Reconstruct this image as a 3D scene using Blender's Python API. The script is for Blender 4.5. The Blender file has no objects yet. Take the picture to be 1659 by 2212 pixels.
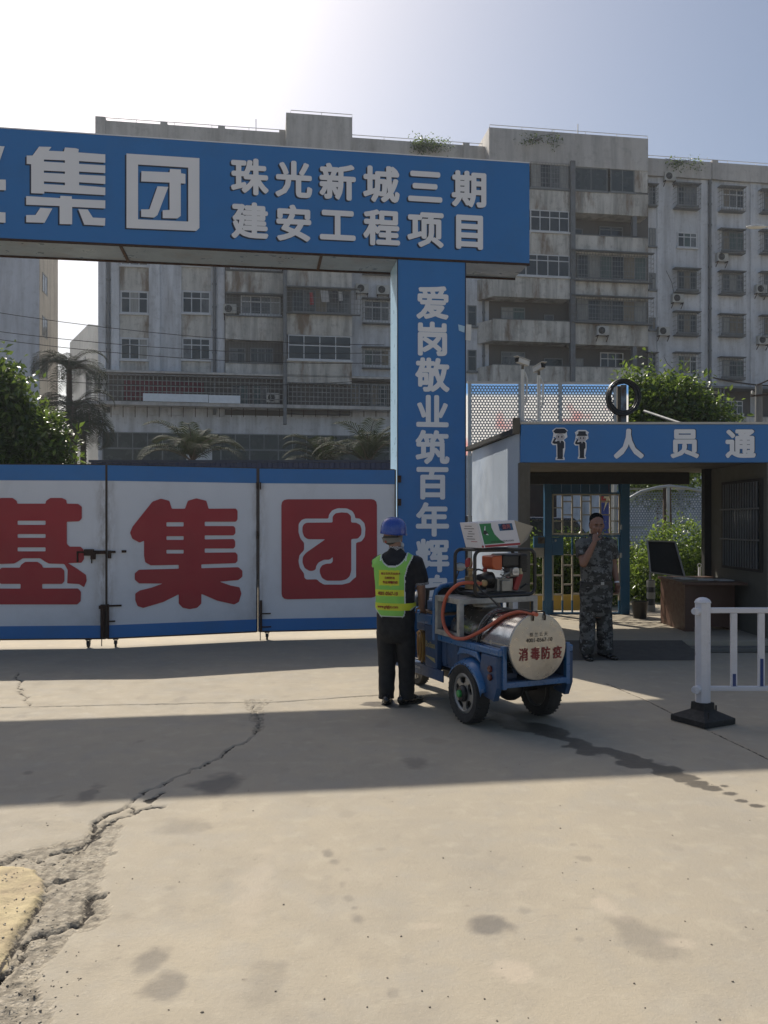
import bpy, bmesh, math, random
import numpy as np
from mathutils import Vector, Matrix, noise as mnoise
R = math.radians
sc = bpy.context.scene
col = sc.collection
random.seed(7)
rng = np.random.default_rng(11)

# ---------------------------------------------------------------- camera, sky, sun, exposure
F, CX, HY, CAMZ = 1788.0, 829.5, 1128.0, 1.65      # focal length and horizon in units of a 1659 x 2212 picture
cam_d = bpy.data.cameras.new('camera'); cam = bpy.data.objects.new('camera', cam_d); col.objects.link(cam)
cam.location = (0, 0, CAMZ); cam.rotation_euler = (R(90), 0, 0)
cam_d.sensor_fit = 'VERTICAL'; cam_d.sensor_height = 24.0; cam_d.lens = 24.0*F/2212.0
cam_d.shift_y = (HY-1106.0)/2212.0
cam_d.clip_start = 0.05; cam_d.clip_end = 3000
sc.camera = cam
SUNV = Vector((-0.514, 0.895, 1.0)).normalized()     # towards the sun
world = bpy.data.worlds.new("World"); sc.world = world; world.use_nodes = True
wn = world.node_tree.nodes; wl = world.node_tree.links
bg = wn['Background']; bg.inputs['Strength'].default_value = 0.102
sky = wn.new('ShaderNodeTexSky'); sky.sky_type = 'NISHITA'; sky.sun_disc = False
sky.sun_elevation = math.asin(SUNV.z); sky.sun_rotation = math.atan2(SUNV.x, SUNV.y)
sky.air_density = 1.0; sky.dust_density = 2.8; sky.ozone_density = 1.0; sky.altitude = 20
wl.new(sky.outputs[0], bg.inputs['Color'])
sun_d = bpy.data.lights.new('sun', 'SUN'); sun_d.energy = 5.0; sun_d.angle = R(0.55); sun_d.color = (1.0, 0.93, 0.82)
sun = bpy.data.objects.new('sun', sun_d); col.objects.link(sun); sun.location = (-20, 30, 40)
sun.rotation_euler = (-SUNV).to_track_quat('-Z', 'Y').to_euler()
sc.view_settings.view_transform = 'Standard'; sc.view_settings.look = 'None'
sc.view_settings.gamma = 1; sc.view_settings.use_curve_mapping = False
sc.view_settings.exposure = 0.06
sc.render.engine = 'CYCLES'
try:
    sc.cycles.use_denoising = True; sc.cycles.max_bounces = 8; sc.cycles.transparent_max_bounces = 24
    sc.cycles.caustics_reflective = False; sc.cycles.caustics_refractive = False
except Exception: pass

# ---------------------------------------------------------------- helpers
def P(px, py, Y): return Vector(((px-CX)/F*Y, Y, CAMZ+(HY-py)/F*Y))
def G(px, py):
    Y = CAMZ*F/(py-HY); return Vector(((px-CX)/F*Y, Y, 0))

def tag(o, label=None, cat=None, group=None, kind=None):
    if label: o['label'] = label
    if cat: o['category'] = cat
    if group: o['group'] = group
    if kind: o['kind'] = kind
    return o
def empty(name, loc=(0,0,0), rz=0, label=None, cat=None, group=None, parent=None):
    o = bpy.data.objects.new(name, None); col.objects.link(o)
    o.location = loc; o.rotation_euler = (0,0,rz); o.empty_display_size = .2
    if parent: o.parent = parent
    return tag(o, label, cat, group)
def copy_tree(o, parent=None):
    c = o.copy(); col.objects.link(c); c.parent = parent
    for ch in list(o.children): copy_tree(ch, c)
    return c

class MB:
    def __init__(s): s.v = []; s.f = []; s.m = []
    def add(s, vs, fs, mi=0):
        b = len(s.v); s.v.extend([tuple(p) for p in vs])
        s.f.extend([tuple(b+i for i in f) for f in fs]); s.m.extend([mi]*len(fs)); return s
    def box(s, c, d, M=None, mi=0):
        x,y,z = d[0]/2, d[1]/2, d[2]/2
        vs = [Vector((a*x, b*y, e*z)) for a in (-1,1) for b in (-1,1) for e in (-1,1)]
        if M is not None: vs = [M @ p for p in vs]
        c = Vector(c); vs = [p+c for p in vs]
        return s.add(vs, [(0,1,3,2),(4,6,7,5),(0,4,5,1),(2,3,7,6),(0,2,6,4),(1,5,7,3)], mi)
    def bb(s, a, b, mi=0):
        return s.box([(a[i]+b[i])/2 for i in range(3)], [abs(b[i]-a[i]) for i in range(3)], None, mi)
    def bar(s, p, q, w, h=None, mi=0, up=(0,0,1)):
        p = Vector(p); q = Vector(q); d = q-p; L = d.length
        if L < 1e-6: return s
        h = h or w; z = d.normalized(); u = Vector(up)
        if abs(z.dot(u)) > .98: u = Vector((0,1,0))
        x = z.cross(u).normalized(); y = x.cross(z)
        M = Matrix((x,y,z)).transposed()
        return s.box((p+q)/2, (w,h,L), M, mi)
    def tube(s, pts, r, n=8, closed=False, mi=0, caps=True):
        pts = [Vector(p) for p in pts]; N = len(pts)
        rr = r if isinstance(r, (list,tuple)) else [r]*N
        prev = None; vs = []
        for i in range(N):
            a = pts[(i-1) % N] if (closed or i > 0) else pts[i]
            b = pts[(i+1) % N] if (closed or i < N-1) else pts[i]
            t = (b-a).normalized()
            if prev is None:
                u = Vector((0,0,1)) if abs(t.z) < .9 else Vector((1,0,0))
                x = t.cross(u).normalized()
            else:
                x = (prev - t*prev.dot(t))
                x = x.normalized() if x.length > 1e-5 else t.orthogonal().normalized()
            prev = x; y = t.cross(x)
            for k in range(n):
                a_ = 2*math.pi*k/n; vs.append(pts[i]+(x*math.cos(a_)+y*math.sin(a_))*rr[i])
        fs = []
        for i in range(N if closed else N-1):
            j = (i+1) % N
            for k in range(n): fs.append((i*n+k, i*n+(k+1)%n, j*n+(k+1)%n, j*n+k))
        if not closed and caps:
            fs.append(tuple(range(n-1,-1,-1))); fs.append(tuple((N-1)*n+k for k in range(n)))
        return s.add(vs, fs, mi)
    def cyl(s, p, q, r, r2=None, n=16, mi=0): return s.tube([p,q], [r, r if r2 is None else r2], n, mi=mi)
    def lathe(s, prof, c, axis=(0,0,1), n=24, mi=0):
        # prof = list of (radius, along)
        t = Vector(axis).normalized(); x = t.orthogonal().normalized(); y = t.cross(x); c = Vector(c)
        vs = []; 
        for (r, a) in prof:
            for k in range(n):
                q = 2*math.pi*k/n; vs.append(c+t*a+(x*math.cos(q)+y*math.sin(q))*max(r,1e-4))
        fs = []
        for i in range(len(prof)-1):
            for k in range(n): fs.append((i*n+k, i*n+(k+1)%n, (i+1)*n+(k+1)%n, (i+1)*n+k))
        if prof[0][0] < .05: fs.append(tuple(range(n-1,-1,-1)))
        if prof[-1][0] < .05: fs.append(tuple((len(prof)-1)*n+k for k in range(n)))
        return s.add(vs, fs, mi)
    def loft(s, rings, n=16, mi=0, sq=2.0):
        # rings = (x, y, z, rx, ry) horizontal superellipses stacked along z
        vs = []
        for (x,y,z,rx,ry) in rings:
            for k in range(n):
                a = 2*math.pi*k/n; ca, sa = math.cos(a), math.sin(a)
                vs.append((x+rx*math.copysign(abs(ca)**(2/sq),ca), y+ry*math.copysign(abs(sa)**(2/sq),sa), z))
        fs = []
        for i in range(len(rings)-1):
            for k in range(n): fs.append((i*n+k, i*n+(k+1)%n, (i+1)*n+(k+1)%n, (i+1)*n+k))
        fs.append(tuple(range(n-1,-1,-1))); fs.append(tuple((len(rings)-1)*n+k for k in range(n)))
        return s.add(vs, fs, mi)
    def ball(s, c, r, n=12, mi=0, M=None):
        r = r if isinstance(r,(tuple,list)) else (r,r,r); c = Vector(c); m = n//2+1; vs = []
        for i in range(1,m):
            th = math.pi*i/m
            for k in range(n):
                ph = 2*math.pi*k/n
                p = Vector((r[0]*math.sin(th)*math.cos(ph), r[1]*math.sin(th)*math.sin(ph), r[2]*math.cos(th)))
                vs.append((M @ p if M is not None else p)+c)
        a = Vector((0,0,r[2])); b = Vector((0,0,-r[2]))
        if M is not None: a = M @ a; b = M @ b
        T = len(vs); vs += [a+c, b+c]; fs = []
        for i in range(m-2):
            for k in range(n): fs.append((i*n+k, (i+1)*n+k, (i+1)*n+(k+1)%n, i*n+(k+1)%n))
        for k in range(n): fs.append((T, k, (k+1)%n)); fs.append((T+1, (m-2)*n+(k+1)%n, (m-2)*n+k))
        return s.add(vs, fs, mi)
    def prism(s, poly, z0, z1, M=None, mi=0):
        n = len(poly); vs = [Vector((x,y,z0)) for x,y in poly]+[Vector((x,y,z1)) for x,y in poly]
        if M is not None: vs = [M @ p for p in vs]
        fs = [tuple(range(n-1,-1,-1)), tuple(range(n,2*n))]+[(i,(i+1)%n,n+(i+1)%n,n+i) for i in range(n)]
        return s.add(vs, fs, mi)
    def mesh(s, name):
        me = bpy.data.meshes.new(name); me.from_pydata(s.v, [], s.f); return me
    def build(s, name, mats, parent=None, smooth=None, bev=0, label=None, loc=None, rz=None, recalc=True):
        me = s.mesh(name)
        if not isinstance(mats, (list,tuple)): mats = [mats]
        for m in mats: me.materials.append(m)
        if len(mats) > 1: me.polygons.foreach_set('material_index', s.m)
        if recalc:
            bm = bmesh.new(); bm.from_mesh(me); bmesh.ops.recalc_face_normals(bm, faces=bm.faces); bm.to_mesh(me); bm.free()
        if smooth:
            me.shade_smooth(); me.set_sharp_from_angle(angle=R(smooth if smooth is not True else 40))
        o = bpy.data.objects.new(name, me); col.objects.link(o)
        if parent: o.parent = parent
        if loc is not None: o.location = loc
        if rz is not None: o.rotation_euler = (0,0,rz)
        if bev:
            b = o.modifiers.new('bevel','BEVEL'); b.width = bev; b.segments = 2; b.limit_method = 'ANGLE'; b.angle_limit = R(40)
        if label: o['label'] = label
        return o

def arr_mesh(name, V, Fc, mats, parent=None, smooth=False, mi=None):
    me = bpy.data.meshes.new(name); n = len(V); k = Fc.shape[1]
    me.vertices.add(n); me.vertices.foreach_set('co', V.astype(np.float32).ravel())
    me.loops.add(Fc.size); me.loops.foreach_set('vertex_index', Fc.astype(np.int32).ravel())
    me.polygons.add(len(Fc)); me.polygons.foreach_set('loop_start', np.arange(0, Fc.size, k, dtype=np.int32))
    if not isinstance(mats,(list,tuple)): mats = [mats]
    for m in mats: me.materials.append(m)
    if mi is not None: me.polygons.foreach_set('material_index', mi.astype(np.int32))
    me.update(calc_edges=True)
    if smooth: me.shade_smooth()
    o = bpy.data.objects.new(name, me); col.objects.link(o)
    if parent: o.parent = parent
    return o

# ---------------------------------------------------------------- materials
def newmat(name):
    m = bpy.data.materials.new(name); m.use_nodes = True
    nt = m.node_tree; return m, nt.nodes, nt.links, nt.nodes['Principled BSDF']
def mth(N, L, op, a, b=None, clamp=False):
    n = N.new('ShaderNodeMath'); n.operation = op; n.use_clamp = clamp
    for i, q in enumerate((a,b)):
        if q is None: continue
        if isinstance(q,(int,float)): n.inputs[i].default_value = q
        else: L.new(q, n.inputs[i])
    return n.outputs[0]
def mixc(N, L, f, a, b, mode='MIX'):
    n = N.new('ShaderNodeMix'); n.data_type = 'RGBA'; n.blend_type = mode
    for s_, q in ((n.inputs[0],f),(n.inputs[6],a),(n.inputs[7],b)):
        if isinstance(q,(int,float)): s_.default_value = q
        elif isinstance(q, tuple): s_.default_value = (*q[:3],1)
        else: L.new(q, s_)
    return n.outputs[2]
def noise(N, L, vec, scale, det=4, rough=.55, sc3=None):
    if sc3:
        mp = N.new('ShaderNodeMapping'); mp.inputs['Scale'].default_value = sc3; L.new(vec, mp.inputs[0]); vec = mp.outputs[0]
    n = N.new('ShaderNodeTexNoise'); n.inputs['Scale'].default_value = scale; n.inputs['Detail'].default_value = det
    n.inputs['Roughness'].default_value = rough; L.new(vec, n.inputs['Vector']); return n.outputs[0]
def ramp(N, L, f, a, b, c0=0., c1=1.):
    n = N.new('ShaderNodeMapRange'); n.clamp = True
    n.inputs[1].default_value = a; n.inputs[2].default_value = b; n.inputs[3].default_value = c0; n.inputs[4].default_value = c1
    L.new(f, n.inputs[0]); return n.outputs[0]
def coord(N, kind='Object'): return N.new('ShaderNodeTexCoord').outputs[kind]
def bump(N, L, B, h, strength, dist=.01):
    b = N.new('ShaderNodeBump'); b.inputs['Strength'].default_value = strength; b.inputs['Distance'].default_value = dist
    L.new(h, b.inputs['Height']); L.new(b.outputs[0], B.inputs['Normal'])
def pm(name, c, rough=.6, metal=0, c2=None, scale=4, amt=.5, bmp=0, bscale=60, spec=.5, dirt=None, dscale=1.5, damt=.5, sc3=None, coat=0):
    """plain surface: base colour broken up by two noises, optional dirt patches and fine relief"""
    m, N, L, B = newmat(name); v = coord(N)
    if c2 is None: c2 = tuple(x*.78 for x in c)
    n = noise(N, L, v, scale, 6, .6, sc3); f = ramp(N, L, n, .35, .68, 0, amt)
    out = mixc(N, L, f, c, c2)
    if dirt:
        n2 = noise(N, L, v, dscale, 7, .7, sc3); out = mixc(N, L, ramp(N, L, n2, .5, .72, 0, damt), out, dirt)
    L.new(out, B.inputs['Base Color'])
    n3 = noise(N, L, v, scale*5, 3); L.new(ramp(N, L, n3, .3, .7, max(rough-.1,0), min(rough+.1,1)), B.inputs['Roughness'])
    B.inputs['Metallic'].default_value = metal; B.inputs['Specular IOR Level'].default_value = spec
    B.inputs['Coat Weight'].default_value = coat
    if bmp: bump(N, L, B, noise(N, L, v, bscale, 4), bmp, .01)
    return m

def leaf_mat(name, c, c2, rough=.38, trans=.35):
    m, N, L, B = newmat(name)
    g = N.new('ShaderNodeNewGeometry'); f = g.outputs['Random Per Island']
    out = mixc(N, L, f, c, c2); L.new(out, B.inputs['Base Color']); B.inputs['Roughness'].default_value = rough
    t = N.new('ShaderNodeBsdfTranslucent'); tc = mixc(N, L, .5, out, (.30,.42,.06)); L.new(tc, t.inputs[0])
    mx = N.new('ShaderNodeMixShader'); mx.inputs[0].default_value = trans
    L.new(B.outputs[0], mx.inputs[1]); L.new(t.outputs[0], mx.inputs[2]); L.new(mx.outputs[0], N['Material Output'].inputs[0])
    return m

M = {}
M['blue'] = pm('sign_blue', (.032,.175,.46), .45, c2=(.028,.15,.41), scale=.8, amt=.6, bmp=.12, bscale=1.7, dirt=(.05,.12,.22), dscale=1.2, damt=.25)
M['white'] = pm('sign_white', (.78,.79,.82), .5, c2=(.70,.71,.75), scale=1.2, amt=.5)
M['gatewhite'] = pm('gate_panel_white', (.68,.70,.75), .42, c2=(.60,.62,.67), scale=.7, amt=.7, bmp=.10, bscale=1.5, dirt=(.33,.32,.30), dscale=.9, damt=.3)
M['red'] = pm('print_red', (.36,.026,.035), .5, c2=(.24,.018,.026), scale=1, amt=.6)
M['navy'] = pm('navy_edge', (.02,.03,.06), .6)
M['rust'] = pm('rusty_iron', (.06,.030,.018), .8, metal=.2, c2=(.02,.012,.010), scale=20, amt=.8, bmp=.5)
M['black'] = pm('black_paint', (.012,.012,.013), .42, c2=(.02,.019,.018), scale=8)
M['rubber'] = pm('rubber', (.018,.018,.019), .8, c2=(.05,.046,.04), scale=7, amt=.5, bmp=.3, bscale=80)
M['soffit'] = pm('beam_soffit', (.20,.25,.31), .35, c2=(.14,.18,.22), scale=1.3, amt=.7, bmp=.35, bscale=2.5, dirt=(.14,.10,.07), dscale=2, damt=.5)
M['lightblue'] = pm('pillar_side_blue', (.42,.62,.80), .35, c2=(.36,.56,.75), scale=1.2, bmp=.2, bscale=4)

# rust bleed down the gate leaves near their hinges and bolts
def gate_white():
    m = M['gatewhite']; N, L = m.node_tree.nodes, m.node_tree.links; B = N['Principled BSDF']; v = coord(N); sp = N.new('ShaderNodeSeparateXYZ'); L.new(v, sp.inputs[0])
    src = B.inputs['Base Color'].links[0].from_socket; x = sp.outputs[0]
    d = mth(N,L,'ABSOLUTE',mth(N,L,'SUBTRACT',mth(N,L,'ABSOLUTE',mth(N,L,'SUBTRACT',x,1.01)),1.01))
    e = ramp(N,L,d,0,.22,1,0); n = noise(N,L,v,3,5,.7,(1.5,1,.5)); f = mth(N,L,'MULTIPLY',mth(N,L,'MULTIPLY',e,e),ramp(N,L,n,.42,.62,0,.8))
    L.new(mixc(N,L,f,src,(.16,.115,.075)),B.inputs['Base Color'])
gate_white()
# ---------------------------------------------------------------- printed shapes and lettering
def crv_mesh(loops, z=0., mat=None):
    """flat filled mesh of closed 2D loops, holes by even-odd fill"""
    c = bpy.data.curves.new('outline','CURVE'); c.dimensions = '2D'; c.fill_mode = 'FRONT' if hasattr(c,'fill_mode') else 'FRONT'
    for lp in loops:
        s = c.splines.new('POLY'); s.points.add(len(lp)-1)
        for i,(x,y) in enumerate(lp): s.points[i].co = (x,y,0,1)
        s.use_cyclic_u = True
    o = bpy.data.objects.new('outline', c); me = bpy.data.meshes.new_from_object(o)
    bpy.data.objects.remove(o); bpy.data.curves.remove(c); return me
def rounded(lp, rad, seg=3):
    out = []; n = len(lp)
    for i in range(n):
        p = Vector(lp[i]); a = Vector(lp[i-1])-p; b = Vector(lp[(i+1)%n])-p
        r = min(rad, a.length*.45, b.length*.45)
        if r < 1e-6: out.append(tuple(p)); continue
        A = p+a.normalized()*r; B = p+b.normalized()*r
        for k in range(seg+1):
            t = k/seg; q = A*(1-t)**2+p*2*t*(1-t)+B*t*t; out.append((q.x,q.y))
    return out
def char_mesh(ch, size, bold=.0, sx=1.0):
    c = bpy.data.curves.new('t','FONT'); c.body = ch; c.size = size; c.resolution_u = 3
    c.align_x = 'CENTER'; c.align_y = 'CENTER'
    o = bpy.data.objects.new('t', c); me = bpy.data.meshes.new_from_object(o)
    bpy.data.objects.remove(o); bpy.data.curves.remove(c)
    if len(me.vertices):
        V = np.empty(len(me.vertices)*3, np.float32); me.vertices.foreach_get('co', V); V = V.reshape(-1,3)
        V[:,0] -= (V[:,0].max()+V[:,0].min())/2 if len(ch) == 1 else 0
        if len(ch) == 1: V[:,1] -= (V[:,1].max()+V[:,1].min())/2
        V[:,0] *= sx; me.vertices.foreach_set('co', V.ravel())
    me['bold'] = bold*size*1.25
    return me
def place(me, name, mat, Mx, parent, shadow=None, off=(.02,-.02), d=.004, bk=1.):
    """put a flat xy mesh on a surface: Mx maps (x right, y up, z out); optional printed drop shadow behind"""
    n = len(me.vertices); V = np.empty(n*3, np.float32); me.vertices.foreach_get('co', V); V = V.reshape(-1,3)
    fs = [tuple(p.vertices) for p in me.polygons]; bw = me.get('bold', 0)*bk
    dirs = [(0,0)]+([(bw*math.cos(a),bw*math.sin(a)) for a in np.arange(8)*math.pi/4] if bw else [])
    mb = MB()
    for k,(ox,oy) in enumerate(dirs):           # heavy strokes: the outline is struck several times, slightly apart
        mb.add([Mx @ Vector((float(x)+ox,float(y)+oy,d*2-k*d*.05)) for x,y,_ in V], fs, 0)
        if shadow is not None: mb.add([Mx @ Vector((float(x)+off[0]+ox,float(y)+off[1]+oy,d-k*d*.05)) for x,y,_ in V], fs, 1)
    bpy.data.meshes.remove(me)
    return mb.build(name, [mat]+([shadow] if shadow is not None else []), parent, recalc=False)
def frame(o, x, y):
    """matrix with origin o, columns x (right), y (up), z = x cross y (out of the face)"""
    x = Vector(x).normalized(); y = Vector(y).normalized(); z = x.cross(y).normalized()
    m = Matrix((x,y,z)).transposed().to_4x4(); m.translation = Vector(o); return m

TH = math.atan(.149); cT, sT = math.cos(TH), math.sin(TH)
U = Vector((cT,sT,0)); Nn = Vector((-sT,cT,0))          # along the gate front to the right; away from the camera
GY = 11.89                                               # the front: Y = GY + .149 X
def onfront(px, py, t=0., y0=GY):
    """a picture point put on the gate front (t metres behind it): (s along, z)"""
    k = (px-CX)/F; s = (k*(y0+t*cT)+t*sT)/(cT-k*sT); Y = y0+s*sT+t*cT
    return s, CAMZ+(HY-py)/F*Y

# ---------------------------------------------------------------- gantry: beam and pillar over the gateway
gantry = empty('gateway_gantry', (0,GY,0), TH, 'tall blue gateway gantry with a broad sign beam and one slogan pillar', 'gateway')
BT, BB, BD = 6.945, 5.455, .70
s0, _ = onfront(0, 400); sL = -11.6; sR, _ = onfront(1144, 400); pL, _ = onfront(860, 800); pR, _ = onfront(1005, 800)
mb = MB(); mb.bb((sL,0,BB+.012),(sR,BD,BT)); beam = mb.build('beam', M['blue'], gantry, bev=.006, label='long blue sign beam with white characters')
mb = MB()
edge = [sL, -7.6, onfront(260,540)[0], -.9, sR-.01]
for a,b in zip(edge[:-1], edge[1:]):
    MBs = MB()
    n = 8; vs = []; fs = []
    for i in range(n+1):
        for j in range(4):
            s = a+.008+(b-a-.016)*i/n; vs.append((s, .012+(BD-.024)*j/3, BB-.004+.010*math.sin(i*1.9+j*2.1+a)*(1 if 0<j<3 and 0<i<n else 0)))
    for i in range(n):
        for j in range(3): fs.append((i*4+j, (i+1)*4+j, (i+1)*4+j+1, i*4+j+1))
    MBs.add(vs, fs); MBs.build('soffit_sheet', M['soffit'], beam, smooth=True)
mb = MB(); mb.bb((sL,-.006,BB-.02),(sR,.010,BB+.012)); mb.bb((sL,BD-.01,BB-.03),(sR,BD+.012,BB+.012)); 
for e in edge[1:-1]: mb.bb((e-.02,.012,BB-.022),(e+.02,BD-.012,BB-.008))
mb.build('edge_trim', M['rust'], beam)
mb = MB(); mb.bb((sL,-.004,BT),(sR,.02,BT+.014)); mb.build('top_trim', M['white'], beam)
pil_parts = MB()
mb = MB(); mb.bb((pL,.004,0),(pR,BD-.03,BB)); pillar = mb.build('pillar', M['blue'], gantry, bev=.005, label='blue pillar carrying a vertical white slogan')
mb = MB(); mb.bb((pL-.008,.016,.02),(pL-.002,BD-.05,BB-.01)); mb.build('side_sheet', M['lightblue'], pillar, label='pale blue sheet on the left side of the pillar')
mb = MB(); mb.bb((pR-.002,.0,.0),(pR+.012,.03,BB-.01)); mb.bb((pL-.012,.0,.0),(pL-.004,.02,BB-.01)); mb.build('corner_trim', M['navy'], pillar)
mb = MB(); mb.bb((sL+.6,.004,0),(sL+1.57,BD-.03,BB)); mb.build('pillar', M['blue'], gantry)
# a second, inner foot hidden behind the pillar keeps the slogan face clear
LT = lambda s,z,t=0.: frame((s,t-.001,z),(1,0,0),(0,0,1))
def fchar(ch, px, py, hpx, parent, t=0., bold=.028, y0=GY, sh=True, mat='white', local=None):
    s,z = onfront(px,py,t,y0); _,z1 = onfront(px,py-hpx/2,t,y0); _,z2 = onfront(px,py+hpx/2,t,y0)
    me = char_mesh(ch, 1.0, bold)
    V = np.empty(len(me.vertices)*3, np.float32); me.vertices.foreach_get('co', V); V = V.reshape(-1,3)
    k = (z1-z2)/.95
    V *= k; me.vertices.foreach_set('co', V.ravel())
    return place(me, 'letter', M[mat], LT(s,z,t), parent, M['navy'] if sh else None, (-.022,-.018) if sh else (0,0), bk=k)
for i,ch in enumerate("珠光新城三期"): fchar(ch, 540+94.6*i, 382+5.4*i, 76, beam)
for i,ch in enumerate("建安工程项目"): fchar(ch, 540+94.8*i, 477+5.0*i, 76, beam)
for i,ch in enumerate("爱岗敬业筑百年辉煌"):
    fchar(ch, 934, 654+78*i, 71, pillar, t=.004, sh=False)
def traced(loops, conv, name, mat, parent, t=0., y0=GY, rad=0, shadow=None, off=(-.022,-.018), d=.004):
    L2 = []
    for lp in loops:
        q = [onfront(*conv(x,y), t, y0) for x,y in lp]
        L2.append(rounded(q, rad) if rad else q)
    return place(crv_mesh(L2), name, mat, frame((0,t-.001,0),(1,0,0),(0,0,1)), parent, shadow, off, d)
Z1 = lambda x,y: (x/2.6877, 219.4+y/2.6877)
NV = M['navy']
traced([[(228,263),(300,265),(283,287),(372,291),(378,268),(437,272),(458,278),(456,297),(612,308),(612,357),(460,347),(460,363),(612,372),(612,417),(460,408),(460,425),(612,433),(612,480),(460,470),(460,487),(612,500),(612,545),(258,524),(258,536),(182,533),(182,365),(156,363),(156,315),(190,315)],
        [(256,338),(378,343),(378,357),(256,350)],[(256,402),(378,408),(378,421),(256,415)],[(256,465),(378,472),(378,487),(256,480)]], Z1, 'letter', M['white'], beam, shadow=NV)
traced([[(153,550),(350,562),(352,548),(418,552),(418,567),(612,575),(612,622),(420,613),(420,714),(347,712),(347,608),(153,600)]], Z1, 'letter_stroke', M['white'], beam, shadow=NV)
for lp_ in ([(235,618),(305,622),(260,705),(153,702),(153,660),(207,660)],[(455,625),(510,628),(540,675),(612,678),(610,722),(490,716)]): traced([lp_], Z1, 'letter_stroke', M['white'], beam, shadow=NV)
traced([[(735,303),(1158,330),(1158,735),(1140,752),(735,735)],[(802,367),(1093,385),(1093,698),(802,685)]], Z1, 'letter_frame', M['white'], beam, shadow=NV)
traced([[(822,405),(985,412),(988,392),(1050,396),(1052,418),(1077,422),(1077,478),(1050,476),(1050,665),(1030,680),(945,678),(945,632),(985,630),(985,472),(820,465)],[(915,493),(978,497),(915,660),(895,675),(820,670),(820,627),(868,627)]], Z1, 'letter', M['white'], beam, shadow=NV)
traced([[(-300,232),(28,262),(0,345),(-40,390),(-300,375)],[(-300,440),(35,455),(35,517),(-300,500)],[(-300,625),(33,645),(33,705),(-300,690)]], Z1, 'letter', M['white'], beam, shadow=NV)
# paper notices flapping from the pillar's right edge
mb = MB(); s,z = onfront(1012,718); mb.add([(s-.045,-.03,z+.11),(s+.03,-.06,z+.10),(s+.025,-.05,z-.13),(s-.05,-.03,z-.12)],[(0,1,2,3)])
mb.build('paper_notice', pm('paper',(.7,.7,.68),.8), gantry, label='white paper strip stuck to the pillar edge')
mb = MB(); s,z = onfront(995,710); mb.add([(s-.04,-.012,z+.06),(s+.055,-.03,z+.03),(s+.05,-.02,z-.06),(s-.03,-.012,z-.03)],[(0,1,2,3)])
mb.build('torn_film', M['lightblue'], gantry, label='torn pale blue film peeling at the pillar edge')

# ---------------------------------------------------------------- folding gate, three printed leaves on castors
def gate_conv_leaf(A, B):
    """picture point -> point on the vertical plane through ground points A and B"""
    A = Vector(A); B = Vector(B); d = (B-A).normalized()
    def f(px,py):
        k = (px-CX)/F; # A.x+s d.x = k (A.y + s d.y)
        s = (k*A.y-A.x)/(d.x-k*d.y); Y = A.y+s*d.y
        return s, CAMZ+(HY-py)/F*Y
    return f
P1 = Vector((-3.645,10.87,0)); P2 = Vector((-1.770,11.56,0)); P3 = Vector((pL*cT-.02, GY+pL*sT-.02, 0))
P0 = P1-Vector((2.05,.14,0)); PA = P0-Vector((2.0,.45,0))
GZ0, GZ1 = .13, 2.40
steel = pm('gate_edge_steel', (.05,.045,.04), .6, metal=.4, c2=(.10,.05,.03), scale=9)
def leaf(A, B, label):
    d = (B-A).normalized(); rz = math.atan2(d.y,d.x); Lw = (B-A).length
    o = empty('gate_leaf', A, rz, label, 'gate', 'printed leaves of the folding gate')
    g = .0008 if label.startswith('middle') or 'far left' in label else .018
    mb = MB(); mb.bb((g,0,GZ0),(Lw-g,.045,GZ1)); mb.build('panel', M['gatewhite'], o, bev=.004)
    hb = .2
    mb = MB(); mb.bb((g,-.004,GZ1-.205),(Lw-g,0,GZ1-.001)); mb.build('top_band', M['blue'], o, label='blue band along the top of the leaf')
    mb = MB(); mb.bb((g,-.004,GZ0+.001),(Lw-g,0,GZ0+.165)); mb.build('bottom_band', M['blue'], o, label='blue band along the bottom of the leaf')
    mb = MB(); mb.bb((g-.006,-.008,GZ0-.01),(g+.012,.05,GZ1+.004)); mb.bb((Lw-g-.012,-.008,GZ0-.01),(Lw-g+.006,.05,GZ1+.004))
    mb.bb((g+.012,-.006,GZ0-.018),(Lw-g-.012,.05,GZ0-.004)); mb.bb((g+.012,-.006,GZ1+.002),(Lw-g-.012,.05,GZ1+.012)); mb.build('edge_frame', steel, o)
    return o, gate_conv_leaf(A,B), Lw
def castor(o, s):
    mb = MB(); mb.bb((s-.035,.0,GZ0-.03),(s+.035,.06,GZ0-.018)); mb.bb((s-.022,-.0,GZ0-.085),(s-.016,.05,GZ0-.03)); mb.bb((s+.016,0,GZ0-.085),(s+.022,.05,GZ0-.03))
    b = mb.build('castor', M['black'], o)
    mb = MB(); mb.lathe([(.008,-.015),(.043,-.014),(.046,0),(.043,.014),(.008,.015)], (s,.025,.047), (1,0,0), 18); mb.build('castor_wheel', M['rubber'], b, smooth=40)
LA = leaf(P0,P1,'gate leaf with the big red character at the far left of the picture')
LB = leaf(P1,P2,'middle gate leaf with a big red many-stroked character')
LC = leaf(P2,P3,'gate leaf next to the pillar with a red square emblem')
LD = leaf(PA,P0,'gate leaf cut by the left picture edge')
def tleaf(L, loops, conv, name, mat, rad=.012, d=.004):
    o, f, _ = L; L2 = [rounded([f(*conv(x,y)) for x,y in lp], rad) for lp in loops]
    return place(crv_mesh(L2), name, mat, frame((0,-.001,0),(1,0,0),(0,0,1)), o, None, (0,0), d)
Z4 = lambda x,y: (x/2.749, 960+y/2.749)
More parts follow.
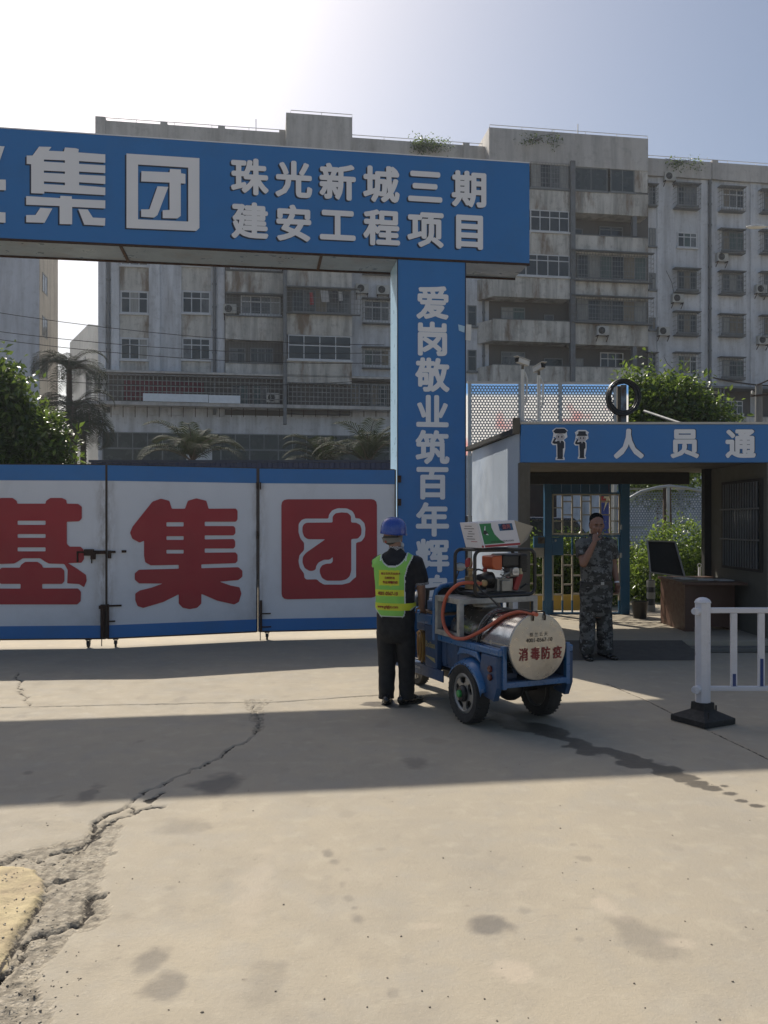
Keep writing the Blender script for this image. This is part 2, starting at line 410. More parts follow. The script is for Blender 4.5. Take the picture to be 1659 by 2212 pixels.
tleaf(LB, [[(905,340),(955,322),(1005,335),(1020,382),(1098,382),(1115,335),(1165,320),(1225,335),(1238,382),(1400,381),(1410,395),(1410,445),(1400,459),(1215,459),(1215,485),(1387,485),(1397,497),(1397,527),(1387,540),(1215,540),(1215,564),(1387,562),(1396,575),(1396,605),(1387,618),(1215,618),(1215,643),(1398,641),(1410,655),(1410,692),(1398,705),(1195,712),(1195,735),(1415,729),(1439,750),(1439,785),(1415,805),(1305,815),(1370,838),(1422,848),(1433,885),(1418,935),(1390,950),(1290,928),(1195,887),(1195,945),(1170,970),(1125,978),(1085,970),(1061,945),(1061,890),(970,935),(850,971),(817,960),(803,925),(803,885),(830,867),(900,850),(965,826),(825,825),(800,803),(800,765),(825,744),(1061,738),(1061,715),(895,718),(862,700),(855,660),(855,572),(828,583),(785,560),(772,525),(787,488)],
           [(988,462),(1090,462),(1090,487),(988,487)],[(988,545),(1090,545),(1090,567),(988,567)],[(988,626),(1090,626),(1090,648),(988,648)]], Z4, 'letter', M['red'])
rt = [(272,352),(275,335),(300,318),(370,318),(395,330),(398,352),(465,353),(487,370),(487,440),(470,457),(398,459),(398,590),(415,607),(480,607),(498,625),(500,680),(485,702),(405,705),(460,738),(512,775),(516,808),(500,848),(470,829),(400,825),(403,745),(383,710),(290,707),(268,695),(240,676)]
mir = lambda l: [(376-x,y) for x,y in reversed(l)]
tleaf(LA, [rt+mir(rt), [(106,453),(272,453),(272,478),(106,478)],[(106,532),(272,532),(272,555),(106,555)],[(106,611),(272,611),(272,635),(106,635)]], Z4, 'letter', M['red'])
rb = [(225,697),(250,715),(257,732),(365,732),(383,748),(384,812),(370,828),(252,828),(252,856),(465,855),(482,875),(480,930),(460,950)]
tleaf(LA, [rb+mir(rb)], Z4, 'letter', M['red'])
Z6 = lambda x,y: ((1000+x/2.765)/1.8228, (1900+y/2.765)/1.8228)
tleaf(LC, [[(298,183),(1337,181),(1341,1252),(300,1272)]], Z6, 'emblem_square', M['red'], rad=.085)
tleaf(LC, [[(560,393),(810,393),(815,350),(850,303),(910,280),(1010,282),(1070,310),(1096,355),(1100,390),(1150,392),(1200,440),(1212,500),(1205,590),(1170,640),(1110,655),(1110,1030),(1085,1045),(1040,1090),(960,1110),(760,1110),(710,1080),(685,1053),(570,1055),(548,1035),(545,990),(500,930),(484,860),(495,790),(545,735),(545,655),(505,610),(484,540),(486,450),(520,405)]], Z6, 'emblem_outline', M['gatewhite'], rad=.02, d=.006)
tleaf(LC, [[(575,437),(855,435),(855,370),(885,335),(950,325),(1020,330),(1055,365),(1055,435),(1110,437),(1155,460),(1170,510),(1165,570),(1130,610),(1057,615),(1057,960),(1040,1020),(1000,1055),(940,1068),(790,1068),(740,1040),(715,980),(715,940),(740,900),(790,882),(835,882),(857,860),(857,808),(822,840),(760,840),(700,870),(675,910),(672,945),(640,962),(600,962),(550,930),(527,870),(530,810),(565,765),(775,618),(585,617),(545,590),(527,540),(527,480),(545,450)]], Z6, 'emblem_figure', M['red'], rad=.02, d=.008)
# ironmongery
def hw(L, name, boxes, mat='rust', label=None):
    o, f, _ = L; mb = MB()
    for (x0,y0,x1,y1,th) in boxes:
        a,za = f(*Z4(x0,y0)); b,zb = f(*Z4(x1,y1)); mb.bb((a,-.006-th,za),(b,-.006,zb))
    return mb.build(name, M[mat], o, bev=.002, label=label)
hw(LA, 'slide_bolt', [(458,634,520,645,.02),(458,634,466,700,.02),(505,622,560,660,.05),(545,640,570,682,.06),(560,630,628,650,.03),(543,660,549,706,.015)], label='rusty slide bolt on the gate leaf')
hw(LB, 'bolt_keeper', [(640,630,660,676,.03),(640,632,686,644,.02),(722,628,750,642,.02)])
hw(LA, 'drop_bolt', [(600,950,626,1148,.03),(592,956,640,975,.045)], label='rusty drop bolt at the foot of the leaf')
hw(LB, 'hinge_strap', [(637,948,648,1150,.03),(648,953,722,961,.015),(648,1046,684,1053,.015)])
hw(LA, 'locking_rod', [(603,1148,608,1198,.012)])
hw(LC, 'hinge_strap', [(1543,925,1556,1105,.03),(1556,1001,1608,1007,.015),(1556,1080,1610,1086,.015),(1543,225,1550,268,.03)])
hw(LB, 'hinge_strap', [(1521,225,1529,262,.03),(1521,515,1529,560,.04)])
hw(LC, 'locking_rod', [(1543,1105,1548,1162,.012)])
for L_, px in ((LA,190),(LB,250),(LC,577)):
    s,_ = L_[1](px,1380); castor(L_[0], s)
castor(LD[0], .4)
mb = MB(); 
for py in (1035,1085,1330): 
    s,z = onfront(862,py); mb.bb((s-.03,-.05,z-.05),(s+.025,-.0,z+.05))
mb.build('hinge', M['rust'], gantry, bev=.004)
# ---------------------------------------------------------------- concrete forecourt with cracks and stains
def zl(pts): return [G(x*.5, 1481.3+y*.5) for x,y in pts]
def zr(pts): return [G(829.5+x*.5, 1481.3+y*.5) for x,y in pts]
gx0, gx1, gy0, gy1, st = -4.6, 4.6, 2.3, 9.6, .0125
nx = int((gx1-gx0)/st)+1; ny = int((gy1-gy0)/st)+1
X, Yg = np.meshgrid(np.linspace(gx0,gx1,nx), np.linspace(gy0,gy1,ny)); X = X.ravel(); Yg = Yg.ravel()
def vnoise(x, y, f, seed=0):
    r = np.random.default_rng(seed); T = r.random((256,256)); x = x*f+71.3; y = y*f+33.7
    xi = np.floor(x).astype(int); yi = np.floor(y).astype(int); fx = x-xi; fy = y-yi
    fx = fx*fx*(3-2*fx); fy = fy*fy*(3-2*fy); g = lambda a,b: T[a & 255, b & 255]
    return (g(xi,yi)*(1-fx)+g(xi+1,yi)*fx)*(1-fy)+(g(xi,yi+1)*(1-fx)+g(xi+1,yi+1)*fx)*fy
def fbm(x, y, f, seed=0, o=4): return sum(vnoise(x,y,f*2**i,seed+i)*.5**i for i in range(o))/sum(.5**i for i in range(o))
wx = X+(fbm(X,Yg,4,1)-.5)*.16; wy = Yg+(fbm(X,Yg,4,9)-.5)*.16
wx2 = wx+(fbm(X,Yg,22,2)-.5)*.05; wy2 = wy+(fbm(X,Yg,22,8)-.5)*.05
def dist(pts, x, y):
    d = np.full(len(x), 1e9)
    for a,b in zip(pts[:-1],pts[1:]):
        ax,ay,bx,by = a.x,a.y,b.x,b.y; L2 = (bx-ax)**2+(by-ay)**2+1e-9
        t = np.clip(((x-ax)*(bx-ax)+(y-ay)*(by-ay))/L2,0,1); d = np.minimum(d, np.hypot(x-ax-t*(bx-ax), y-ay-t*(by-ay)))
    return d
def inside(poly, x, y):
    r = np.zeros(len(x),bool); n = len(poly)
    for i in range(n):
        a,b = poly[i],poly[i-1]; c = ((a.y > y) != (b.y > y)) & (x < (b.x-a.x)*(y-a.y)/(b.y-a.y+1e-12)+a.x); r ^= c
    return r
crack = np.zeros(len(X)); z = (fbm(X,Yg,2.2,5)-.5)*.006
def add_crack(pts, w, depth, x=wx2, y=wy2, vary=.6):
    global crack, z
    d = dist(pts,x,y); ww = w*(1-vary+vary*2*fbm(X,Yg,5,40)); c = np.clip(1-d/ww,0,1)**.6
    crack = np.maximum(crack,np.clip(1-d/(ww*2.2),0,1)); z -= c*depth*.8
add_crack(zl([(-60,97),(0,95),(150,93),(350,88),(600,82),(850,75),(1060,72),(1200,72),(1290,65),(1450,52),(1640,42)]), .017, .02, X*.4+wx2*.6, Yg*.75+wy2*.25)
add_crack(zl([(78,-60),(85,30),(105,45),(115,70),(130,90)]), .016, .02)
add_crack(zl([(1100,85),(1120,150),(1085,215),(1050,245),(1000,270),(960,310),(850,350),(740,410),(640,455),(600,485),(550,520)]), .013, .02)
add_crack(zl([(550,520),(480,560),(440,590),(400,630),(350,680),(290,700),(240,712),(200,745),(120,720),(60,745),(-40,765)]), .019, .025)
add_crack(zl([(545,520),(575,548),(685,525)]), .012, .015)
add_crack(zl([(720,460),(650,500),(640,512)]), .02, .015)
add_crack(zl([(575,545),(500,590),(430,630),(330,700),(260,755),(150,755)]), .014, .018)
add_crack(zl([(450,908),(395,915),(385,985),(380,1025),(310,1055),(200,1090),(130,1110),(80,1160),(0,1240),(-30,1300)]), .022, .03)
add_crack(zl([(340,815),(240,840),(190,880)]), .02, .02)
add_crack(zl([(0,1330),(40,1325)]), .03, .03)
add_crack(zr([(960,-10),(1130,60),(1250,120),(1420,200),(1659,315),(1760,370)]), .014, .012, X, Yg, .1)
rub = zl([(470,590),(300,672),(120,705),(-60,760),(-60,1500),(190,1500),(150,1250),(330,1090),(480,1040),(490,930),(430,895),(420,780),(520,610)])
rub2 = zl([(1040,60),(1180,60),(1140,110),(1135,180),(1085,215),(1080,120)])
rm = (inside(rub,wx2,wy2) | inside(rub2,wx2,wy2)).astype(float)
f1 = fbm(X,Yg,26,60,5); f2 = vnoise(X,Yg,24,66)
rm = rm*np.clip(.15+1.5*fbm(X,Yg,7,90),0,1); z += rm*((np.abs(f1-.5)*2)**.7*.016-.012+(f2 > .78)*.006); crack = np.maximum(crack, rm*np.clip((.42-f1)*4,0,.62))
yel = zl([(-80,775),(0,780),(110,790),(205,830),(180,915),(100,1040),(0,1215),(-60,1320)])
ym = inside(yel,X*.5+wx2*.5,Yg*.5+wy2*.5).astype(float)
z = np.where(ym > .5, .012+(fbm(X,Yg,20,70,5)-.5)*.02, z); ed = zl([(190,915),(120,1020),(60,1130),(0,1222),(-60,1330)])
c = np.clip(1-dist(ed,X,Yg)/.028,0,1)**.5; crack = np.maximum(np.where(ym > .5, crack*.15, crack), c*.9); z -= c*.02
stain = np.zeros(len(X)); wet = np.zeros(len(X))
def blob(arr, g, rx, ry, amt, soft=.5, warp=.35, sd=3):
    k = g.y/F; a = rx*.5*k; b = ry*.5*g.y*k/CAMZ
    q = np.hypot((X-g.x)/a,(Yg-g.y)/b)+(fbm(X,Yg,5/max(a*4,.3),sd)-.5)*3.2*warp; return np.maximum(arr, amt*np.clip((1-q)/soft,0,1))
for (x,y,rx,ry,a) in [(650,1190,75,75,.55),(715,1300,110,75,.55),(940,430,120,48,.8),(385,470,45,60,.6),(330,510,80,20,.5),(790,605,130,45,.3),(870,610,60,25,.3),(1415,722,32,24,.55),(1442,762,28,16,.4),(1480,860,14,20,.35),(1500,920,30,16,.35),(1530,958,22,10,.45),(1548,1008,38,24,.5),(1150,1285,110,110,.22),(120,377,26,9,.5)]:
    stain = blob(stain, zl([(x,y)])[0], rx, ry, a)
for (x,y,rx,ry,a) in [(450,1035,110,58,.75),(1130,1085,140,100,.38),(1200,1150,120,60,.3),(135,330,60,34,.5),(860,748,40,16,.3),(1190,338,40,8,.4),(40,1330,40,30,.35),(220,235,60,20,.2)]:
    stain = blob(stain, zr([(x,y)])[0], rx, ry, a)
tr = zr([(380,110),(500,140),(590,170),(700,190),(790,225),(900,270),(1000,295),(1100,335),(1200,375),(1290,400)])
dd = dist(tr,X+(fbm(X,Yg,6,81)-.5)*.25,Yg+(fbm(X,Yg,6,82)-.5)*.25); wet = np.maximum(wet, np.clip((.085+.05*fbm(X,Yg,3,83)-dd)/.012,0,1))
for (x,y,rx,ry) in [(1350,425,62,22),(1420,445,46,16),(1470,434,18,6),(1495,468,40,10),(1545,498,26,7),(1610,520,34,9),(1320,400,50,12),(875,290,44,14),(1050,335,60,14)]:
    wet = blob(wet, zr([(x,y)])[0], rx, ry, 1, .15, .25)
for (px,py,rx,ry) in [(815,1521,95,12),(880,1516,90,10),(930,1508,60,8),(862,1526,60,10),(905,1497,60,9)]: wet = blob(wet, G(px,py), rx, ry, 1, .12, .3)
rs_ = random.Random(21)
for k in range(34):
    g = G(rs_.uniform(0,1659), rs_.uniform(1480,2200)); q = rs_.uniform(8,42); stain = blob(stain, g, q*g.y/4 if g.y < 4 else q, q*.45, rs_.uniform(.10,.30), .6, .5, k)
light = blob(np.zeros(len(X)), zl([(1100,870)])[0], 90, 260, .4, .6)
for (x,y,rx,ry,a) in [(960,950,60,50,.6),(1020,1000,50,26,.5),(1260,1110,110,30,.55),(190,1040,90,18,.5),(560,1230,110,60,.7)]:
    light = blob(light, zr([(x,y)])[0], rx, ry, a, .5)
V = np.stack([X,Yg,z],1)
# the rim joins the plain sheet round it
bd = np.minimum(np.minimum(X-gx0,gx1-X),np.minimum(Yg-gy0,gy1-Yg)); V[:,2] *= np.clip(bd/.2,0,1)
i = np.arange(ny-1)[:,None]*nx+np.arange(nx-1)[None,:]; i = i.ravel()
Fc = np.stack([i,i+1,i+nx+1,i+nx],1)

def concrete(name, detail):
    m, N, L, B = newmat(name); v = coord(N)
    n1 = noise(N,L,v,.7,6,.6); n2 = noise(N,L,v,5,6,.65); n3 = noise(N,L,v,45,5,.6); n4 = noise(N,L,v,1.6,3,.5,(1,.5,1))
    c = mixc(N,L,ramp(N,L,n1,.35,.68),(.40,.346,.260),(.33,.293,.232))
    c = mixc(N,L,ramp(N,L,n4,.5,.66,0,.5),c,(.412,.356,.266))
    c = mixc(N,L,ramp(N,L,n2,.55,.75,0,.35),c,(.27,.245,.21))
    c = mixc(N,L,ramp(N,L,n3,.58,.75,0,.35),c,(.25,.225,.19))
    n5 = noise(N,L,v,7.5,3,.5); n6 = noise(N,L,v,2.6,5,.7); n7 = noise(N,L,v,110,2,.5)
    c = mixc(N,L,ramp(N,L,n5,.54,.74,0,.30),c,(.50,.445,.345)); c = mixc(N,L,ramp(N,L,n6,.48,.66,0,.45),c,(.33,.305,.26)); c = mixc(N,L,ramp(N,L,n7,.62,.72,0,.35),c,(.52,.46,.37))
    vo = N.new('ShaderNodeTexVoronoi'); vo.inputs['Scale'].default_value = 3.1; L.new(v, vo.inputs['Vector'])
    sp = ramp(N,L,vo.outputs['Distance'],.0,.045,1,0); c = mixc(N,L,mth(N,L,'MULTIPLY',sp,.35),c,(.07,.06,.05))
    if detail:
        A = lambda nm: (lambda a: (setattr(a,'attribute_name',nm), a.outputs['Fac'])[1])(N.new('ShaderNodeAttribute'))
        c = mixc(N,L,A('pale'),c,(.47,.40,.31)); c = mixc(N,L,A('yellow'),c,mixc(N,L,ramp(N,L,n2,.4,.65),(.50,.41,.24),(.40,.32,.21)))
        c = mixc(N,L,mth(N,L,'MULTIPLY',A('stain'),.8),c,(.085,.082,.082)); c = mixc(N,L,mth(N,L,'MULTIPLY',A('rubble'),ramp(N,L,n3,.4,.6,.05,.4)),c,(.24,.205,.15))
        vr = N.new('ShaderNodeTexVoronoi'); vr.inputs['Scale'].default_value = 62; L.new(v, vr.inputs['Vector']); vr2 = N.new('ShaderNodeTexVoronoi'); vr2.inputs['Scale'].default_value = 25; L.new(v, vr2.inputs['Vector'])
        sc1 = N.new('ShaderNodeSeparateColor'); L.new(vr.outputs['Color'], sc1.inputs[0]); crumb = mth(N,L,'MULTIPLY',ramp(N,L,sc1.outputs[0],.0,1.,0,1),ramp(N,L,vr.outputs['Distance'],.35,.6,1,0))
        c = mixc(N,L,mth(N,L,'MULTIPLY',A('rubble'),ramp(N,L,crumb,.55,.8,0,.7)),c,(.46,.41,.33)); c = mixc(N,L,mth(N,L,'MULTIPLY',A('rubble'),ramp(N,L,vr2.outputs['Distance'],.45,.65,0,.5)),c,(.10,.085,.065))
        hf = noise(N,L,v,38,5,.7); mf = noise(N,L,v,11,4,.6)
        cr = mth(N,L,'ADD',A('crack'),mth(N,L,'ADD',mth(N,L,'MULTIPLY',mth(N,L,'SUBTRACT',hf,.5),.75),mth(N,L,'MULTIPLY',mth(N,L,'SUBTRACT',mf,.5),.5)))
        cr = mth(N,L,'MULTIPLY',ramp(N,L,cr,.70,.86),ramp(N,L,A('crack'),.05,.25))
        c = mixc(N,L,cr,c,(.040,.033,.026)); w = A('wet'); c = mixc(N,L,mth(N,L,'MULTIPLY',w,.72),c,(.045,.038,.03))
        L.new(mth(N,L,'SUBTRACT',ramp(N,L,n2,.3,.7,.75,.95),mth(N,L,'MULTIPLY',w,.45)), B.inputs['Roughness'])
    else: B.inputs['Roughness'].default_value = .88
    L.new(c, B.inputs['Base Color']); B.inputs['Specular IOR Level'].default_value = .3
    h = mth(N,L,'ADD',n3,mth(N,L,'MULTIPLY',noise(N,L,v,160,3),.5))
    if detail:
        h = mth(N,L,'MULTIPLY',h,mth(N,L,'ADD',mth(N,L,'MULTIPLY',mth(N,L,'ADD',A('rubble'),mth(N,L,'MULTIPLY',A('yellow'),.8)),2.6),1.)); h = mth(N,L,'SUBTRACT',h,mth(N,L,'MULTIPLY',cr,1.2)); h = mth(N,L,'ADD',h,mth(N,L,'MULTIPLY',mth(N,L,'MULTIPLY',A('rubble'),crumb),2.))
    bump(N,L,B,h,.4,.007); return m
gm = concrete('concrete_near', True)
M['concrete'] = concrete('concrete', False)
fore = arr_mesh('forecourt', V, Fc, gm, None, True); tag(fore, 'cracked stained concrete forecourt in front of the gate', kind='structure')
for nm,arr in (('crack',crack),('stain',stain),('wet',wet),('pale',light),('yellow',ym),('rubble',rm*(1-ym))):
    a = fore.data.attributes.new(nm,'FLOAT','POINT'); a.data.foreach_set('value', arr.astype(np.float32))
mb = MB(); W_ = 180
xs = [-W_,gx0,gx1,W_]; ys = [-40,gy0,gy1,330]
for a in range(3):
    for b in range(3):
        if a == 1 and b == 1: continue
        mb.add([(xs[a],ys[b],0),(xs[a+1],ys[b],0),(xs[a+1],ys[b+1],0),(xs[a],ys[b+1],0)],[(0,1,2,3)])
tag(mb.build('ground', M['concrete'], recalc=False), 'concrete ground running back past the gate to the buildings', kind='structure')
# loose grit
mb = MB()
for k in range(330):
    if k < 110: g = G(random.uniform(0,1659), random.uniform(1620,2210))
    else: g = zl([(abs(random.gauss(90,130)), random.uniform(740,1450))])[0]
    r = random.uniform(.0016,.0045) if k < 110 else random.uniform(.0015,.005)
    Mx = Matrix.Rotation(random.uniform(0,6),3,'Z') @ Matrix.Rotation(random.uniform(-.6,.6),3,'X')
    gi_ = int((g.y-gy0)/st+.5)*nx+int((g.x-gx0)/st+.5) if gx0 < g.x < gx1 and gy0 < g.y < gy1 else None; gz_ = z[gi_] if gi_ is not None else 0
    mb.ball((g.x,g.y,r*.3+gz_),(r*random.uniform(.8,1.6),r,r*.7),6,0 if k < 110 or k % 5 == 0 else 1,Mx)
tag(mb.build('grit', [pm('grit_dark',(.19,.165,.13),.9), pm('grit_pale',(.42,.37,.29),.9)], smooth=30), 'loose grit and crumbs of concrete scattered on the forecourt', 'grit', kind='stuff')
# ---------------------------------------------------------------- apartment block behind
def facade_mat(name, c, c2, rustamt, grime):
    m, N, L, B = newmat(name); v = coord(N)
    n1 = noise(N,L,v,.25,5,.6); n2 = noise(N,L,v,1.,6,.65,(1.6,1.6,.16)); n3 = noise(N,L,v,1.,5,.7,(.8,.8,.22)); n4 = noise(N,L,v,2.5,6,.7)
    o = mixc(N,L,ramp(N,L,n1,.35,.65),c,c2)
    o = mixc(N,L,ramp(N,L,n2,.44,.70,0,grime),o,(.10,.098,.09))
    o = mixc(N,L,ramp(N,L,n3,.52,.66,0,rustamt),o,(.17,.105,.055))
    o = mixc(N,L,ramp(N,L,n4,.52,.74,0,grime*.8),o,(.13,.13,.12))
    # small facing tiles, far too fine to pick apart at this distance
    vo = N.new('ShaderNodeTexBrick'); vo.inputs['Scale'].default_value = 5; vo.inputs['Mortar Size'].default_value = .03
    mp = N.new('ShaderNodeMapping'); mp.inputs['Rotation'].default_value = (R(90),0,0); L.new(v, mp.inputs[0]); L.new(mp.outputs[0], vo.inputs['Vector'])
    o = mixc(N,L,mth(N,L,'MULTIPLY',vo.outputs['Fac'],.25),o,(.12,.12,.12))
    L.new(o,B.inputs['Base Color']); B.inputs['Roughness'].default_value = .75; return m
M['facade'] = facade_mat('tiled_facade', (.74,.76,.80), (.62,.64,.67), .12, .45)
M['parapet'] = facade_mat('stained_parapet', (.70,.68,.63), (.55,.53,.48), .85, .7)
M['roofwall'] = facade_mat('roof_parapet', (.60,.58,.55), (.50,.48,.46), .15, .4)
M['inner'] = facade_mat('balcony_inner_wall', (.13,.12,.11), (.09,.085,.08), .2, .5)  # recess shade is partly put into this dark base colour
M['glass'] = pm('window_glass', (.022,.027,.028), .12, c2=(.05,.056,.056), scale=.9, amt=.9, spec=.5)
M['glass2'] = pm('window_glass_curtained', (.17,.18,.185), .3, c2=(.05,.055,.06), scale=.7, amt=1)
M['darkglass'] = pm('shop_glass', (.03,.04,.038), .25, c2=(.05,.06,.055), scale=.3)
M['frame'] = pm('window_frame', (.62,.63,.64), .5)
M['dframe'] = pm('window_frame_dark', (.20,.21,.21), .5)
M['grille'] = pm('window_grille', (.28,.285,.28), .5, metal=.2, c2=(.10,.085,.07), scale=3, amt=.7)
M['pipe'] = pm('drain_pipe', (.17,.18,.19), .6, dirt=(.1,.07,.05))
M['acwhite'] = pm('ac_casing', (.50,.50,.47), .5, c2=(.38,.37,.34), scale=4, dirt=(.2,.15,.1), damt=.4)
M['dark'] = pm('dark_interior', (.015,.014,.013), .9)
BY = 56.0
bld = empty('apartment_block', (0,BY,0), TH, 'long grey tiled apartment block with rust stained balconies behind the gateway', 'apartment building')
def ff(px,py,t=0.): return onfront(px,py,t,BY)
def el(x0,y0,x1,y1,t=0.):
    s0,_ = ff(x0,y0,t); s1,_ = ff(x1,y1,t); _,za = ff((x0+x1)/2,y0,t); _,zb = ff((x0+x1)/2,y1,t); return s0,zb,s1,za
sl = ff(212,600)[0]; sr = 36.
mb = MB(); mb.bb((sl,0,0),(sr,12,26.2)); mb.build('wall', M['facade'], bld)
sD0,sD1 = ff(618,300,-1.3)[0],ff(761,300,-1.3)[0]; sF0 = ff(1052,300,-1.3)[0]; sG1 = ff(1400,300,-1.3)[0]; sM = ff(1236,500,-1.3)[0]
mb = MB(); mb.bb((sl-.05,-.25,26.2),(sr,12.1,27.42)); mb.bb((sl-.12,-.33,26.2),(sl+.5,.2,27.62))
for px in (355,479,610,1005,1540): s,_ = ff(px,280); mb.bb((s-.22,-.33,26.2),(s+.22,.0,27.55))
mb.bb((sD0,-1.3,25.95),(sD1,4,28.25)); mb.bb((sF0+.15,-1.3,26.0),(sG1,5,28.25))
mb.build('roof_parapet', M['roofwall'], bld)
mb = MB()
for a,b,zz,t in ((sl,sD0,27.42,-.15),(sD0+.3,sD1,28.25,-1.2),(sD1,sF0,27.42,-.15),(sF0+.2,sG1,28.25,-1.2),(sG1,sr,27.42,-.15)):
    mb.tube([(a,t,zz),(a,t,zz+.22),(b,t,zz+.22),(b,t,zz)],.025,5)
    n = int((b-a)/2)
    for k in range(1,n): mb.bar((a+(b-a)*k/n,t,zz),(a+(b-a)*k/n,t,zz+.22),.03)
s,_ = ff(553,300); mb.bar((s,0,27.4),(s,0,28.3),.05); s,_=ff(1233,300); mb.bar((s,-1.3,28.2),(s,-1.3,28.9),.05)
mb.build('roof_railing', pm('roof_rail',(.6,.6,.58),.4), bld)
# pilasters and recessed bands of the left wing, joints and pipes
for a,b,t_,z_ in ((213,229,.13,8.6),(241,258,.13,8.6),(322,346,.13,8.6),(363,392,.13,8.6),(470,485,.13,8.6),(1419,1455,.06,8),(1512,1528,.06,8),(1534,1552,.06,8),(1620,1642,.06,8)):
    s0,z0,s1,z1 = el(a,565,b,809); mb = MB(); mb.bb((s0,-t_,z_),(s1,0,26.2)); mb.build('pilaster', M['facade'], bld)
for px,t,r,zb in ((235,-.1,.09,8.7),(463,-.1,.1,8.7),(1532,-.12,.1,8.4),(1044,-.1,.08,6)):
    s,_ = ff(px,600); mb = MB(); mb.tube([(s,t,zb),(s,t,26.2)],r,8)
    for zz in np.arange(zb+1,26,1.5): mb.tube([(s,t,zz),(s,t,zz+.12)],r*1.35,8)
    mb.build('drain_pipe', M['pipe'], bld, smooth=40)
mb = MB(); mb.bb((sM-.16,-1.5,6.2),(sM+.16,-1.1,26.3)); mb.build('downpipe_shaft', M['pipe'], bld)
mb = MB(); s_,_ = ff(616,500,-1.3); mb.bb((s_-.12,-1.5,8),(s_+.1,-1.0,25.9)); mb.build('downpipe_shaft', M['pipe'], bld)

PM_ = (0,0,0,1,1,2,3,4)
M['curt1'] = pm('curtain_pale',(.34,.34,.32),.4,c2=(.20,.20,.19),scale=3,sc3=(4,1,.3),amt=1)
M['curt2'] = pm('curtain_beige',(.26,.22,.16),.4,c2=(.14,.12,.09),scale=3,sc3=(4,1,.3),amt=1)
M['curt3'] = pm('curtain_green',(.10,.15,.14),.4,c2=(.05,.07,.07),scale=3,sc3=(4,1,.3),amt=1)
def window(x0,y0,x1,y1,cols=3,t=0.,mat='frame',pane=None,tr=.32,hood=False,par=None):
    s0,z0,s1,z1 = el(x0,y0,x1,y1,t); w = .07; mb = MB(); a = t-.05
    mb.bb((s0,a,z0),(s0+w,t-.002,z1)); mb.bb((s1-w,a,z0),(s1,t-.002,z1)); mb.bb((s0+w,a,z1-w),(s1-w,t-.002,z1)); mb.bb((s0+w,a,z0),(s1-w,t-.002,z0+w))
    for k in range(1,cols):
        c = s0+(s1-s0)*k/cols; mb.bb((c-w*.4,a+.008,z0+w),(c+w*.4,t-.002,z1-w))
    if tr: zt = z1-(z1-z0)*tr; mb.bb((s0+w,a+.004,zt-w*.45),(s1-w,t-.002,zt+w*.45))
    mb.bb((s0-.08,t-.16,z0-.12),(s1+.08,t-.004,z0-.002))
    if hood: mb.bb((s0-.15,t-.35,z1+.05),(s1+.15,t-.002,z1+.13))
    o = mb.build('window', M[mat], par or bld)
    mb = MB(); pn = cols
    for k in range(pn):
        c0 = s0+(s1-s0)*k/pn; c1 = s0+(s1-s0)*(k+1)/pn
        mb.bb((c0+.005,t-.024,z0+w),(c1-.005,t-.018+.004*(k%2),z1-w),0 if pane else random.choice(PM_))
    mb.build('pane', [M[pane]] if pane else [M[q] for q in ('glass','glass2','curt1','curt2','curt3')], o)
    return o
def grille(x0,y0,x1,y1,t,depth=.55,nb=None,nh=5,par=None,gap=.2,w=.018,roof=True):
    s0,z0,s1,z1 = el(x0,y0,x1,y1,t-depth); f = t-depth; mb = MB()
    nb = nb or max(3,int((s1-s0)/gap))
    for k in range(nb+1): s = s0+(s1-s0)*k/nb; mb.bb((s-w/2,f-w/2,z0),(s+w/2,f+w/2,z1))
    for k in range(nh+1):
        zz = z0+(z1-z0)*k/nh; ww = w*1.2
        mb.bb((s0-.01,f-w*.9,zz-ww/2),(s1+.01,f-w*.55,zz+ww/2))
        for s in (s0-.012,s1+.012): mb.bb((s-w/2,f,zz-ww/2),(s+w/2,t-.002,zz+ww/2))
    m_ = max(1,int(depth/.2))
    for k in range(1,m_):
        yy = f+(t-f)*k/m_
        for s in (s0,s1): mb.bb((s-w/2+.004,yy-w/2,z0),(s+w/2-.004,yy+w/2,z1))
    o = mb.build('window_grille', M['grille'], par or bld)
    if roof:
        for q_ in (((s0-.05,f-.06,z1+.02),(s1+.05,t-.003,z1+.06)),((s0,f,z0-.05),(s1,t-.003,z0-.02))): mb = MB(); mb.bb(*q_); mb.build('grille_plate', M['pipe'], o)
    return o
def balcony(x0,y0,x1,y1,t=-1.3,back=0.,slant=0):
    """parapet whose face spans the picture rectangle, with its slab and side walls"""
    s0,z0,s1,z1 = el(x0,y0,x1,y1,t); mb = MB()
    if slant:
        mb.prism([(s0,t),(s1,t),(s1,back-.002),(s0-slant,back-.002)],z0,z0+.14)
        mb.bb((s0,t,z0+.14),(s1,t+.12,z1)); mb.prism([(s0,t+.121),(s0+.1,t+.121),(s0-slant+.1,back-.003),(s0-slant,back-.003)],z0+.141,z1)
        mb.bb((s1-.1,t+.121,z0+.141),(s1,back-.003,z1))
    else:
        mb.bb((s0,t,z0),(s1,back-.002,z0+.14)); mb.bb((s0,t,z0+.14),(s1,t+.12,z1)); mb.bb((s0,t+.12,z0+.141),(s0+.1,back-.003,z1)); mb.bb((s1-.1,t+.12,z0+.141),(s1,back-.003,z1))
    o = mb.build('balcony', M['parapet'], bld)
    mb = MB(); mb.bb((s0-.02-slant*0,t-.03,z1+.002),(s1+.02,t+.15,z1+.05)); mb.build('coping', M['pipe'], o); return o
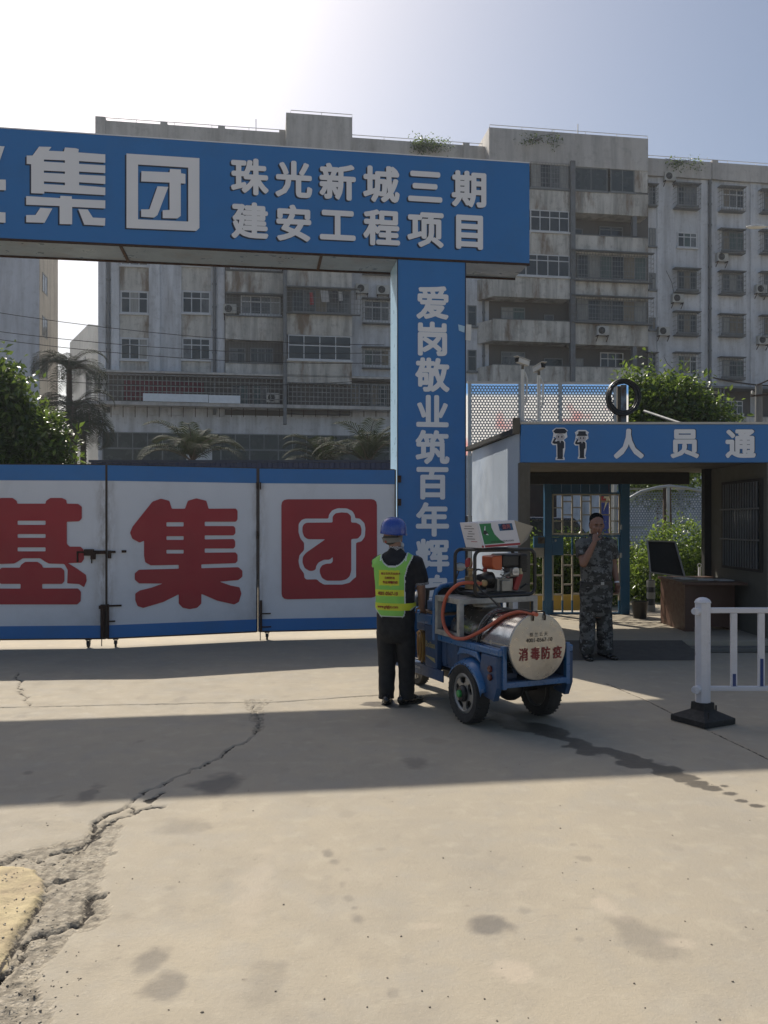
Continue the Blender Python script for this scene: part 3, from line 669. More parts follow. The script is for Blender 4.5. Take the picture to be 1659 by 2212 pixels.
# left wing windows
for (x0,x1) in ((261,320),(394,454)):
    for (y0,y1) in ((526,574),(630,677),(731,777),(427,473),(329,373)): window(x0,y0,x1,y1,3,0,pane=None)
    for (ya,yb) in ((677,731),(777,806),(574,630)):
        s0,z0,s1,z1 = el(x0-2,ya+2,x1+2,yb-2); mb = MB(); mb.bb((s0,-.02,z0),(s1,-.002,z1)); mb.build('stained_panel', M['parapet'], bld)
# bay C (recessed balconies)
for i,(ya,yb) in enumerate(((588,632),(684,735),(786,812),(484,530),(384,430))):
    balcony(487,ya,613,yb,-.5)
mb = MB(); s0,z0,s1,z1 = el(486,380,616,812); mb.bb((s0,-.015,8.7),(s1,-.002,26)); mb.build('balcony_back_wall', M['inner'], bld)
grille(489,635,612,682,-.06,.55,nh=5); window(520,640,606,680,4,-.06,'frame')
window(540,752,590,785,3,-.03,'dframe'); window(495,752,530,786,2,-.03,'dframe')
grille(489,740,612,784,-.3,.3,nh=2,w=.014,roof=False)
grille(489,536,612,583,-.06,.55,nh=5); window(500,540,606,580,4,-.06,'frame')
# bay D (projecting)
for (ya,yb) in ((586,621),(679,724),(779,828),(480,520),(380,420)): balcony(620,ya,760,yb,-1.3)
grille(620,622,779,676,-1.3,.35,nh=5,gap=.2); window(630,627,756,676,5,-.8,'dframe',tr=0)
window(622,725,759,778,4,-1.28,'frame',pane='glass',tr=.42)
window(622,523,759,580,4,-1.28,'frame',pane='glass',tr=.42)
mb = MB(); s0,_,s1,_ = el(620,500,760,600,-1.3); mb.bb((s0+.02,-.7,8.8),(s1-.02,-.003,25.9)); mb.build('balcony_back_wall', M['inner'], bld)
# washing in the cage
mb = MB()
for px,py,w_,h_,k in ((672,645,.25,.8,0),(700,640,.5,.75,1),(722,640,.3,.7,2),(735,640,.25,.6,1)):
    s,z_ = ff(px,py,-1.4); mb.add([(s-w_/2,-1.45,z_+h_/2),(s+w_/2,-1.42,z_+h_/2),(s+w_*.7,-1.46,z_-h_/2),(s-w_*.3,-1.4,z_-h_/2)],[(0,1,2,3)],k)
o_ = mb.build('hanging_washing', [pm('cloth_red',(.35,.03,.04),.8),pm('cloth_white',(.5,.5,.5),.8),pm('cloth_dark',(.05,.05,.06),.8)], None, loc=(0,BY,0), rz=TH)
tag(o_, 'red and white washing hanging behind the cage of the projecting balcony', 'washing')
# column E
for (ya,yb) in ((645,697),(750,794),(543,590)): window(786,ya+5,841,yb-3,3,0); grille(784,ya,846,yb,0,.45,nh=5)
# low terrace with its long cages
mb = MB(); s0,z0,s1,z1 = el(186,810,866,812,-1.3); mb.bb((s0,-1.3,z1-.02),(s1,-.14,z1+.12)); s0,z0,s1,z1 = el(186,872,850,876,-1.3); mb.bb((s0,-1.35,z0-.10),(s1,-.003,z1)); mb.build('terrace_slab', M['roofwall'], bld)
grille(186,812,612,871,-.14,1.15,nh=5,gap=.27,w=.045,roof=False)
grille(623,829,866,879,-.14,1.15,nh=5,gap=.27,w=.045,roof=False)
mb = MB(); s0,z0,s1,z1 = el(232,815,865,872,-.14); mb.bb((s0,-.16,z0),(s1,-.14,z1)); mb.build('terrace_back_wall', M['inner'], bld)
for px in (500,545,640,700,740,800): window(px,832,px+36,876,2,-.17,'dframe',tr=0)
mb = MB(); s0,z0,s1,z1 = el(268,822,395,865,-.9); mb.bb((s0,-.9,z0),(s1,-.86,z1)); s0,z0,s1,z1 = el(395,826,440,848,-.9); mb.bb((s0,-.9,z0),(s1,-.86,z1)); mb.build('red_cloth_screen', pm('red_tarpaulin',(.16,.012,.025),.8,c2=(.07,.01,.03),scale=1.2), bld)
WB = pm('board_white',(.75,.80,.85),.5)
for q_ in ((309,851,450,868),(451,854,519,871)): mb = MB(); s0,z0,s1,z1 = el(*q_,-1.4); mb.bb((s0,-1.42,z0),(s1,-1.38,z1)); mb.build('white_board', WB, bld)
# wall below terrace: shop front
mb = MB(); s0,z0,s1,z1 = el(222,938,900,1200); mb.bb((s0,-.02,.3),(s1,-.004,z1)); mb.build('shop_glass', M['darkglass'], bld)
mb = MB(); zt = z1-1.05
mb.bb((s0,-.07,z1-.06),(s1,-.021,z1)); mb.bb((s0,-.06,zt-.05),(s1,-.021,zt+.05))
n = 22
for k in range(n+1):
    s = s0+(s1-s0)*k/n; mb.bb((s-.03,-.055,zt+.05),(s+.03,-.021,z1-.06))
    if k % 2 == 0: mb.bb((s-.04,-.055,.3),(s+.04,-.021,zt-.05))
mb.build('shop_mullions', M['dframe'], bld)
mb = MB(); s,z_ = ff(428,985,-.1); mb.bb((s-.75,-.12,z_-.5),(s+.9,-.1,z_+.45)); mb.build('lit_shop_panel', pm('panel_white',(.6,.62,.62),.5), bld)
# stub rods under the terrace
for px in range(240,860,26):
    mb = MB(); s,z_ = ff(px,876,-.7); mb.bb((s-.02,-.75,z_-.75),(s+.02,-.7,z_)); mb.build('drip_rod', M['rust'], bld)
# narrow windows between pillar and bay F
for (ya,yb) in ((660,705),(756,802)): window(1010,ya,1029,yb,1,0,'dframe',pane='glass')
# bays F and G
Fp = ((409,454),(502,549),(598,643),(692,738),(790,829))
Gp = ((416,463),(511,550),(604,647),(697,746),(794,829))
for i,(ya,yb) in enumerate(Fp): balcony(1065 if i > 1 else 1066,ya,1231,yb,-1.3,slant=.75 if i > 1 else 0)
for i,(ya,yb) in enumerate(Gp): balcony(1238,ya,1400,yb,-1.3)
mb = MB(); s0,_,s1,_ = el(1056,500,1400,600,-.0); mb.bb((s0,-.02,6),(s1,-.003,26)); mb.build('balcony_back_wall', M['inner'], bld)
window(1147,352,1229,407,4,-1.2,'dframe',tr=0); grille(1147,352,1229,407,-1.2,.12,nh=5,roof=False)
window(1145,455,1229,501,4,-1.26,'frame',pane='glass',tr=.34); window(1090,455,1143,501,3,-1.26,'frame',pane='glass',tr=.34)
window(1112,550,1230,597,5,-1.26,'frame',pane='glass',tr=.28)
window(1082,664,1134,692,2,-.03,'dframe'); window(1175,680,1196,700,1,-.03,'dframe',tr=0)
window(1082,760,1134,792,3,-.03,'dframe'); window(1175,774,1215,795,1,-.03,'dframe',pane='darkglass',tr=0)
window(1240,363,1312,413,2,-1.2,'dframe',pane='darkglass',tr=0); window(1318,366,1370,416,2,-1.2,'dframe',pane='darkglass',tr=0)
mb = MB(); s0,z0,s1,z1 = el(1371,368,1399,416,-1.25); mb.bb((s0,-1.25,z0),(s1,-1.2,z1)); mb.build('mouldy_panel', M['parapet'], bld)
window(1294,490,1345,513,2,-.03,'dframe'); window(1240,494,1258,512,1,-.03,'dframe',tr=0)
grille(1238,544,1412,606,-1.3,.35,nh=6,gap=.2); window(1245,548,1396,603,6,-.9,'dframe',tr=0)
grille(1238,641,1412,697,-1.3,.35,nh=6,gap=.2); window(1245,646,1396,695,6,-.9,'dframe',tr=.3)
window(1296,762,1346,796,3,-.03,'frame',pane='glass',tr=.4); window(1240,774,1260,795,1,-.03,'dframe',tr=0)
for (ya,yb) in ((463,511),(746,794)): 
    mb = MB(); _,za = ff(1370,ya,-1.2); _,zb = ff(1370,yb,-1.2); s,_ = ff(1371,500,-1.2); mb.bb((s-.15,-1.25,zb),(s+.15,-.9,za)); mb.build('balcony_post', M['pipe'], bld)
# right wing columns
for (ya,yb,g) in ((396,448,1),(497,539,0),(580,630,1),(673,723,1),(762,813,1)):
    window(1463,ya+6,1505,yb-4,3,0,'frame' if ya in (497,762) else 'dframe',tr=.3)
    if g: grille(1460,ya,1514,yb,0,.5,nh=5)
for (ya,yb) in ((403,454),(495,545),(586,634),(679,725),(772,818)):
    window(1560,ya+6,1606,yb-4,3,0,'frame' if ya == 403 else 'dframe',tr=.3); grille(1558,ya,1611,yb,0,.5,nh=5)
for (ya,yb) in ((410,458),(498,546),(588,636),(682,728)):
    window(1650,ya+6,1690,yb-4,2,0,'dframe'); grille(1647,ya,1694,yb,0,.5,nh=5)
for (ya,yb) in ((398,443),(491,532),(588,626),(684,712),(762,808)):
    window(1402,ya+2,1416,yb,2,0,'dframe'); 
    if ya in (398,762): grille(1402,ya,1422,yb,0,.4,nh=5)
# recessed lower storey on the right
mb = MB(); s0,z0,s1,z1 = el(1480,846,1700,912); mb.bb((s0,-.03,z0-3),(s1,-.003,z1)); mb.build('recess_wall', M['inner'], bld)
mb = MB(); mb.bb((s0-1,-1.4,z1),(s1,-.004,z1+.14)); 
for px in (1556,1563,1640): s,_ = ff(px,880,-1.2); mb.bb((s-.05,-1.25,z0-3),(s+.05,-1.15,z1))
mb.build('awning', M['pipe'], bld)
s0,z0,s1,z1 = el(1500,850,1553,900,-1.3); mb = MB(); mb.bb((s0,-1.2,z0),(s1,-.1,z1)); mb.build('dark_screen', M['dark'], bld)
window(1567,866,1604,900,3,-.05,'frame',tr=.3)
balcony(1556,901,1720,940,-1.4)
# air conditioners: each its own thing, bracketed to the facade
def aircon(px,py,t,label,first=[None]):
    s,z_ = ff(px,py,t-.2); o = first[0]
    if o is None:
        o = empty('air_conditioner', (0,0,0), TH, label, 'air conditioner', 'air conditioner units on the apartment block')
        mb = MB(); mb.bb((-.42,-.17,0),(.42,.15,.62)); mb.build('casing', M['acwhite'], o, bev=.015)
        mb = MB(); mb.lathe([(.24,0),(.24,.012),(.225,.012),(.225,.004),(.01,.004)],(-.1,-.172,.31),(0,-1,0),20)
        for k in range(5): mb.lathe([(.045*k+.02,0),(.045*k+.028,0),(.045*k+.028,.012),(.045*k+.02,.012)],(-.1,-.178,.31),(0,-1,0),16,1)
        mb.build('fan_guard', [M['dark'],M['grille']], o)
        for q_ in (-.37,.37): mb = MB(); mb.bb((q_-.03,-.2,-.05),(q_+.03,.2,0)); mb.bar((q_,-.15,-.05),(q_,.18,-.38),.04); mb.build('bracket', M['rust'], o)
        first[0] = o
    else: o = copy_tree(o); o['label'] = label
    o.location = Vector((0,BY,0))+U*s+Nn*(t-.2)+Vector((0,0,z_-.31)); return o
aircon(782,624,0,'air conditioner unit just left of the one by the pillar, over the caged windows')
aircon(827,627,0,'air conditioner unit on the wall close to the left of the slogan pillar')
aircon(1446,382,0,'topmost air conditioner unit, above the top caged window near the roof')
aircon(1559,556,0,'air conditioner unit just right of the tall joint, below the second caged window')
aircon(1463,645,0,'air conditioner unit with visible round fan hanging below a cage, a cable above it')
aircon(1433,716,0,'air conditioner unit in the narrow wall beside the caged balcony')
aircon(1301,715,-1.3,'air conditioner unit mounted on the stained balcony parapet')
aircon(1643,625,0,'upper of the two air conditioner units at the right picture edge')
aircon(1647,735,0,'lower of the two air conditioner units at the right picture edge')
aircon(1593,903,-1.4,'air conditioner unit standing low on the ledge behind the bushy tree')
aircon(497,668,-.1,'air conditioner unit in the caged balcony left of the washing')
aircon(590,860,-.8,'large air conditioner unit inside the long terrace cage')
# thin slack cables on the facade
mb = MB()
for a,b,c in (((1438,585),(1450,610),(1455,636)),((1434,772),(1440,785),(1455,800))):
    mb.tube([Vector((ff(*p)[0],-.05,ff(*p)[1])) for p in (a,b,c)],.025,5)
mb.build('slack_cable', M['black'], bld)

# ---------------------------------------------------------------- neighbouring buildings
C0 = Vector((-22.5,54,0))
nb = empty('plain_apartment_wing', C0, TH, 'plain grey building at the left edge with three slit windows in its side wall', 'building')
mb = MB(); mb.bb((-22,.0,0),(0,5.0,24.4)); mb.build('wall', facade_mat('plain_facade',(.66,.69,.76),(.55,.58,.64),.05,.35), nb)
mb = MB(); mb.bb((.001,.05,0),(.02,4.99,24.3)); mb.build('side_wall', facade_mat('plain_facade_warm',(.60,.55,.47),(.50,.45,.38),.15,.4), nb)
for (ya,yb) in ((590,632),(683,727),(775,815)):
    z1 = CAMZ+(HY-ya)/F*55; z0 = CAMZ+(HY-yb)/F*55; mb = MB()
    mb.bb((.02,.7,z0),(.05,.78,z1)); mb.bb((.02,1.9,z0),(.05,1.98,z1)); mb.bb((.02,.78,z1-.08),(.05,1.9,z1)); mb.bb((.02,.78,z0),(.05,1.9,z0+.08)); mb.bb((.02,1.3,z0+.08),(.045,1.36,z1-.08))
    w_ = mb.build('window', M['dframe'], nb); mb = MB(); mb.bb((.021,.78,z0+.08),(.03,1.9,z1-.08)); mb.build('pane', M['glass'], w_)
wb = empty('white_building', (-25,70,0), 0, 'small white building seen through the gap between the two blocks', 'building')
fp = [(0,0),(-4.3,7.2),(-2.6,9),(6,13),(8.5,5)]
mb = MB(); mb.prism(fp,0,18.4); mb.build('wall', facade_mat('white_render',(.52,.53,.52),(.44,.45,.44),.05,.3), wb)
mb = MB(); mb.prism([(-4.32,7.1),(-5.2,8.6),(-3.4,10.2),(-2.5,9.01)],0,16.9); mb.build('stair_tower', facade_mat('white_render2',(.50,.51,.50),(.42,.43,.42),.05,.4), wb)
mb = MB(); mb.tube([(.9,.1,2),(.9,.1,17)],.09,8); mb.build('drain_pipe', M['frame'], wb)
for (zz) in (3,6,9,12,15.2):
    for f_ in (.13,.40,.70):
        a = Vector((-4.3*f_,7.2*f_,zz)); d = Vector((-4.3,7.2,0)).normalized(); mb = MB(); n_ = Vector((-d.y,d.x,0))*.03*-1
        nrm = Vector((-7.2,-4.3,0)).normalized()*.03
        mb.bar(a+nrm, a+d*.9+nrm,.06,1.3); w_ = mb.build('window', M['dframe'], wb)
far = [(-60,180,10,26,'pale'),(-34,190,12,15,'pale')]
mb = MB(); mb.bb((-36,150,0),(-26,162,22)); tag(mb.build('distant_block', facade_mat('far_block',(.40,.42,.45),(.36,.38,.40),0,.2)), 'distant block glimpsed behind the palms in the left gap', 'building')
# dark blue hoarding behind the folding gate
mb = MB()
hd = empty('blue_hoarding', (-8.5,24,0), 0, 'dark blue corrugated hoarding just showing above the folding gate', 'fence')
for k in range(30):
    mb = MB() if k == 0 else None
    if k == 0:
        mb.prism([(0,0),(.04,-.03),(.14,-.03),(.18,0),(.3,0),(.3,.01),(0,.01)],0,3.38); ho = mb.build('sheet', pm('hoarding_blue',(.012,.022,.07),.5), hd)
    else:
        c = ho.copy(); col.objects.link(c); c.parent = hd; c.location = (k*.3,0,0)
mb = MB(); mb.bb((-.05,-.05,3.385),(9.05,.05,3.45)); mb.build('cap_rail', M['navy'], hd)
# ---------------------------------------------------------------- foliage
LM = [leaf_mat('leaf_dark',(.018,.040,.012),(.035,.07,.018),.28), leaf_mat('leaf_mid',(.04,.085,.018),(.06,.12,.022),.32), leaf_mat('leaf_young_backlit',(.15,.22,.035),(.11,.16,.03),.4,.55)]  # last one's bright yellow-green also imitates sun coming through the leaves
M['bark'] = pm('bark',(.07,.05,.035),.9,bmp=.6,bscale=30)
def leaves(name, blobs, n, size, parent, mats, young=.06, seed=1, droop=.3, shell=.55, frac=(.5,.44,.06)):
    """blobs: (cx,cy,cz,rx,ry,rz); folded leaves gathered in twig clusters through each crown volume"""
    r = np.random.default_rng(seed); B_ = np.array(blobs,float); vol = (B_[:,3]*B_[:,4]*B_[:,5])**.67; pr = vol/vol.sum()
    nt = max(20,n//14); bi = r.choice(len(B_),nt,p=pr); d = r.normal(size=(nt,3)); d /= np.linalg.norm(d,axis=1)[:,None]
    rad = (shell+(1-shell)*r.random(nt))**.8*(.82+.28*r.random(nt)); T = B_[bi,:3]+d*B_[bi,3:]*rad[:,None]
    ci = r.integers(0,nt,n); c = T[ci]+r.normal(size=(n,3))*size*1.5
    out = d[ci]*.7+r.normal(size=(n,3))*.7; out[:,2] -= droop; out /= np.linalg.norm(out,axis=1)[:,None]
    side = np.cross(out, r.normal(size=(n,3))*.5+np.array([0,0,1.])); side /= np.linalg.norm(side,axis=1)[:,None]+1e-9
    up = np.cross(side,out); L_ = size*(.6+.8*r.random(n))[:,None]; W_ = L_*.26
    a = c; b = c+out*L_*.5+side*W_+up*L_*.10; e = c+out*L_; f = c+out*L_*.5-side*W_+up*L_*.10; e = e-up*L_*.08
    V = np.stack([a,b,e,f],1).reshape(-1,3); q = np.arange(n)*4
    Fc = np.concatenate([np.stack([q,q+1,q+2],1),np.stack([q,q+2,q+3],1)])
    mi1 = r.choice(3,n,p=frac); 
    return arr_mesh(name, V, Fc, mats, parent, False, np.concatenate([mi1,mi1]))
def tree(name, base, label, blobs, n, size, cat='tree', trunk_r=.12, seed=1, frac=(.5,.44,.06), mats=None, h=None, shell=.45):
    o = empty(name, base, 0, label, cat)
    cz = sum(b[2] for b in blobs)/len(blobs); mb = MB(); top = Vector((0,0,h or cz*.7))
    mb.tube([(0,0,0),(.03,.02,top.z*.4),tuple(top)],[trunk_r*1.25,trunk_r,trunk_r*.75],9)
    for b in blobs:
        c = Vector(b[:3]); mid = (top+c)/2+Vector((0,0,-.1)); mb.tube([tuple(top*.9),tuple(mid),tuple(c)],[trunk_r*.55,trunk_r*.35,trunk_r*.12],6)
        for k in range(3):
            e_ = c+Vector((random.uniform(-.7,.7)*b[3],random.uniform(-.7,.7)*b[4],random.uniform(-.3,.8)*b[5])); mb.tube([tuple(mid),tuple(e_)],[trunk_r*.22,trunk_r*.05],5)
    mb.build('trunk', M['bark'], o, smooth=50)
    leaves('crown', blobs, n, size, o, mats or LM, seed=seed, frac=frac, shell=shell); return o
# bushy tree at the left edge, standing beyond the gate
Yt = 20.; b0 = P(40,1128,Yt); b0.z = 0
def bl(px,py,rx,ry,Y,base,dy=0,rd=None): p = P(px,py,Y)-Vector(base); k = Y/F; return (p.x,p.y+dy,p.z,rx*k,(rd or rx)*k,ry*k)
tree('bushy_tree', b0, 'glossy dark bushy tree at the left edge behind the folding gate',
     [bl(-25,885,55,100,Yt,b0),bl(18,862,36,46,Yt,b0,-.3),bl(-30,825,45,50,Yt,b0),bl(45,925,50,52,Yt,b0,.2),bl(88,950,40,40,Yt,b0,-.2),bl(12,985,85,50,Yt,b0),bl(92,1010,42,40,Yt,b0),bl(112,975,24,30,Yt,b0),bl(30,1060,90,60,Yt,b0)], 19000, .17, trunk_r=.16, seed=3, frac=(.55,.41,.04))
Yr = 21.; b1 = P(1440,1128,Yr); b1.z = 0
tree('leafy_tree', b1, 'light green leafy tree rising behind the passage roof beside the cable coil',
     [bl(1375,840,35,38,Yr,b1),bl(1410,880,60,50,Yr,b1,-.3),bl(1460,850,48,38,Yr,b1),bl(1440,900,80,40,Yr,b1),bl(1500,885,45,30,Yr,b1),bl(1540,912,55,18,Yr,b1),bl(1390,950,90,60,Yr,b1),bl(1470,960,90,50,Yr,b1)], 15000, .14, seed=5, frac=(.35,.45,.20))
# round clipped bush and hedges behind the passage
Yb = 17.5; b2 = P(1468,1128,Yb); b2.z = 0
tree('round_bush', b2, 'round sunlit bush beyond the passage opening in front of the perforated panels', [bl(1468,1200,68,72,Yb,b2),bl(1425,1240,70,60,Yb,b2),bl(1510,1240,60,70,Yb,b2),bl(1468,1290,90,40,Yb,b2)], 16000, .075, cat='bush', trunk_r=.05, seed=8, frac=(.05,.35,.6), shell=.85)  # yellow-green share raised to imitate backlit foliage
Yh = 16.45
for i,(px,w_) in enumerate(((1165,52),(1232,44),(1295,46))):
    b3 = P(px,1128,Yh); b3.z = 0; k = Yh/F
    tree('hedge_shrub', b3, ['sunlit hedge shrub seen left of the lattice gate behind the pump engine','sunlit hedge shrub seen through the lattice gate left of the guard','sunlit hedge shrub hidden mostly behind the guard in camouflage'][i],
         [(0,0,.75,w_*k*.9,.4,.62),(.2,.1,.5,w_*k,.42,.4),(-.2,0,.95,w_*k*.6,.3,.32)], 5200, .075, cat='shrub', trunk_r=.03, seed=20+i, frac=(.05,.3,.65), shell=.7, h=.5)  # mostly yellow-green leaves, so the hedge's backlight is partly put into colour
for i,(px,py,w_,h_) in enumerate(((1350,1260,45,60),(1340,1205,26,22),(1420,1030,90,30))):
    Y_ = 18.5 if i < 2 else 27.; b3 = P(px,1128,Y_); b3.z = 0
    tree('dark_shrub', b3, ['dark shaded shrub right of the blue gate post','small shrub touching the lower edge of the perforated panels','dense tree seen under the passage roof above the perforated panels'][i], [bl(px,py,w_,h_,Y_,b3),bl(px+10,py+20,w_,h_,Y_,b3)], 3500, .09 if i < 2 else .16, cat='shrub' if i < 2 else 'tree', trunk_r=.04, seed=30+i, frac=(.5,.4,.1))
# roof weeds
for i,(px,py,w_,h_,lab) in enumerate(((920,308,40,9,'green creeper spilling over the roof edge just right of centre'),(1160,300,42,8,'straggly weeds on the raised roof block near a bright lamp'),(1470,348,34,7,'thin weeds growing on the roof edge of the right wing'))):
    s,z_ = ff(px,py,-.4 if i != 1 else -1.4); t_ = -.4 if i != 1 else -1.4; b3 = Vector((0,BY,0))+U*s+Nn*t_; b3.z = z_-.15; k = BY/F
    o = empty('roof_plant', b3, TH, lab, 'plant'); leaves('foliage', [(0,0,-.02,w_*k,.25,h_*k*.32),(-.4,-.25,-.15,w_*k*.5,.2,h_*k*.5),(w_*k*.9,0,.0,w_*k*.5,.2,h_*k*.3)], 900 if i == 0 else 260, .16, o, LM, seed=40+i, frac=(.6,.35,.05))
    mb = MB()
    for q in range(7): mb.tube([(0,0,0),(random.uniform(-.5,.5),0,random.uniform(0,.3)),(random.uniform(-1.3,1.3),-.1,random.uniform(-.2,.5))],.015,4)
    mb.build('stem', M['bark'], o)
# palms
def palm(base, label, crown_h, nf, Lf, seed, trunk_r=.16, lean=0, droop=1., er=(.25,1.3)):
    r = random.Random(seed); o = empty('palm_tree', base, r.uniform(0,6), label, 'palm tree')
    mb = MB(); pts = [(lean*t*t,0,crown_h*t) for t in (0,.25,.5,.75,1)]; mb.tube(pts,[trunk_r*1.3,trunk_r,trunk_r,trunk_r*.9,trunk_r*.7],10)
    for k in range(int(crown_h/.18)): 
        t = (k+.5)*.18/crown_h; mb.tube([(lean*t*t,0,crown_h*t),(lean*t*t,0,crown_h*t+.03)],trunk_r*1.12,10)
    mb.build('trunk', M['bark'], o, smooth=40)
    for f in range(nf):
        az = 2*math.pi*f/nf+r.uniform(-.3,.3); el_ = r.uniform(*er); L = Lf*r.uniform(.8,1.1); pts = []; p = Vector((lean,0,crown_h)); 
        h = Vector((math.cos(az),math.sin(az),0)); e = el_; N_ = 14
        for k in range(N_+1):
            pts.append(p.copy()); p = p+(h*math.cos(e)+Vector((0,0,math.sin(e))))*L/N_; e -= droop*(.09+.012*k)
        mb = MB(); mb.tube(pts,[.022*(1-.85*k/N_)+.003 for k in range(N_+1)],5,mi=1)
        sd = h.cross(Vector((0,0,1)))
        for k in range(2*N_):
            u_ = 1.5+k*(N_-1.5)/(2*N_); i0 = min(int(u_),N_-1); q = pts[i0].lerp(pts[i0+1],u_-i0); t = (pts[i0+1]-pts[i0]).normalized()
            ll = L*.24*math.sin(math.pi*min(1,(.12+.88*u_/N_)))**.6+.06
            for sg in (-1,1):
                dd_ = (sd*sg*.85+t*.55+Vector((0,0,.25-.1*r.random()))).normalized(); w = t*.02*Lf/2.2
                a = q; m_ = q+dd_*ll*.55; e_ = q+dd_*ll+Vector((0,0,-.28*ll))
                mb.add([a-w*.6,a+w*.6,m_+w,m_-w,e_],[(0,1,2,3),(3,2,4)],0)
        mb.build('frond', [PM,M['bark']], o, recalc=False)
    return o
PM = leaf_mat('palm_leaf',(.010,.018,.008),(.018,.028,.011),.85,.05)
for i,(px,py,Y_,nf,Lf,lab) in enumerate(((415,992,30,17,2.4,'arching palm behind the middle gate leaf under the terrace'),(700,1005,33,15,2.3,'palm behind the right gate leaf, second from the slogan pillar'),(795,1000,31,15,2.4,'palm immediately left of the slogan pillar above the gate'))):
    p = P(px,py,Y_); palm((p.x,p.y,0), lab, p.z-.1, nf, Lf, 50+i, trunk_r=.13, droop=.85, er=(.6,1.5))
for i,(px,py,Y_,nf,Lf,dr,lab) in enumerate(((150,800,42,20,2.6,1.15,'tall palm in the gap between the buildings, its top against the white wall'),(160,885,40,18,2.8,1.3,'lower drooping palm in the gap beside the bushy tree'),(180,925,41,16,2.6,1.5,'dark palm with hanging fronds touching the corner of the apartment block'))):
    p = P(px,py,Y_); palm((p.x,p.y,0), lab, p.z, nf, Lf, 60+i, droop=dr)
# ---------------------------------------------------------------- passage shelter for people
M['panelw'] = pm('sandwich_panel', (.50,.56,.62), .4, c2=(.43,.49,.55), scale=.8, dirt=(.25,.25,.24), dscale=.7, damt=.35)
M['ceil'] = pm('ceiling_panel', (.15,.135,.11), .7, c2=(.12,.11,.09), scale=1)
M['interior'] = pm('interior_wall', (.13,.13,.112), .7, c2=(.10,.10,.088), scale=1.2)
M['brownpost'] = pm('weathered_post', (.13,.115,.09), .75, c2=(.07,.06,.045), scale=5, amt=.8, sc3=(1,1,.3))
M['darkpost'] = pm('dark_steel', (.025,.025,.024), .6)
M['tealblue'] = pm('gate_blue', (.018,.10,.20), .45, c2=(.015,.085,.165), scale=2, dirt=(.05,.06,.05), dscale=3, damt=.3)
M['beige'] = pm('lattice_beige', (.42,.38,.30), .5, c2=(.34,.30,.23), scale=4, dirt=(.2,.14,.08), dscale=6, damt=.3)
M['galv'] = pm('galvanised', (.36,.38,.39), .4, metal=.5, c2=(.26,.27,.28), scale=5)
FY, BYG, FZ = 10.9, 13.75, .12
XL = (1125-CX)/F*FY; XR = 5.05
sh = empty('passage_shelter', (XL,FY,0), 0, 'low open shelter over the staff passage with blue fascia and pale side wall', 'shelter')
def rel(p): return Vector(p)-Vector((XL,FY,0))
ft = CAMZ+(HY-917)/F*FY; fb = CAMZ+(HY-999)/F*FY
mb = MB(); mb.bb((0,-.02,fb),(6.2,.08,ft)); fas = mb.build('fascia', M['blue'], sh, bev=.004)
mb = MB(); mb.bb((-.01,-.03,ft+.001),(6.2,.10,ft+.03)); mb.build('top_trim', pm('trim_pale',(.50,.48,.43),.5,dirt=(.2,.12,.06)), fas)
for i,ch in enumerate("人员通道"):
    x = (1357+120.5*i-CX)/F*FY-XL; z = CAMZ+(HY-959)/F*FY; me = char_mesh(ch,1,.03); k = .40
    V_ = np.empty(len(me.vertices)*3,np.float32); me.vertices.foreach_get('co',V_); me.vertices.foreach_set('co',V_*k)
    place(me,'letter',M['white'],frame((x,-.021,z),(1,0,0),(0,0,1)),fas,M['navy'],(.012,.005),bk=.4)
# two printed saluting officers, plain generic figures
def officer(px,py,h,woman):
    x0 = (px-CX)/F*FY-XL; z0 = CAMZ+(HY-py)/F*FY; s = h/100.
    fr = lambda dx=0: frame((x0,-.021,z0),(1,0,0),(0,0,1))
    el_ = lambda cx,cy,rx,ry,n=18: [(cx+rx*math.cos(2*math.pi*i/n),cy+ry*math.sin(2*math.pi*i/n)) for i in range(n)]
    S = lambda lp: [(x*s,y*s) for x,y in lp]
    body = [(-9,60),(9,60),(13,54),(13,36),(9,34),(9,8) if not woman else (8,26),(8,4),(11,0),(-11,0),(-8,4),(-9,8) if not woman else (-8,26),(-9,36),(-10,50),(-20,50),(-26,54),(-20,66),(-15,70),(-13,66),(-18,58),(-11,58)]
    outl = [(-13,63),(-17,73),(-24,70),(-30,53),(-24,46),(-13,46),(-12,8),(-15,4),(-15,-3),(15,-3),(15,4),(12,8),(17,34),(17,56),(12,63),(24,72),(22,88),(26,94),(14,103),(-14,103),(-26,94),(-22,84),(-24,72)]
    place(crv_mesh([S(outl)]),'officer_figure',M['white'],fr(),fas,d=.002)
    place(crv_mesh([S(body)]),'officer_uniform',NV2,fr(),fas,d=.004)
    face = place(crv_mesh([S(el_(0,72,15,12))]),'officer_face',SKP,fr(),fas,d=.005)
    hat = [(-23,91),(-14,100),(14,100),(23,91),(16,84),(-16,84)] if not woman else [(-13,98),(13,98),(14,88),(21,84),(17,81),(-17,81),(-21,84),(-14,88)]
    place(crv_mesh([S(hat)]),'officer_cap',NV2,fr(),fas,d=.006)
    for q_ in (-5.5,5.5): place(crv_mesh([S(el_(q_,73,2.2,3.4,10))]),'officer_eye',NV2,fr(),fas,d=.006)
    place(crv_mesh([S([(-2,60),(2,60),(0,52)])]),'officer_collar',M['white'],fr(),fas,d=.006)
NV2 = pm('print_navy',(.012,.016,.03),.5); SKP = pm('print_skin',(.50,.48,.50),.5)
officer(1209,992,.40,False); officer(1256,990,.36,True)
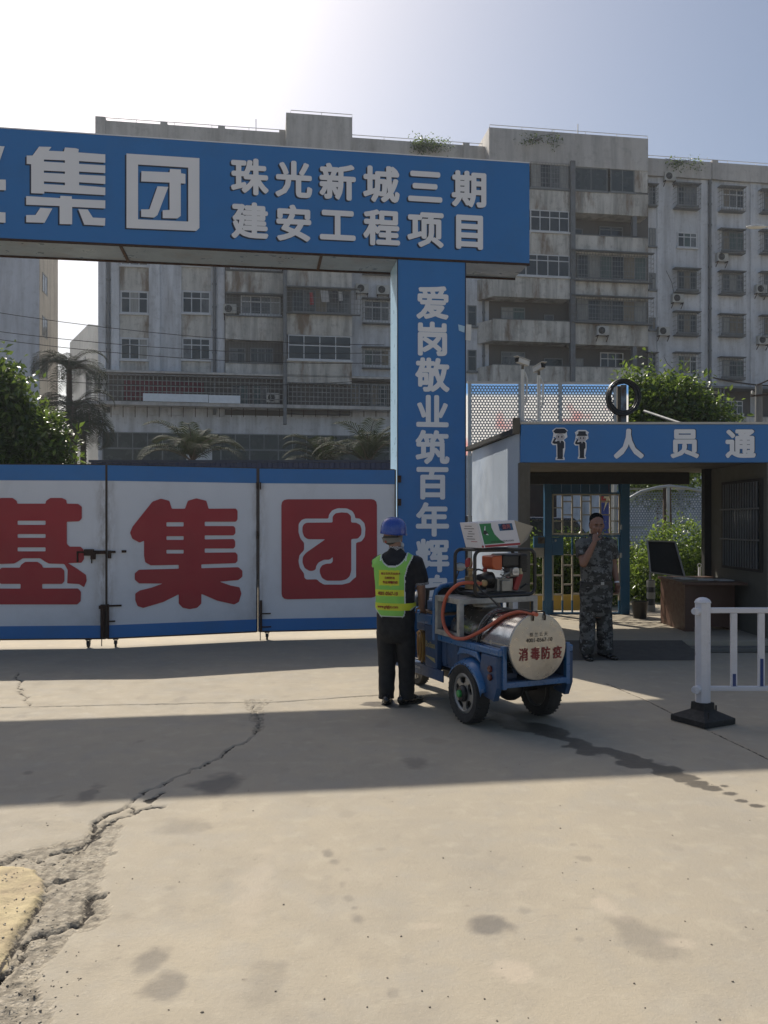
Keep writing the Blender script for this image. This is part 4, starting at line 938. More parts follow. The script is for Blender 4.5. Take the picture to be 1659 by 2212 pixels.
# frame, roof, side wall
mb = MB(); mb.bb((-.02,-.02,0),(.12,.12,fb-.002)); mb.bb((-.1,-.01,ft-.12),(-.012,.07,ft+.09)); mb.build('corner_post', M['brownpost'], sh, bev=.005)
mb = MB(); mb.add([(-.06,.1,ft-.03),(6.2,.1,ft-.03),(6.2,3.2,ft-.02),(-.45,3.2,ft-.02),(-.06,.1,ft-.09),(6.2,.1,ft-.09),(6.2,3.2,ft-.08),(-.45,3.2,ft-.08)],[(0,1,2,3),(7,6,5,4),(0,4,5,1),(1,5,6,2),(2,6,7,3),(3,7,4,0)])
for k in range(1,9): 
    x = -.06+.7*k
    mb.add([(x-.02,.1,ft-.028),(x+.02,.1,ft-.028),(x+.02,3.2,ft-.018),(x-.02,3.2,ft-.018),(x-.02,.1,ft+.0),(x+.02,.1,ft+.0),(x+.02,3.2,ft+.01),(x-.02,3.2,ft+.01)],[(0,3,2,1),(4,5,6,7),(0,1,5,4),(1,2,6,5),(2,3,7,6),(3,0,4,7)])
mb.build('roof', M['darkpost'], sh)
n_ = 4
for k in range(n_):
    y0 = .12+k*2.8/n_; y1 = .12+(k+1)*2.8/n_; za = zb_ = ft-.10; u0 = -.118*y0+.014; u1 = -.118*y1+.014; mb = MB()
    mb.add([(u0,y0+.004,0),(u1,y1-.004,0),(u1,y1-.004,zb_),(u0,y0+.004,za),(u0+.05,y0+.004,0),(u1+.05,y1-.004,0),(u1+.05,y1-.004,zb_),(u0+.05,y0+.004,za)],[(0,3,2,1),(4,5,6,7),(0,1,5,4),(1,2,6,5),(2,3,7,6),(3,0,4,7)])
    mb.build('wall_panel', M['panelw'], sh)
x = 0
for k in range(7):
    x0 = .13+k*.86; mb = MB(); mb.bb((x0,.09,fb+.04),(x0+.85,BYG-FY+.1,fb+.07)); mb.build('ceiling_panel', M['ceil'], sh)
LZ0 = CAMZ+(HY-1046)/F*BYG; LZ1 = CAMZ+(HY-1017)/F*BYG+.1
mb = MB(); mb.bb((.055,BYG-FY-.08,LZ0),(XR-XL-.005,BYG-FY+.08,min(LZ1,fb+.035))); mb.build('lintel', M['darkpost'], sh)
px_ = XR-XL-.002
mb = MB(); mb.bb((px_-.10,12.78-FY,FZ),(px_+.08,12.9-FY,fb+.035)); mb.build('post', M['darkpost'], sh)
# guard room side wall with barred window
XR_ = XR-XL; wy0, wy1, wz0, wz1 = 11.02-FY, 12.3-FY, CAMZ+(HY-1225)/F*12.4, CAMZ+(HY-1043)/F*12.4
mb = MB(); mb.bb((XR_,-.0,0),(XR_+.1,1.87,wz0)); mb.bb((XR_,0,wz1),(XR_+.1,1.87,fb+.03)); mb.bb((XR_,0,wz0),(XR_+.1,wy0,wz1)); mb.bb((XR_,wy1,wz0),(XR_+.1,1.87,wz1)); mb.bb((XR_+.1,.0,0),(XR_+1.2,.1,fb)); mb.bb((XR_+.1,1.77,0),(XR_+1.2,1.87,fb))
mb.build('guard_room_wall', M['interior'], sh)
mb = MB(); mb.bb((XR_-.035,wy0,wz1-.04),(XR_-.002,wy1,wz1)); mb.bb((XR_-.035,wy0,wz0),(XR_-.002,wy1,wz0+.04)); mb.bb((XR_-.035,wy0,wz0+.04),(XR_-.002,wy0+.04,wz1-.04)); mb.bb((XR_-.035,wy1-.04,wz0+.04),(XR_-.002,wy1,wz1-.04))
wf = mb.build('window', M['darkpost'], sh)
for k in range(14):
    y = wy0+.1+k*(wy1-wy0-.2)/13; mb = MB(); mb.bb((XR_-.055,y-.009,wz0+.04),(XR_-.037,y+.009,wz1-.04)); mb.build('bar', M['pipe'], wf)
for f_ in (.34,.68):
    mb = MB(); zz = wz0+(wz1-wz0)*f_; mb.bb((XR_-.066,wy0,zz-.012),(XR_-.0555,wy1,zz+.012)); mb.build('cross_bar', M['pipe'], wf)
mb = MB(); mb.bb((XR_+.05,wy0,wz0),(XR_+.06,wy1,wz1)); mb.build('pane', M['glass'], wf)
# raised passage floor and ramp
mb = MB(); mb.bb((XL+.06,10.7,.002),(XR-.002,14.35,FZ)); mb.bb((XR+.001,10.7,.002),(9,10.89,FZ)); tag(mb.build('passage_floor', M['concrete'], bev=.008), kind='structure')
mb = MB(); mb.add([(1.95,9.87,.003),(3.85,9.87,.003),(3.85,10.697,FZ+.004),(1.95,10.697,FZ+.004),(1.95,10.697,.003),(3.85,10.697,.003)],[(0,1,2,3),(0,3,4),(1,5,2),(0,4,5,1),(3,2,5,4)])
tag(mb.build('ramp', pm('ramp_dark',(.075,.07,.062),.8,c2=(.11,.10,.085),scale=2,bmp=.3)), kind='structure')
mb = MB(); mb.bb((3.86,10.45,.003),(8.5,10.698,.055)); tag(mb.build('kerb', pm('kerb',(.12,.115,.10),.85,c2=(.2,.19,.17),scale=3), bev=.01), kind='structure')
# ---------------------------------------------------------------- blue and beige lattice gate
gxl = lambda zx: ((1124.7+.1687*zx)-CX)/F*BYG
gzz = lambda zy: CAMZ+(HY-(998.5+.1687*zy))/F*BYG
lg = empty('lattice_gate', (gxl(345),BYG,0), 0, 'blue framed beige lattice gate standing in the passage behind the guard', 'gate')
X0_ = gxl(345)
def gb(name, x0,y0,x1,y1,mat,th=.035,dy=0.,par=lg,bev=0):
    mb = MB(); mb.bb((gxl(x0)-X0_,-th/2+dy,gzz(y1)),(gxl(x1)-X0_,th/2+dy,gzz(y0))); return mb.build(name, M[mat], par, bev=bev)
for a,b in ((300,392),(1270,1385)):
    mb = MB(); mb.bb((gxl(a)-X0_,-.06,FZ),(gxl(b)-X0_,.06,gzz(232))); mb.build('post', M['tealblue'], lg, bev=.006)
gb('head_beam',382,118,1270,236,'tealblue',.1)
gb('rail',400,385,1262,405,'tealblue'); gb('rail',400,240,1262,258,'tealblue')
xs_ = [400,525,650,768,888,1010,1135,1250]; w_ = 20
for x in xs_:
    gb('bar',x,259,x+w_,384,'tealblue',.03); gb('bar',x,425,x+w_,908,'beige',.03); 
    if not(x in (400,)): gb('bar',x,960,x+w_,1190,'tealblue',.03)
    gb('bar',x,1191,x+w_,1768,'beige',.03); gb('bar',x,1769,x+w_,1918,'tealblue',.03)
gb('rail',400,406,1270,424,'beige',.036); gb('rail',400,909,1270,930,'beige',.036); gb('rail',395,935,1275,955,'tealblue',.05); gb('rail',395,1920,1275,1945,'tealblue',.05)
cols_ = [(575,745),(495,665),(572,745),(492,665),(575,750),(492,665),(580,745)]
colb = [(1440,1685),(1310,1555),(1440,1675),(1310,1555),(1440,1680),(1310,1555),(1420,1680)]
for i in range(7):
    a,b = xs_[i]+w_,xs_[i+1]
    for y in cols_[i]: gb('cross_bar',a,y,b,y+16,'beige',.028)
    for y in colb[i]: gb('cross_bar',a,y,b,y+20,'beige',.028)
    if i not in (0,): gb('cross_bar',a,1180,b,1190,'beige',.026)
    if i < 6: gb('backing_slat',a,259,b,400 if i % 2 == 0 else 436,'lightblue' if i < 0 else 'tealblue',.006,.03)
gb('lock_plate',397,962,535,1190,'tealblue',.06,-.0,bev=.004)
mb = MB(); mb.lathe([(.02,0),(.02,.015),(.008,.02)],(gxl(440)-X0_,-.031,gzz(1000)),(0,-1,0),12); mb.build('lock', M['galv'], lg)
# narrow fixed wing left of it
for x0,x1 in ((165,185),(283,300)):
    gb('bar',x0,1200,x1,1770,'beige',.03); gb('bar',x0,1771,x1,1960,'tealblue',.03)
for y in (1200,1440,1690): gb('cross_bar',186,y,282,y+18,'beige',.028)
gb('rail',165,945,320,960,'tealblue',.04,.0)
gb('lock_box',165,962,299,1095,'tealblue',.08,bev=.004); gb('plate',170,1096,299,1198,'beige',.02)
mb = MB(); mb.bb((gxl(215)-X0_,-.052,gzz(1040)),(gxl(299)-X0_,-.041,gzz(960))); mb.lathe([(.03,0),(.028,.02),(.01,.022)],(gxl(272)-X0_,-.053,gzz(1005)),(0,-1,0),14); mb.build('latch', M['brownpost'], lg)
for y in (830,1190): gb('hinge',1264,y-30,1284,y+30,'galv',.05,-.04)
# low left bars between the shelter post and the wing
for y in (1300,1545,1690): gb('cross_bar',70,y,164,y+18,'beige',.028)
# yellow planter kerb behind the gate
mb = MB(); mb.bb((1.6,15.3,.0),(4.2,15.5,.30)); tag(mb.build('planter_kerb', pm('yellow_paint',(.48,.30,.04),.7,c2=(.34,.22,.05),scale=3), bev=.01), 'yellow painted planter kerb behind the lattice gate','kerb')
# billboard and towers far beyond the gate
mb = MB(); bb_ = empty('site_banner',((1310-CX)/F*22,22,0),0,'red, white and blue banner panel visible through the lattice gate','banner')
k = 22/F
def bn(n,x0,y0,x1,y1,mat,dy=0): mb = MB(); mb.bb(((x0-1310)*k,dy,CAMZ+(HY-y1)*k),((x1-1310)*k,dy+.03,CAMZ+(HY-y0)*k)); return mb.build(n,mat,bb_)
bn('panel',1296,1020,1318,1085,pm('banner_red',(.42,.03,.03),.5)); bn('panel',1296,1085.5,1318,1180,pm('banner_blue',(.03,.06,.30),.5)); bn('panel',1319,1040,1330,1160,pm('banner_white',(.7,.7,.7),.5)); bn('panel',1331,1060,1337,1330,pm('post_blue',(.03,.14,.42),.5))
place(crv_mesh([[(0,0),(.08,.35),(.0,.35),(.12,.6),(.2,.3),(.14,.3)]]),'star_print',pm('print_cream',(.7,.6,.4),.5),frame(((1303-1310)*k,-.004,CAMZ+(HY-1105)*k),(1,0,0),(0,0,1)),bb_)
M['tower'] = pm('tower_wall',(.55,.52,.50),.8,c2=(.48,.46,.44),scale=.05)
for j,(px,w_,zt) in enumerate(((1243,30,1032),(1268,26,1020),(1225,8,1075))):
    Y_ = 260.; o = empty('high_rise', P(px,1128,Y_)-Vector((0,0,CAMZ)), 0, ['slender pale high rise far behind the gate, left of its neighbour','slender pale high rise far behind the gate, the tallest','thin far high rise at the left of the gate view'][j],'high rise')
    k = Y_/F; W_ = w_*k*.8; H_ = (HY-zt)*k+60; mb = MB(); mb.bb((-W_/2,0,0),(W_/2,12,H_)); mb.build('wall',M['tower'],o)
    mb = MB()
    for a in range(int(H_/3)):
        for b in (-.32,-.12,.12,.32): mb.bb((b*W_-.4,-.2,a*3+1),(b*W_+.4,-.01,a*3+2.4))
    w2 = mb.build('window_band',M['glass'],o); w2['kind'] = 'stuff'
# parked dark van seen between post and lattice gate
car = empty('parked_van', ((1150-CX)/F*19,19,0), R(10), 'dark parked van almost hidden behind the shelter post', 'van')
cb = pm('car_dark',(.012,.013,.015),.25,coat=.6)
mb = MB(); prof = [(-2.2,.35),(2.0,.35),(2.15,.8),(2.0,1.05),(1.2,1.15),(.7,1.75),(-2.0,1.8),(-2.25,1.2)]
mb.prism([(x,z) for x,z in prof],-.8,.8,Matrix(((1,0,0),(0,0,1),(0,1,0))).to_4x4()); mb.build('body',cb,car,bev=.05)
mb = MB(); mb.prism([(1.05,1.18),(.62,1.66),(-1.8,1.7),(-1.9,1.2)],-.806,.806,Matrix(((1,0,0),(0,0,1),(0,1,0))).to_4x4()); mb.build('window',M['glass'],car)
for sx in (-1.4,1.4):
    for sy in (-.74,.74): mb = MB(); mb.lathe([(.1,-.1),(.30,-.1),(.33,-.06),(.33,.06),(.30,.1),(.1,.1)],(sx,sy,.33),(0,1,0),18); w2 = mb.build('wheel',M['rubber'],car,smooth=40)
mb = MB(); mb.bb((3.6,20.6,.0),(4.3,22.,2.6)); tag(mb.build('storage_container',pm('container_dark',(.02,.018,.016),.7,c2=(.05,.02,.02),scale=1),bev=.02),'dark container shed in the gap between shelter post and lattice gate','container')
# ---------------------------------------------------------------- perforated metal screens
def perf(name,c,per,rad):
    m,N,L,B = newmat(name); v = coord(N); sp = N.new('ShaderNodeSeparateXYZ'); L.new(v,sp.inputs[0]); x,z_ = sp.outputs[0],sp.outputs[2]
    def cell(ox,oz):
        a = mth(N,L,'ADD',mth(N,L,'DIVIDE',x,per),100+ox); b = mth(N,L,'ADD',mth(N,L,'DIVIDE',z_,per*1.732),100+oz)
        a = mth(N,L,'SUBTRACT',mth(N,L,'FRACT',a),.5); b = mth(N,L,'MULTIPLY',mth(N,L,'SUBTRACT',mth(N,L,'FRACT',b),.5),1.732)
        return mth(N,L,'ADD',mth(N,L,'MULTIPLY',a,a),mth(N,L,'MULTIPLY',b,b))
    d = mth(N,L,'MINIMUM',cell(0,0),cell(.5,.5)); hole = mth(N,L,'LESS_THAN',d,rad*rad)
    n1 = noise(N,L,v,1.1,3); L.new(mixc(N,L,ramp(N,L,n1,.4,.65),c,tuple(q*.7 for q in c)),B.inputs['Base Color']); B.inputs['Metallic'].default_value = .3; B.inputs['Roughness'].default_value = .45
    t = N.new('ShaderNodeBsdfTransparent'); mx = N.new('ShaderNodeMixShader'); L.new(hole,mx.inputs[0]); L.new(B.outputs[0],mx.inputs[1]); L.new(t.outputs[0],mx.inputs[2]); L.new(mx.outputs[0],N['Material Output'].inputs[0]); return m
PF = perf('perforated_sheet',(.20,.225,.26),.066,.34)
PF2 = perf('perforated_sheet_blue',(.26,.31,.38),.075,.30)
Ys = 17.6
scn = empty('perforated_screen', ((1015-CX)/F*Ys,Ys,0), R(1.5), 'tall perforated metal screen rising behind the passage shelter roof', 'screen')
k = Ys/F; W_ = (1332-1015)*k; zt = CAMZ+(HY-829)*k
for i,(a,b) in enumerate(((0,.345),(.345,.62),(.62,1.))):
    mb = MB(); mb.bb((a*W_+.03,-.002,3.12),(b*W_-.03,.001,zt-.03)); mb.build('perforated_panel',PF,scn)
for a in (0,.345,.62,1.): mb = MB(); mb.bb((a*W_-.04,-.03,3.08 if a in (.345,.62) else 0),(a*W_+.03,.03,zt-.0)); mb.build('upright',M['galv'],scn)
mb = MB(); mb.bb((-.05,-.035,3.06),(W_+.04,.03,3.11)); mb.bb((-.05,-.035,zt+.002),(W_+.04,.04,zt+.05)); mb.build('top_rail',pm('rail_rusty_white',(.45,.43,.40),.5,dirt=(.2,.1,.05)),scn)
Y2 = 22.5; k = Y2/F; x0 = (1352-CX)*k
fn = empty('perforated_fence',(x0,Y2,0),0,'blue grey perforated metal fence visible through the passage opening','fence')
zt = CAMZ+(HY-1062)*k
for i in range(6):
    a = i*1.5; mb = MB(); mb.bb((a+.09,-.002,.1),(a+1.44,.001,zt)); mb.build('perforated_panel',PF2,fn); mb = MB(); mb.bb((a-.06,-.03,0),(a+.085,.04,zt+.05)); mb.build('post',pm('fence_post_blue',(.03,.06,.16),.5) if i == 0 else fn.children[1].data.materials[0],fn)
mb = MB(); mb.bb((-.06,-.04,zt+.052),(9,.04,zt+.10)); mb.build('top_rail',M['galv'],fn)
bk_ = newmat('backlit_banner'); m_,N_,L_,B_ = bk_; v_ = coord(N_); sp_ = N_.new('ShaderNodeSeparateXYZ'); L_.new(v_,sp_.inputs[0])
nz_ = noise(N_,L_,v_,1.3,2); cc_ = mixc(N_,L_,ramp(N_,L_,nz_,.55,.66,0,.7),(.92,.92,.92),(.85,.5,.5)); cc_ = mixc(N_,L_,ramp(N_,L_,sp_.outputs[2],4.38,4.46),cc_,(.40,.60,.85))
L_.new(cc_,B_.inputs['Base Color']); t_ = N_.new('ShaderNodeBsdfTranslucent'); L_.new(cc_,t_.inputs[0]); mx_ = N_.new('ShaderNodeMixShader'); mx_.inputs[0].default_value = .85; L_.new(B_.outputs[0],mx_.inputs[1]); L_.new(t_.outputs[0],mx_.inputs[2]); L_.new(mx_.outputs[0],N_['Material Output'].inputs[0])
mb = MB(); mb.bb((1.75,17.95,3.1),(5.3,17.96,4.66)); tag(mb.build('printed_banner',m_),'translucent printed banner glowing through the holes of the tall perforated screen','banner')
# arched tube frame
Y3 = 19.; pts = [P(px,py,Y3) for px,py in ((1352,1120),(1356,1078),(1385,1062),(1420,1053),(1445,1050),(1480,1053),(1520,1062),(1530,1090),(1532,1150))]
mb = MB(); mb.tube([tuple(p) for p in pts],.035,8); mb.bar(P(1443,1051,Y3),Vector((P(1443,1050,Y3).x,Y3,0)),.06); mb.bar(Vector((pts[0].x,Y3,0)),pts[0],.06); mb.bar(Vector((pts[-1].x,Y3,0)),pts[-1],.06); mb.bar(P(1354,1139,Y3),P(1395,1139,Y3),.05)
tag(mb.build('arched_tube_frame',M['galv'],smooth=50),'pale arched tube frame in front of the perforated fence','frame')
# ---------------------------------------------------------------- furniture in the passage
YT = 12.0
tb = empty('reception_table',(4.40,YT,FZ),0,'brown wooden desk with papers against the guard room wall in the passage','desk')
wd = pm('desk_wood',(.09,.042,.027),.5,c2=(.065,.03,.019),scale=3,sc3=(1,1,6))
mb = MB(); mb.prism([(-.27,-.55),(.60,-.62),(.60,.75),(-.18,.75)],.66,.70); mb.build('tabletop',wd,tb,bev=.004)
mb = MB(); mb.bb((-.19,-.42,0),(-.06,.6,.658)); mb.build('leg_panel',wd,tb); mb = MB(); mb.bb((-.058,-.3,.05),(.56,-.27,.658)); mb.build('front_panel',pm('desk_wood_dark',(.09,.04,.026),.5),tb); mb = MB(); mb.bb((.5,-.26,0),(.57,.6,.658)); mb.build('leg_panel',wd,tb)
for i,(x,y,r_) in enumerate(((.0,.1,.2),(.22,-.1,-.3),(.42,-.2,.1))):
    mb = MB(); mb.box((0,0,0),(.21,.29,.012)); tag(mb.build('paper_stack',M['frame'],None,loc=(4.40+x,YT+y,FZ+.708),rz=r_),['left paper sheet on the brown desk','middle paper stack on the brown desk','right paper booklet on the brown desk'][i],'paper')
nbd = empty('notice_board',P(1400,1235,14.6),0,'dark notice board leaning behind the brown desk','notice board'); a = P(1400,1235,14.6)
q = [P(1397,1168,15.)-a,P(1457,1170,15.)-a,P(1478,1246,14.5)-a,P(1404,1236,14.5)-a]
mb = MB(); nrm = Vector((0,.03,0)); mb.add(q+[p+nrm for p in q],[(0,1,2,3),(7,6,5,4),(0,4,5,1),(1,5,6,2),(2,6,7,3),(3,7,4,0)]); mb.build('board',pm('board_dark',(.018,.02,.02),.9,spec=.15),nbd)
mb = MB(); 
for i in range(4): mb.bar(q[i]-nrm,q[(i+1)%4]-nrm,.025)
mb.bar(q[3],q[3]+Vector((0,0,-(a.z-FZ)-.02)),.03); mb.bar(q[2],q[2]+Vector((0,0,-(a.z-FZ)+.05)),.03)
mb.build('frame',M['dframe'],nbd)
for i,(px,py) in enumerate(((1406,1310),)):
    g = P(px,py,14.2); mb = MB(); mb.lathe([(.11,0),(.11,.02),(.07,.03),(.07,.62),(.05,.66),(.01,.67)],(0,0,0),(0,0,1),16,0)
    for zz in (.12,.34,.54): mb.lathe([(.071,zz),(.0725,zz+.01),(.0725,zz+.1),(.071,zz+.11)],(0,0,0),(0,0,1),16,1)
    o = mb.build('warning_post',[pm('post_dark',(.03,.03,.03),.5),pm('dull_white',(.25,.25,.23),.7)],None,smooth=40,loc=(g.x,g.y,0)); tag(o,'short black and white striped warning post beyond the passage','warning post')
g = P(1382,1310,13.2); mb = MB(); mb.lathe([(.10,0),(.13,.26),(.135,.27),(.12,.27),(.1,.03)],(0,0,0),(0,0,1),18,0); mb.tube([(-.13,0,.26),(-.1,0,.33),(0,0,.37),(.1,0,.33),(.13,0,.26)],.005,5,mi=0)
tag(mb.build('bucket',M['black'],None,smooth=40,loc=(g.x,g.y,FZ)),'black bucket standing near the striped post','bucket')
g = P(1256,1103,1); g = P(1256+0,1103,1)
g = P(1569,1225,13.6); mb = MB(); mb.bb((-.02,-.01,-.18),(.02,.01,.06),0); mb.tube([(.02*math.cos(t)*1.6,0,.09+.03*math.sin(t)) for t in np.linspace(-.9,4.0,9)],.008,5,mi=0)
g = P(1511,1233,13.66); tag(mb.build('hanging_tag',[M['white']],None,loc=tuple(g)),'small white tag hanging on the dark post above the desk','tag')
# ---------------------------------------------------------------- cameras on poles, coil, conduit, street pole, lamp, wires
def cctv(px,pyt,pyc,Y,yaw,label):
    k = Y/F; zt = CAMZ+(HY-pyt)*k; x = (px-CX)*k; o = empty('security_camera',(x,Y,ft+.03),0,label,'security camera'); z = zt-ft-.03
    mb = MB(); mb.tube([(0,0,-.04),(0,0,z-.10)],.024,10); mb.tube([(0,0,-.02),(0,0,.03)],.05,10); mb.build('pole',M['frame2'],o,smooth=40)
    mb = MB(); mb.tube([(.02,0,z-.55),(.05,0,z-.5),(.06,0,z-.22),(.03,0,z-.14),(0,0,z-.12)],.014,6); mb.build('cable_loop',M['frame2'],o,smooth=60)
    Mx = Matrix.Rotation(yaw,3,'Z') @ Matrix.Rotation(R(-12),3,'X'); c = Vector((0,0,z+.0))
    mb = MB(); mb.box(c,(.07,.18,.065),Mx); mb.box(c+Mx @ Vector((0,-.02,.040)),(.088,.225,.009),Mx); h = mb.build('housing',M['frame2'],o,bev=.008)
    mb = MB(); mb.box(c+Mx @ Vector((0,-.092,0)),(.062,.010,.058),Mx); mb.lathe([(.024,0),(.024,.02),(.018,.02),(.014,.01)],c+Mx @ Vector((0,-.096,0)),Mx @ Vector((0,-1,0)),16); mb.build('lens',M['black'],h)
    mb = MB(); mb.bar(c+Vector((0,0,-.10)),c+Vector((0,0,-.045)),.03); mb.build('bracket',M['brownpost'],o)
M['frame2'] = pm('camera_white',(.62,.62,.60),.4,dirt=(.3,.25,.2),dscale=4,damt=.3)
cctv(1129,782,0,11.0,R(-62),'left security camera on a white pole above the shelter corner, pointing left')
cctv(1164,795,0,11.2,R(28),'right security camera on a shorter white pole, its dark lens facing the forecourt')
Yc = 13.6; k = Yc/F
bp = empty('rusty_post',((1346-CX)*k,Yc,0),0,'pale blue rusty post sticking up behind the fascia and carrying the cable coil','post')
zt = CAMZ+(HY-832)*k; mb = MB(); mb.bb((-.045,-.04,2.9),(.045,.04,zt)); mb.build('shaft',pm('rusty_blue',(.30,.42,.52),.6,c2=(.10,.05,.03),scale=7,amt=1,dirt=(.08,.04,.02),dscale=9,damt=.8),bp); mb = MB(); mb.bb((-.10,-.03,2.9),(-.05,.03,zt-.02)); mb.build('side_bar',M['brownpost'],bp)
mb = MB(); c = P(1347,857,Yc-.12); r = random.Random(4); pts = []
for i in range(15*26):
    a = 2*math.pi*i/26; rr = (.245+r.uniform(-.004,.004)+.022*math.sin(i*.021+1)+.02*math.sin(i*.113)); pts.append((c.x+rr*math.cos(a)*.98,c.y+.03*math.sin(i*.07),c.z+rr*1.05*math.sin(a)-.01*(i/26%2)))
mb.tube(pts,.011,5); mb.tube([(c.x-.12,c.y,c.z-.22),(c.x-.2,c.y,c.z-.34),(c.x-.36,c.y-.02,c.z-.46)],.007,5); tag(mb.build('cable_coil',M['black'],smooth=60),'thick black coil of cable hung on the rusty post','cable coil')
a = P(1392,888,12.2); b = P(1478,917,11.2); mb = MB(); mb.tube([tuple(a),tuple(b)],.02,8); tag(mb.build('conduit_pipe',M['pipe'],smooth=50),'pale plastic pipe lying tilted on the shelter roof','pipe')
a = P(1135,905,11.1); mb = MB(); mb.tube([tuple(P(1135,905,11.0)),tuple(P(1160,909,11.0)),tuple(P(1200,914,10.98))],.008,5); tag(mb.build('roof_cable',M['frame2']),'thin white cable running along the top of the blue fascia','cable')
Yp = 30.; k = Yp/F; up = empty('utility_pole',((1639-CX)*k,Yp,0),0,'short concrete utility pole with insulators above the fascia at the right','utility pole')
zt = CAMZ+(HY-830)*k; mb = MB(); mb.tube([(0,0,0),(0,0,zt)],[.17,.12],12); mb.build('pole',pm('pole_concrete',(.16,.16,.155),.8),up,smooth=40)
mb = MB(); mb.bar((-.35,-.14,zt-.45),(.5,-.14,zt-.38),.06); mb.bar((-.1,-.13,zt-.05),(.35,-.13,zt+.15),.05); mb.build('crossarm',M['rust'],up)
mb = MB(); 
for x in (-.3,.4): mb.lathe([(.02,0),(.05,.03),(.03,.06),(.05,.09),(.02,.12)],(x,-.14,zt-.38),(0,0,1),10)
mb.build('insulator',M['acwhite'],up)
Yl = 26.; k = Yl/F; g = P(1712,1128,Yl); sl_ = empty('street_lamp',(g.x,Yl,0),0,'white street lamp head reaching in from the right picture edge','street lamp')
zt = CAMZ+(HY-520)*k; tx = (1618-1712)*k; mb = MB(); mb.tube([(0,0,0),(0,0,zt-1)],[.1,.07],12); mb.build('pole',M['frame2'],sl_,smooth=40)
mb = MB(); mb.tube([(0,0,zt-1.2),(0,0,zt-.2),(-.15,0,zt+.25),(-.45,0,zt+.43),(tx+.45,0,zt+.46)],.04,8); mb.build('arm',M['frame2'],sl_,smooth=40)
mb = MB(); mb.ball((tx+.22,0,zt+.43),(.32,.12,.06),16); mb.build('lamp_head',M['frame2'],sl_,smooth=60)
def wire(a,b,sag,label,r=.012,nm='overhead_cable'):
    a = Vector(a); b = Vector(b); mb = MB(); mb.tube([tuple(a.lerp(b,t)+Vector((0,0,-sag*4*t*(1-t)))) for t in np.linspace(0,1,13)],r,5); tag(mb.build(nm,M['black']),label,'cable',None)
Yw = 32
for i,(ya,yb,lab) in enumerate(((600,725,'highest overhead cable crossing the gap between the buildings'),(648,742,'second overhead cable from the top crossing the gap between the buildings'),(664,764,'third overhead cable from the top crossing the left gap'),(760,800,'lowest overhead cable, crossing in front of the plain left building'))):
    wire(P(-260,ya+30,Yw),P(830,yb+20,Yw+4),.5,lab,.014)
wire(P(1540,816,Yp),P(1760,832,Yp),.15,'dark cable leading from the facade to the right picture edge above the utility pole',.03)
# ---------------------------------------------------------------- white road railing
YR = 6.83; rx = (1518-CX)/F*YR
rl = empty('road_railing',(rx,YR,0),0,'white steel road railing with blue striped pickets on a black rubber foot','railing')
wp = pm('railing_white',(.60,.61,.66),.35,c2=(.54,.55,.59),scale=3,dirt=(.35,.34,.32),dscale=5,damt=.25)
zp = CAMZ-(1290-HY)/F*YR; Mz = Matrix.Rotation(R(20),3,'Z')
def post(x):
    mb = MB(); oc = [(.062*math.cos(a+R(14)),.062*math.sin(a+R(14))) for a in np.arange(8)*math.pi/4]
    mb.prism(oc,.16,zp-.05,Matrix.Translation((x,0,0))); p_ = mb.build('post',wp,rl,bev=.003)
    mb = MB(); mb.lathe([(.062,0),(.070,.004),(.070,.012),(.058,.03),(.03,.046),(.004,.05)],(x,0,zp-.05),(0,0,1),8); mb.build('cap',wp,p_)
    mb = MB(); a = .178; b = .058
    bs = [(-a,-a),(a,-a),(a,a),(-a,a)]; rot = Matrix.Rotation(R(28),3,'Z'); vs = []
    for h,s_ in ((.0,1),(.045,1),(.10,.42),(.105,.38),(.165,.36)):
        for q in bs: v_ = rot @ Vector((q[0]*s_,q[1]*s_,0)); vs.append((x+v_.x,v_.y,h+.003))
    fs = [(3,2,1,0)]+[(i*4+j,i*4+(j+1)%4,(i+1)*4+(j+1)%4,(i+1)*4+j) for i in range(4) for j in range(4)]+[(16,17,18,19)]
    mb.add(vs,fs); mb.tube([(x+.13,.05,.03),(x+.13,.05,.13)],.008,6); mb.tube([(x-.02,-.17,.03),(x-.02,-.17,.12)],.008,6)
    mb.build('rubber_foot',M['rubber'],rl,bev=.006)
post(0.); post(2.42)
zu = CAMZ-(1319-HY)/F*YR; zlw = CAMZ-(1487-HY)/F*YR
mb = MB(); mb.bb((.055,-.02,zu-.02),(2.36,.02,zu+.025)); mb.build('top_rail',wp,rl,bev=.008)
mb = MB(); mb.bb((.055,-.02,zlw-.02),(2.36,.02,zlw+.02)); mb.build('bottom_rail',wp,rl,bev=.008)
for z_ in (zu,zlw):
    mb = MB(); mb.bb((-.075-.02,-.085,z_-.028),(-.045-.02,-.035,z_+.028)); mb.tube([(-.05,-.03,z_),(-.10,-.07,z_)],[.035,.026],10); mb.build('socket',wp,rl,bev=.004)
for i in range(10):
    x = .255+.2265*i
    if x > 2.32: break
    mb = MB(); mb.bb((x-.026,-.013,zlw+.021),(x+.026,.013,zu-.021)); p_ = mb.build('picket',wp,rl,bev=.003)
    h = [.10,.225,.35,.225][i % 4]; mb = MB(); mb.bb((x-.013,-.016,zlw+.022),(x+.013,-.0135,zlw+.022+h)); mb.build('blue_strip',pm('strip_blue',(.02,.05,.20),.5) if i == 0 else bpy.data.materials['strip_blue'],p_)
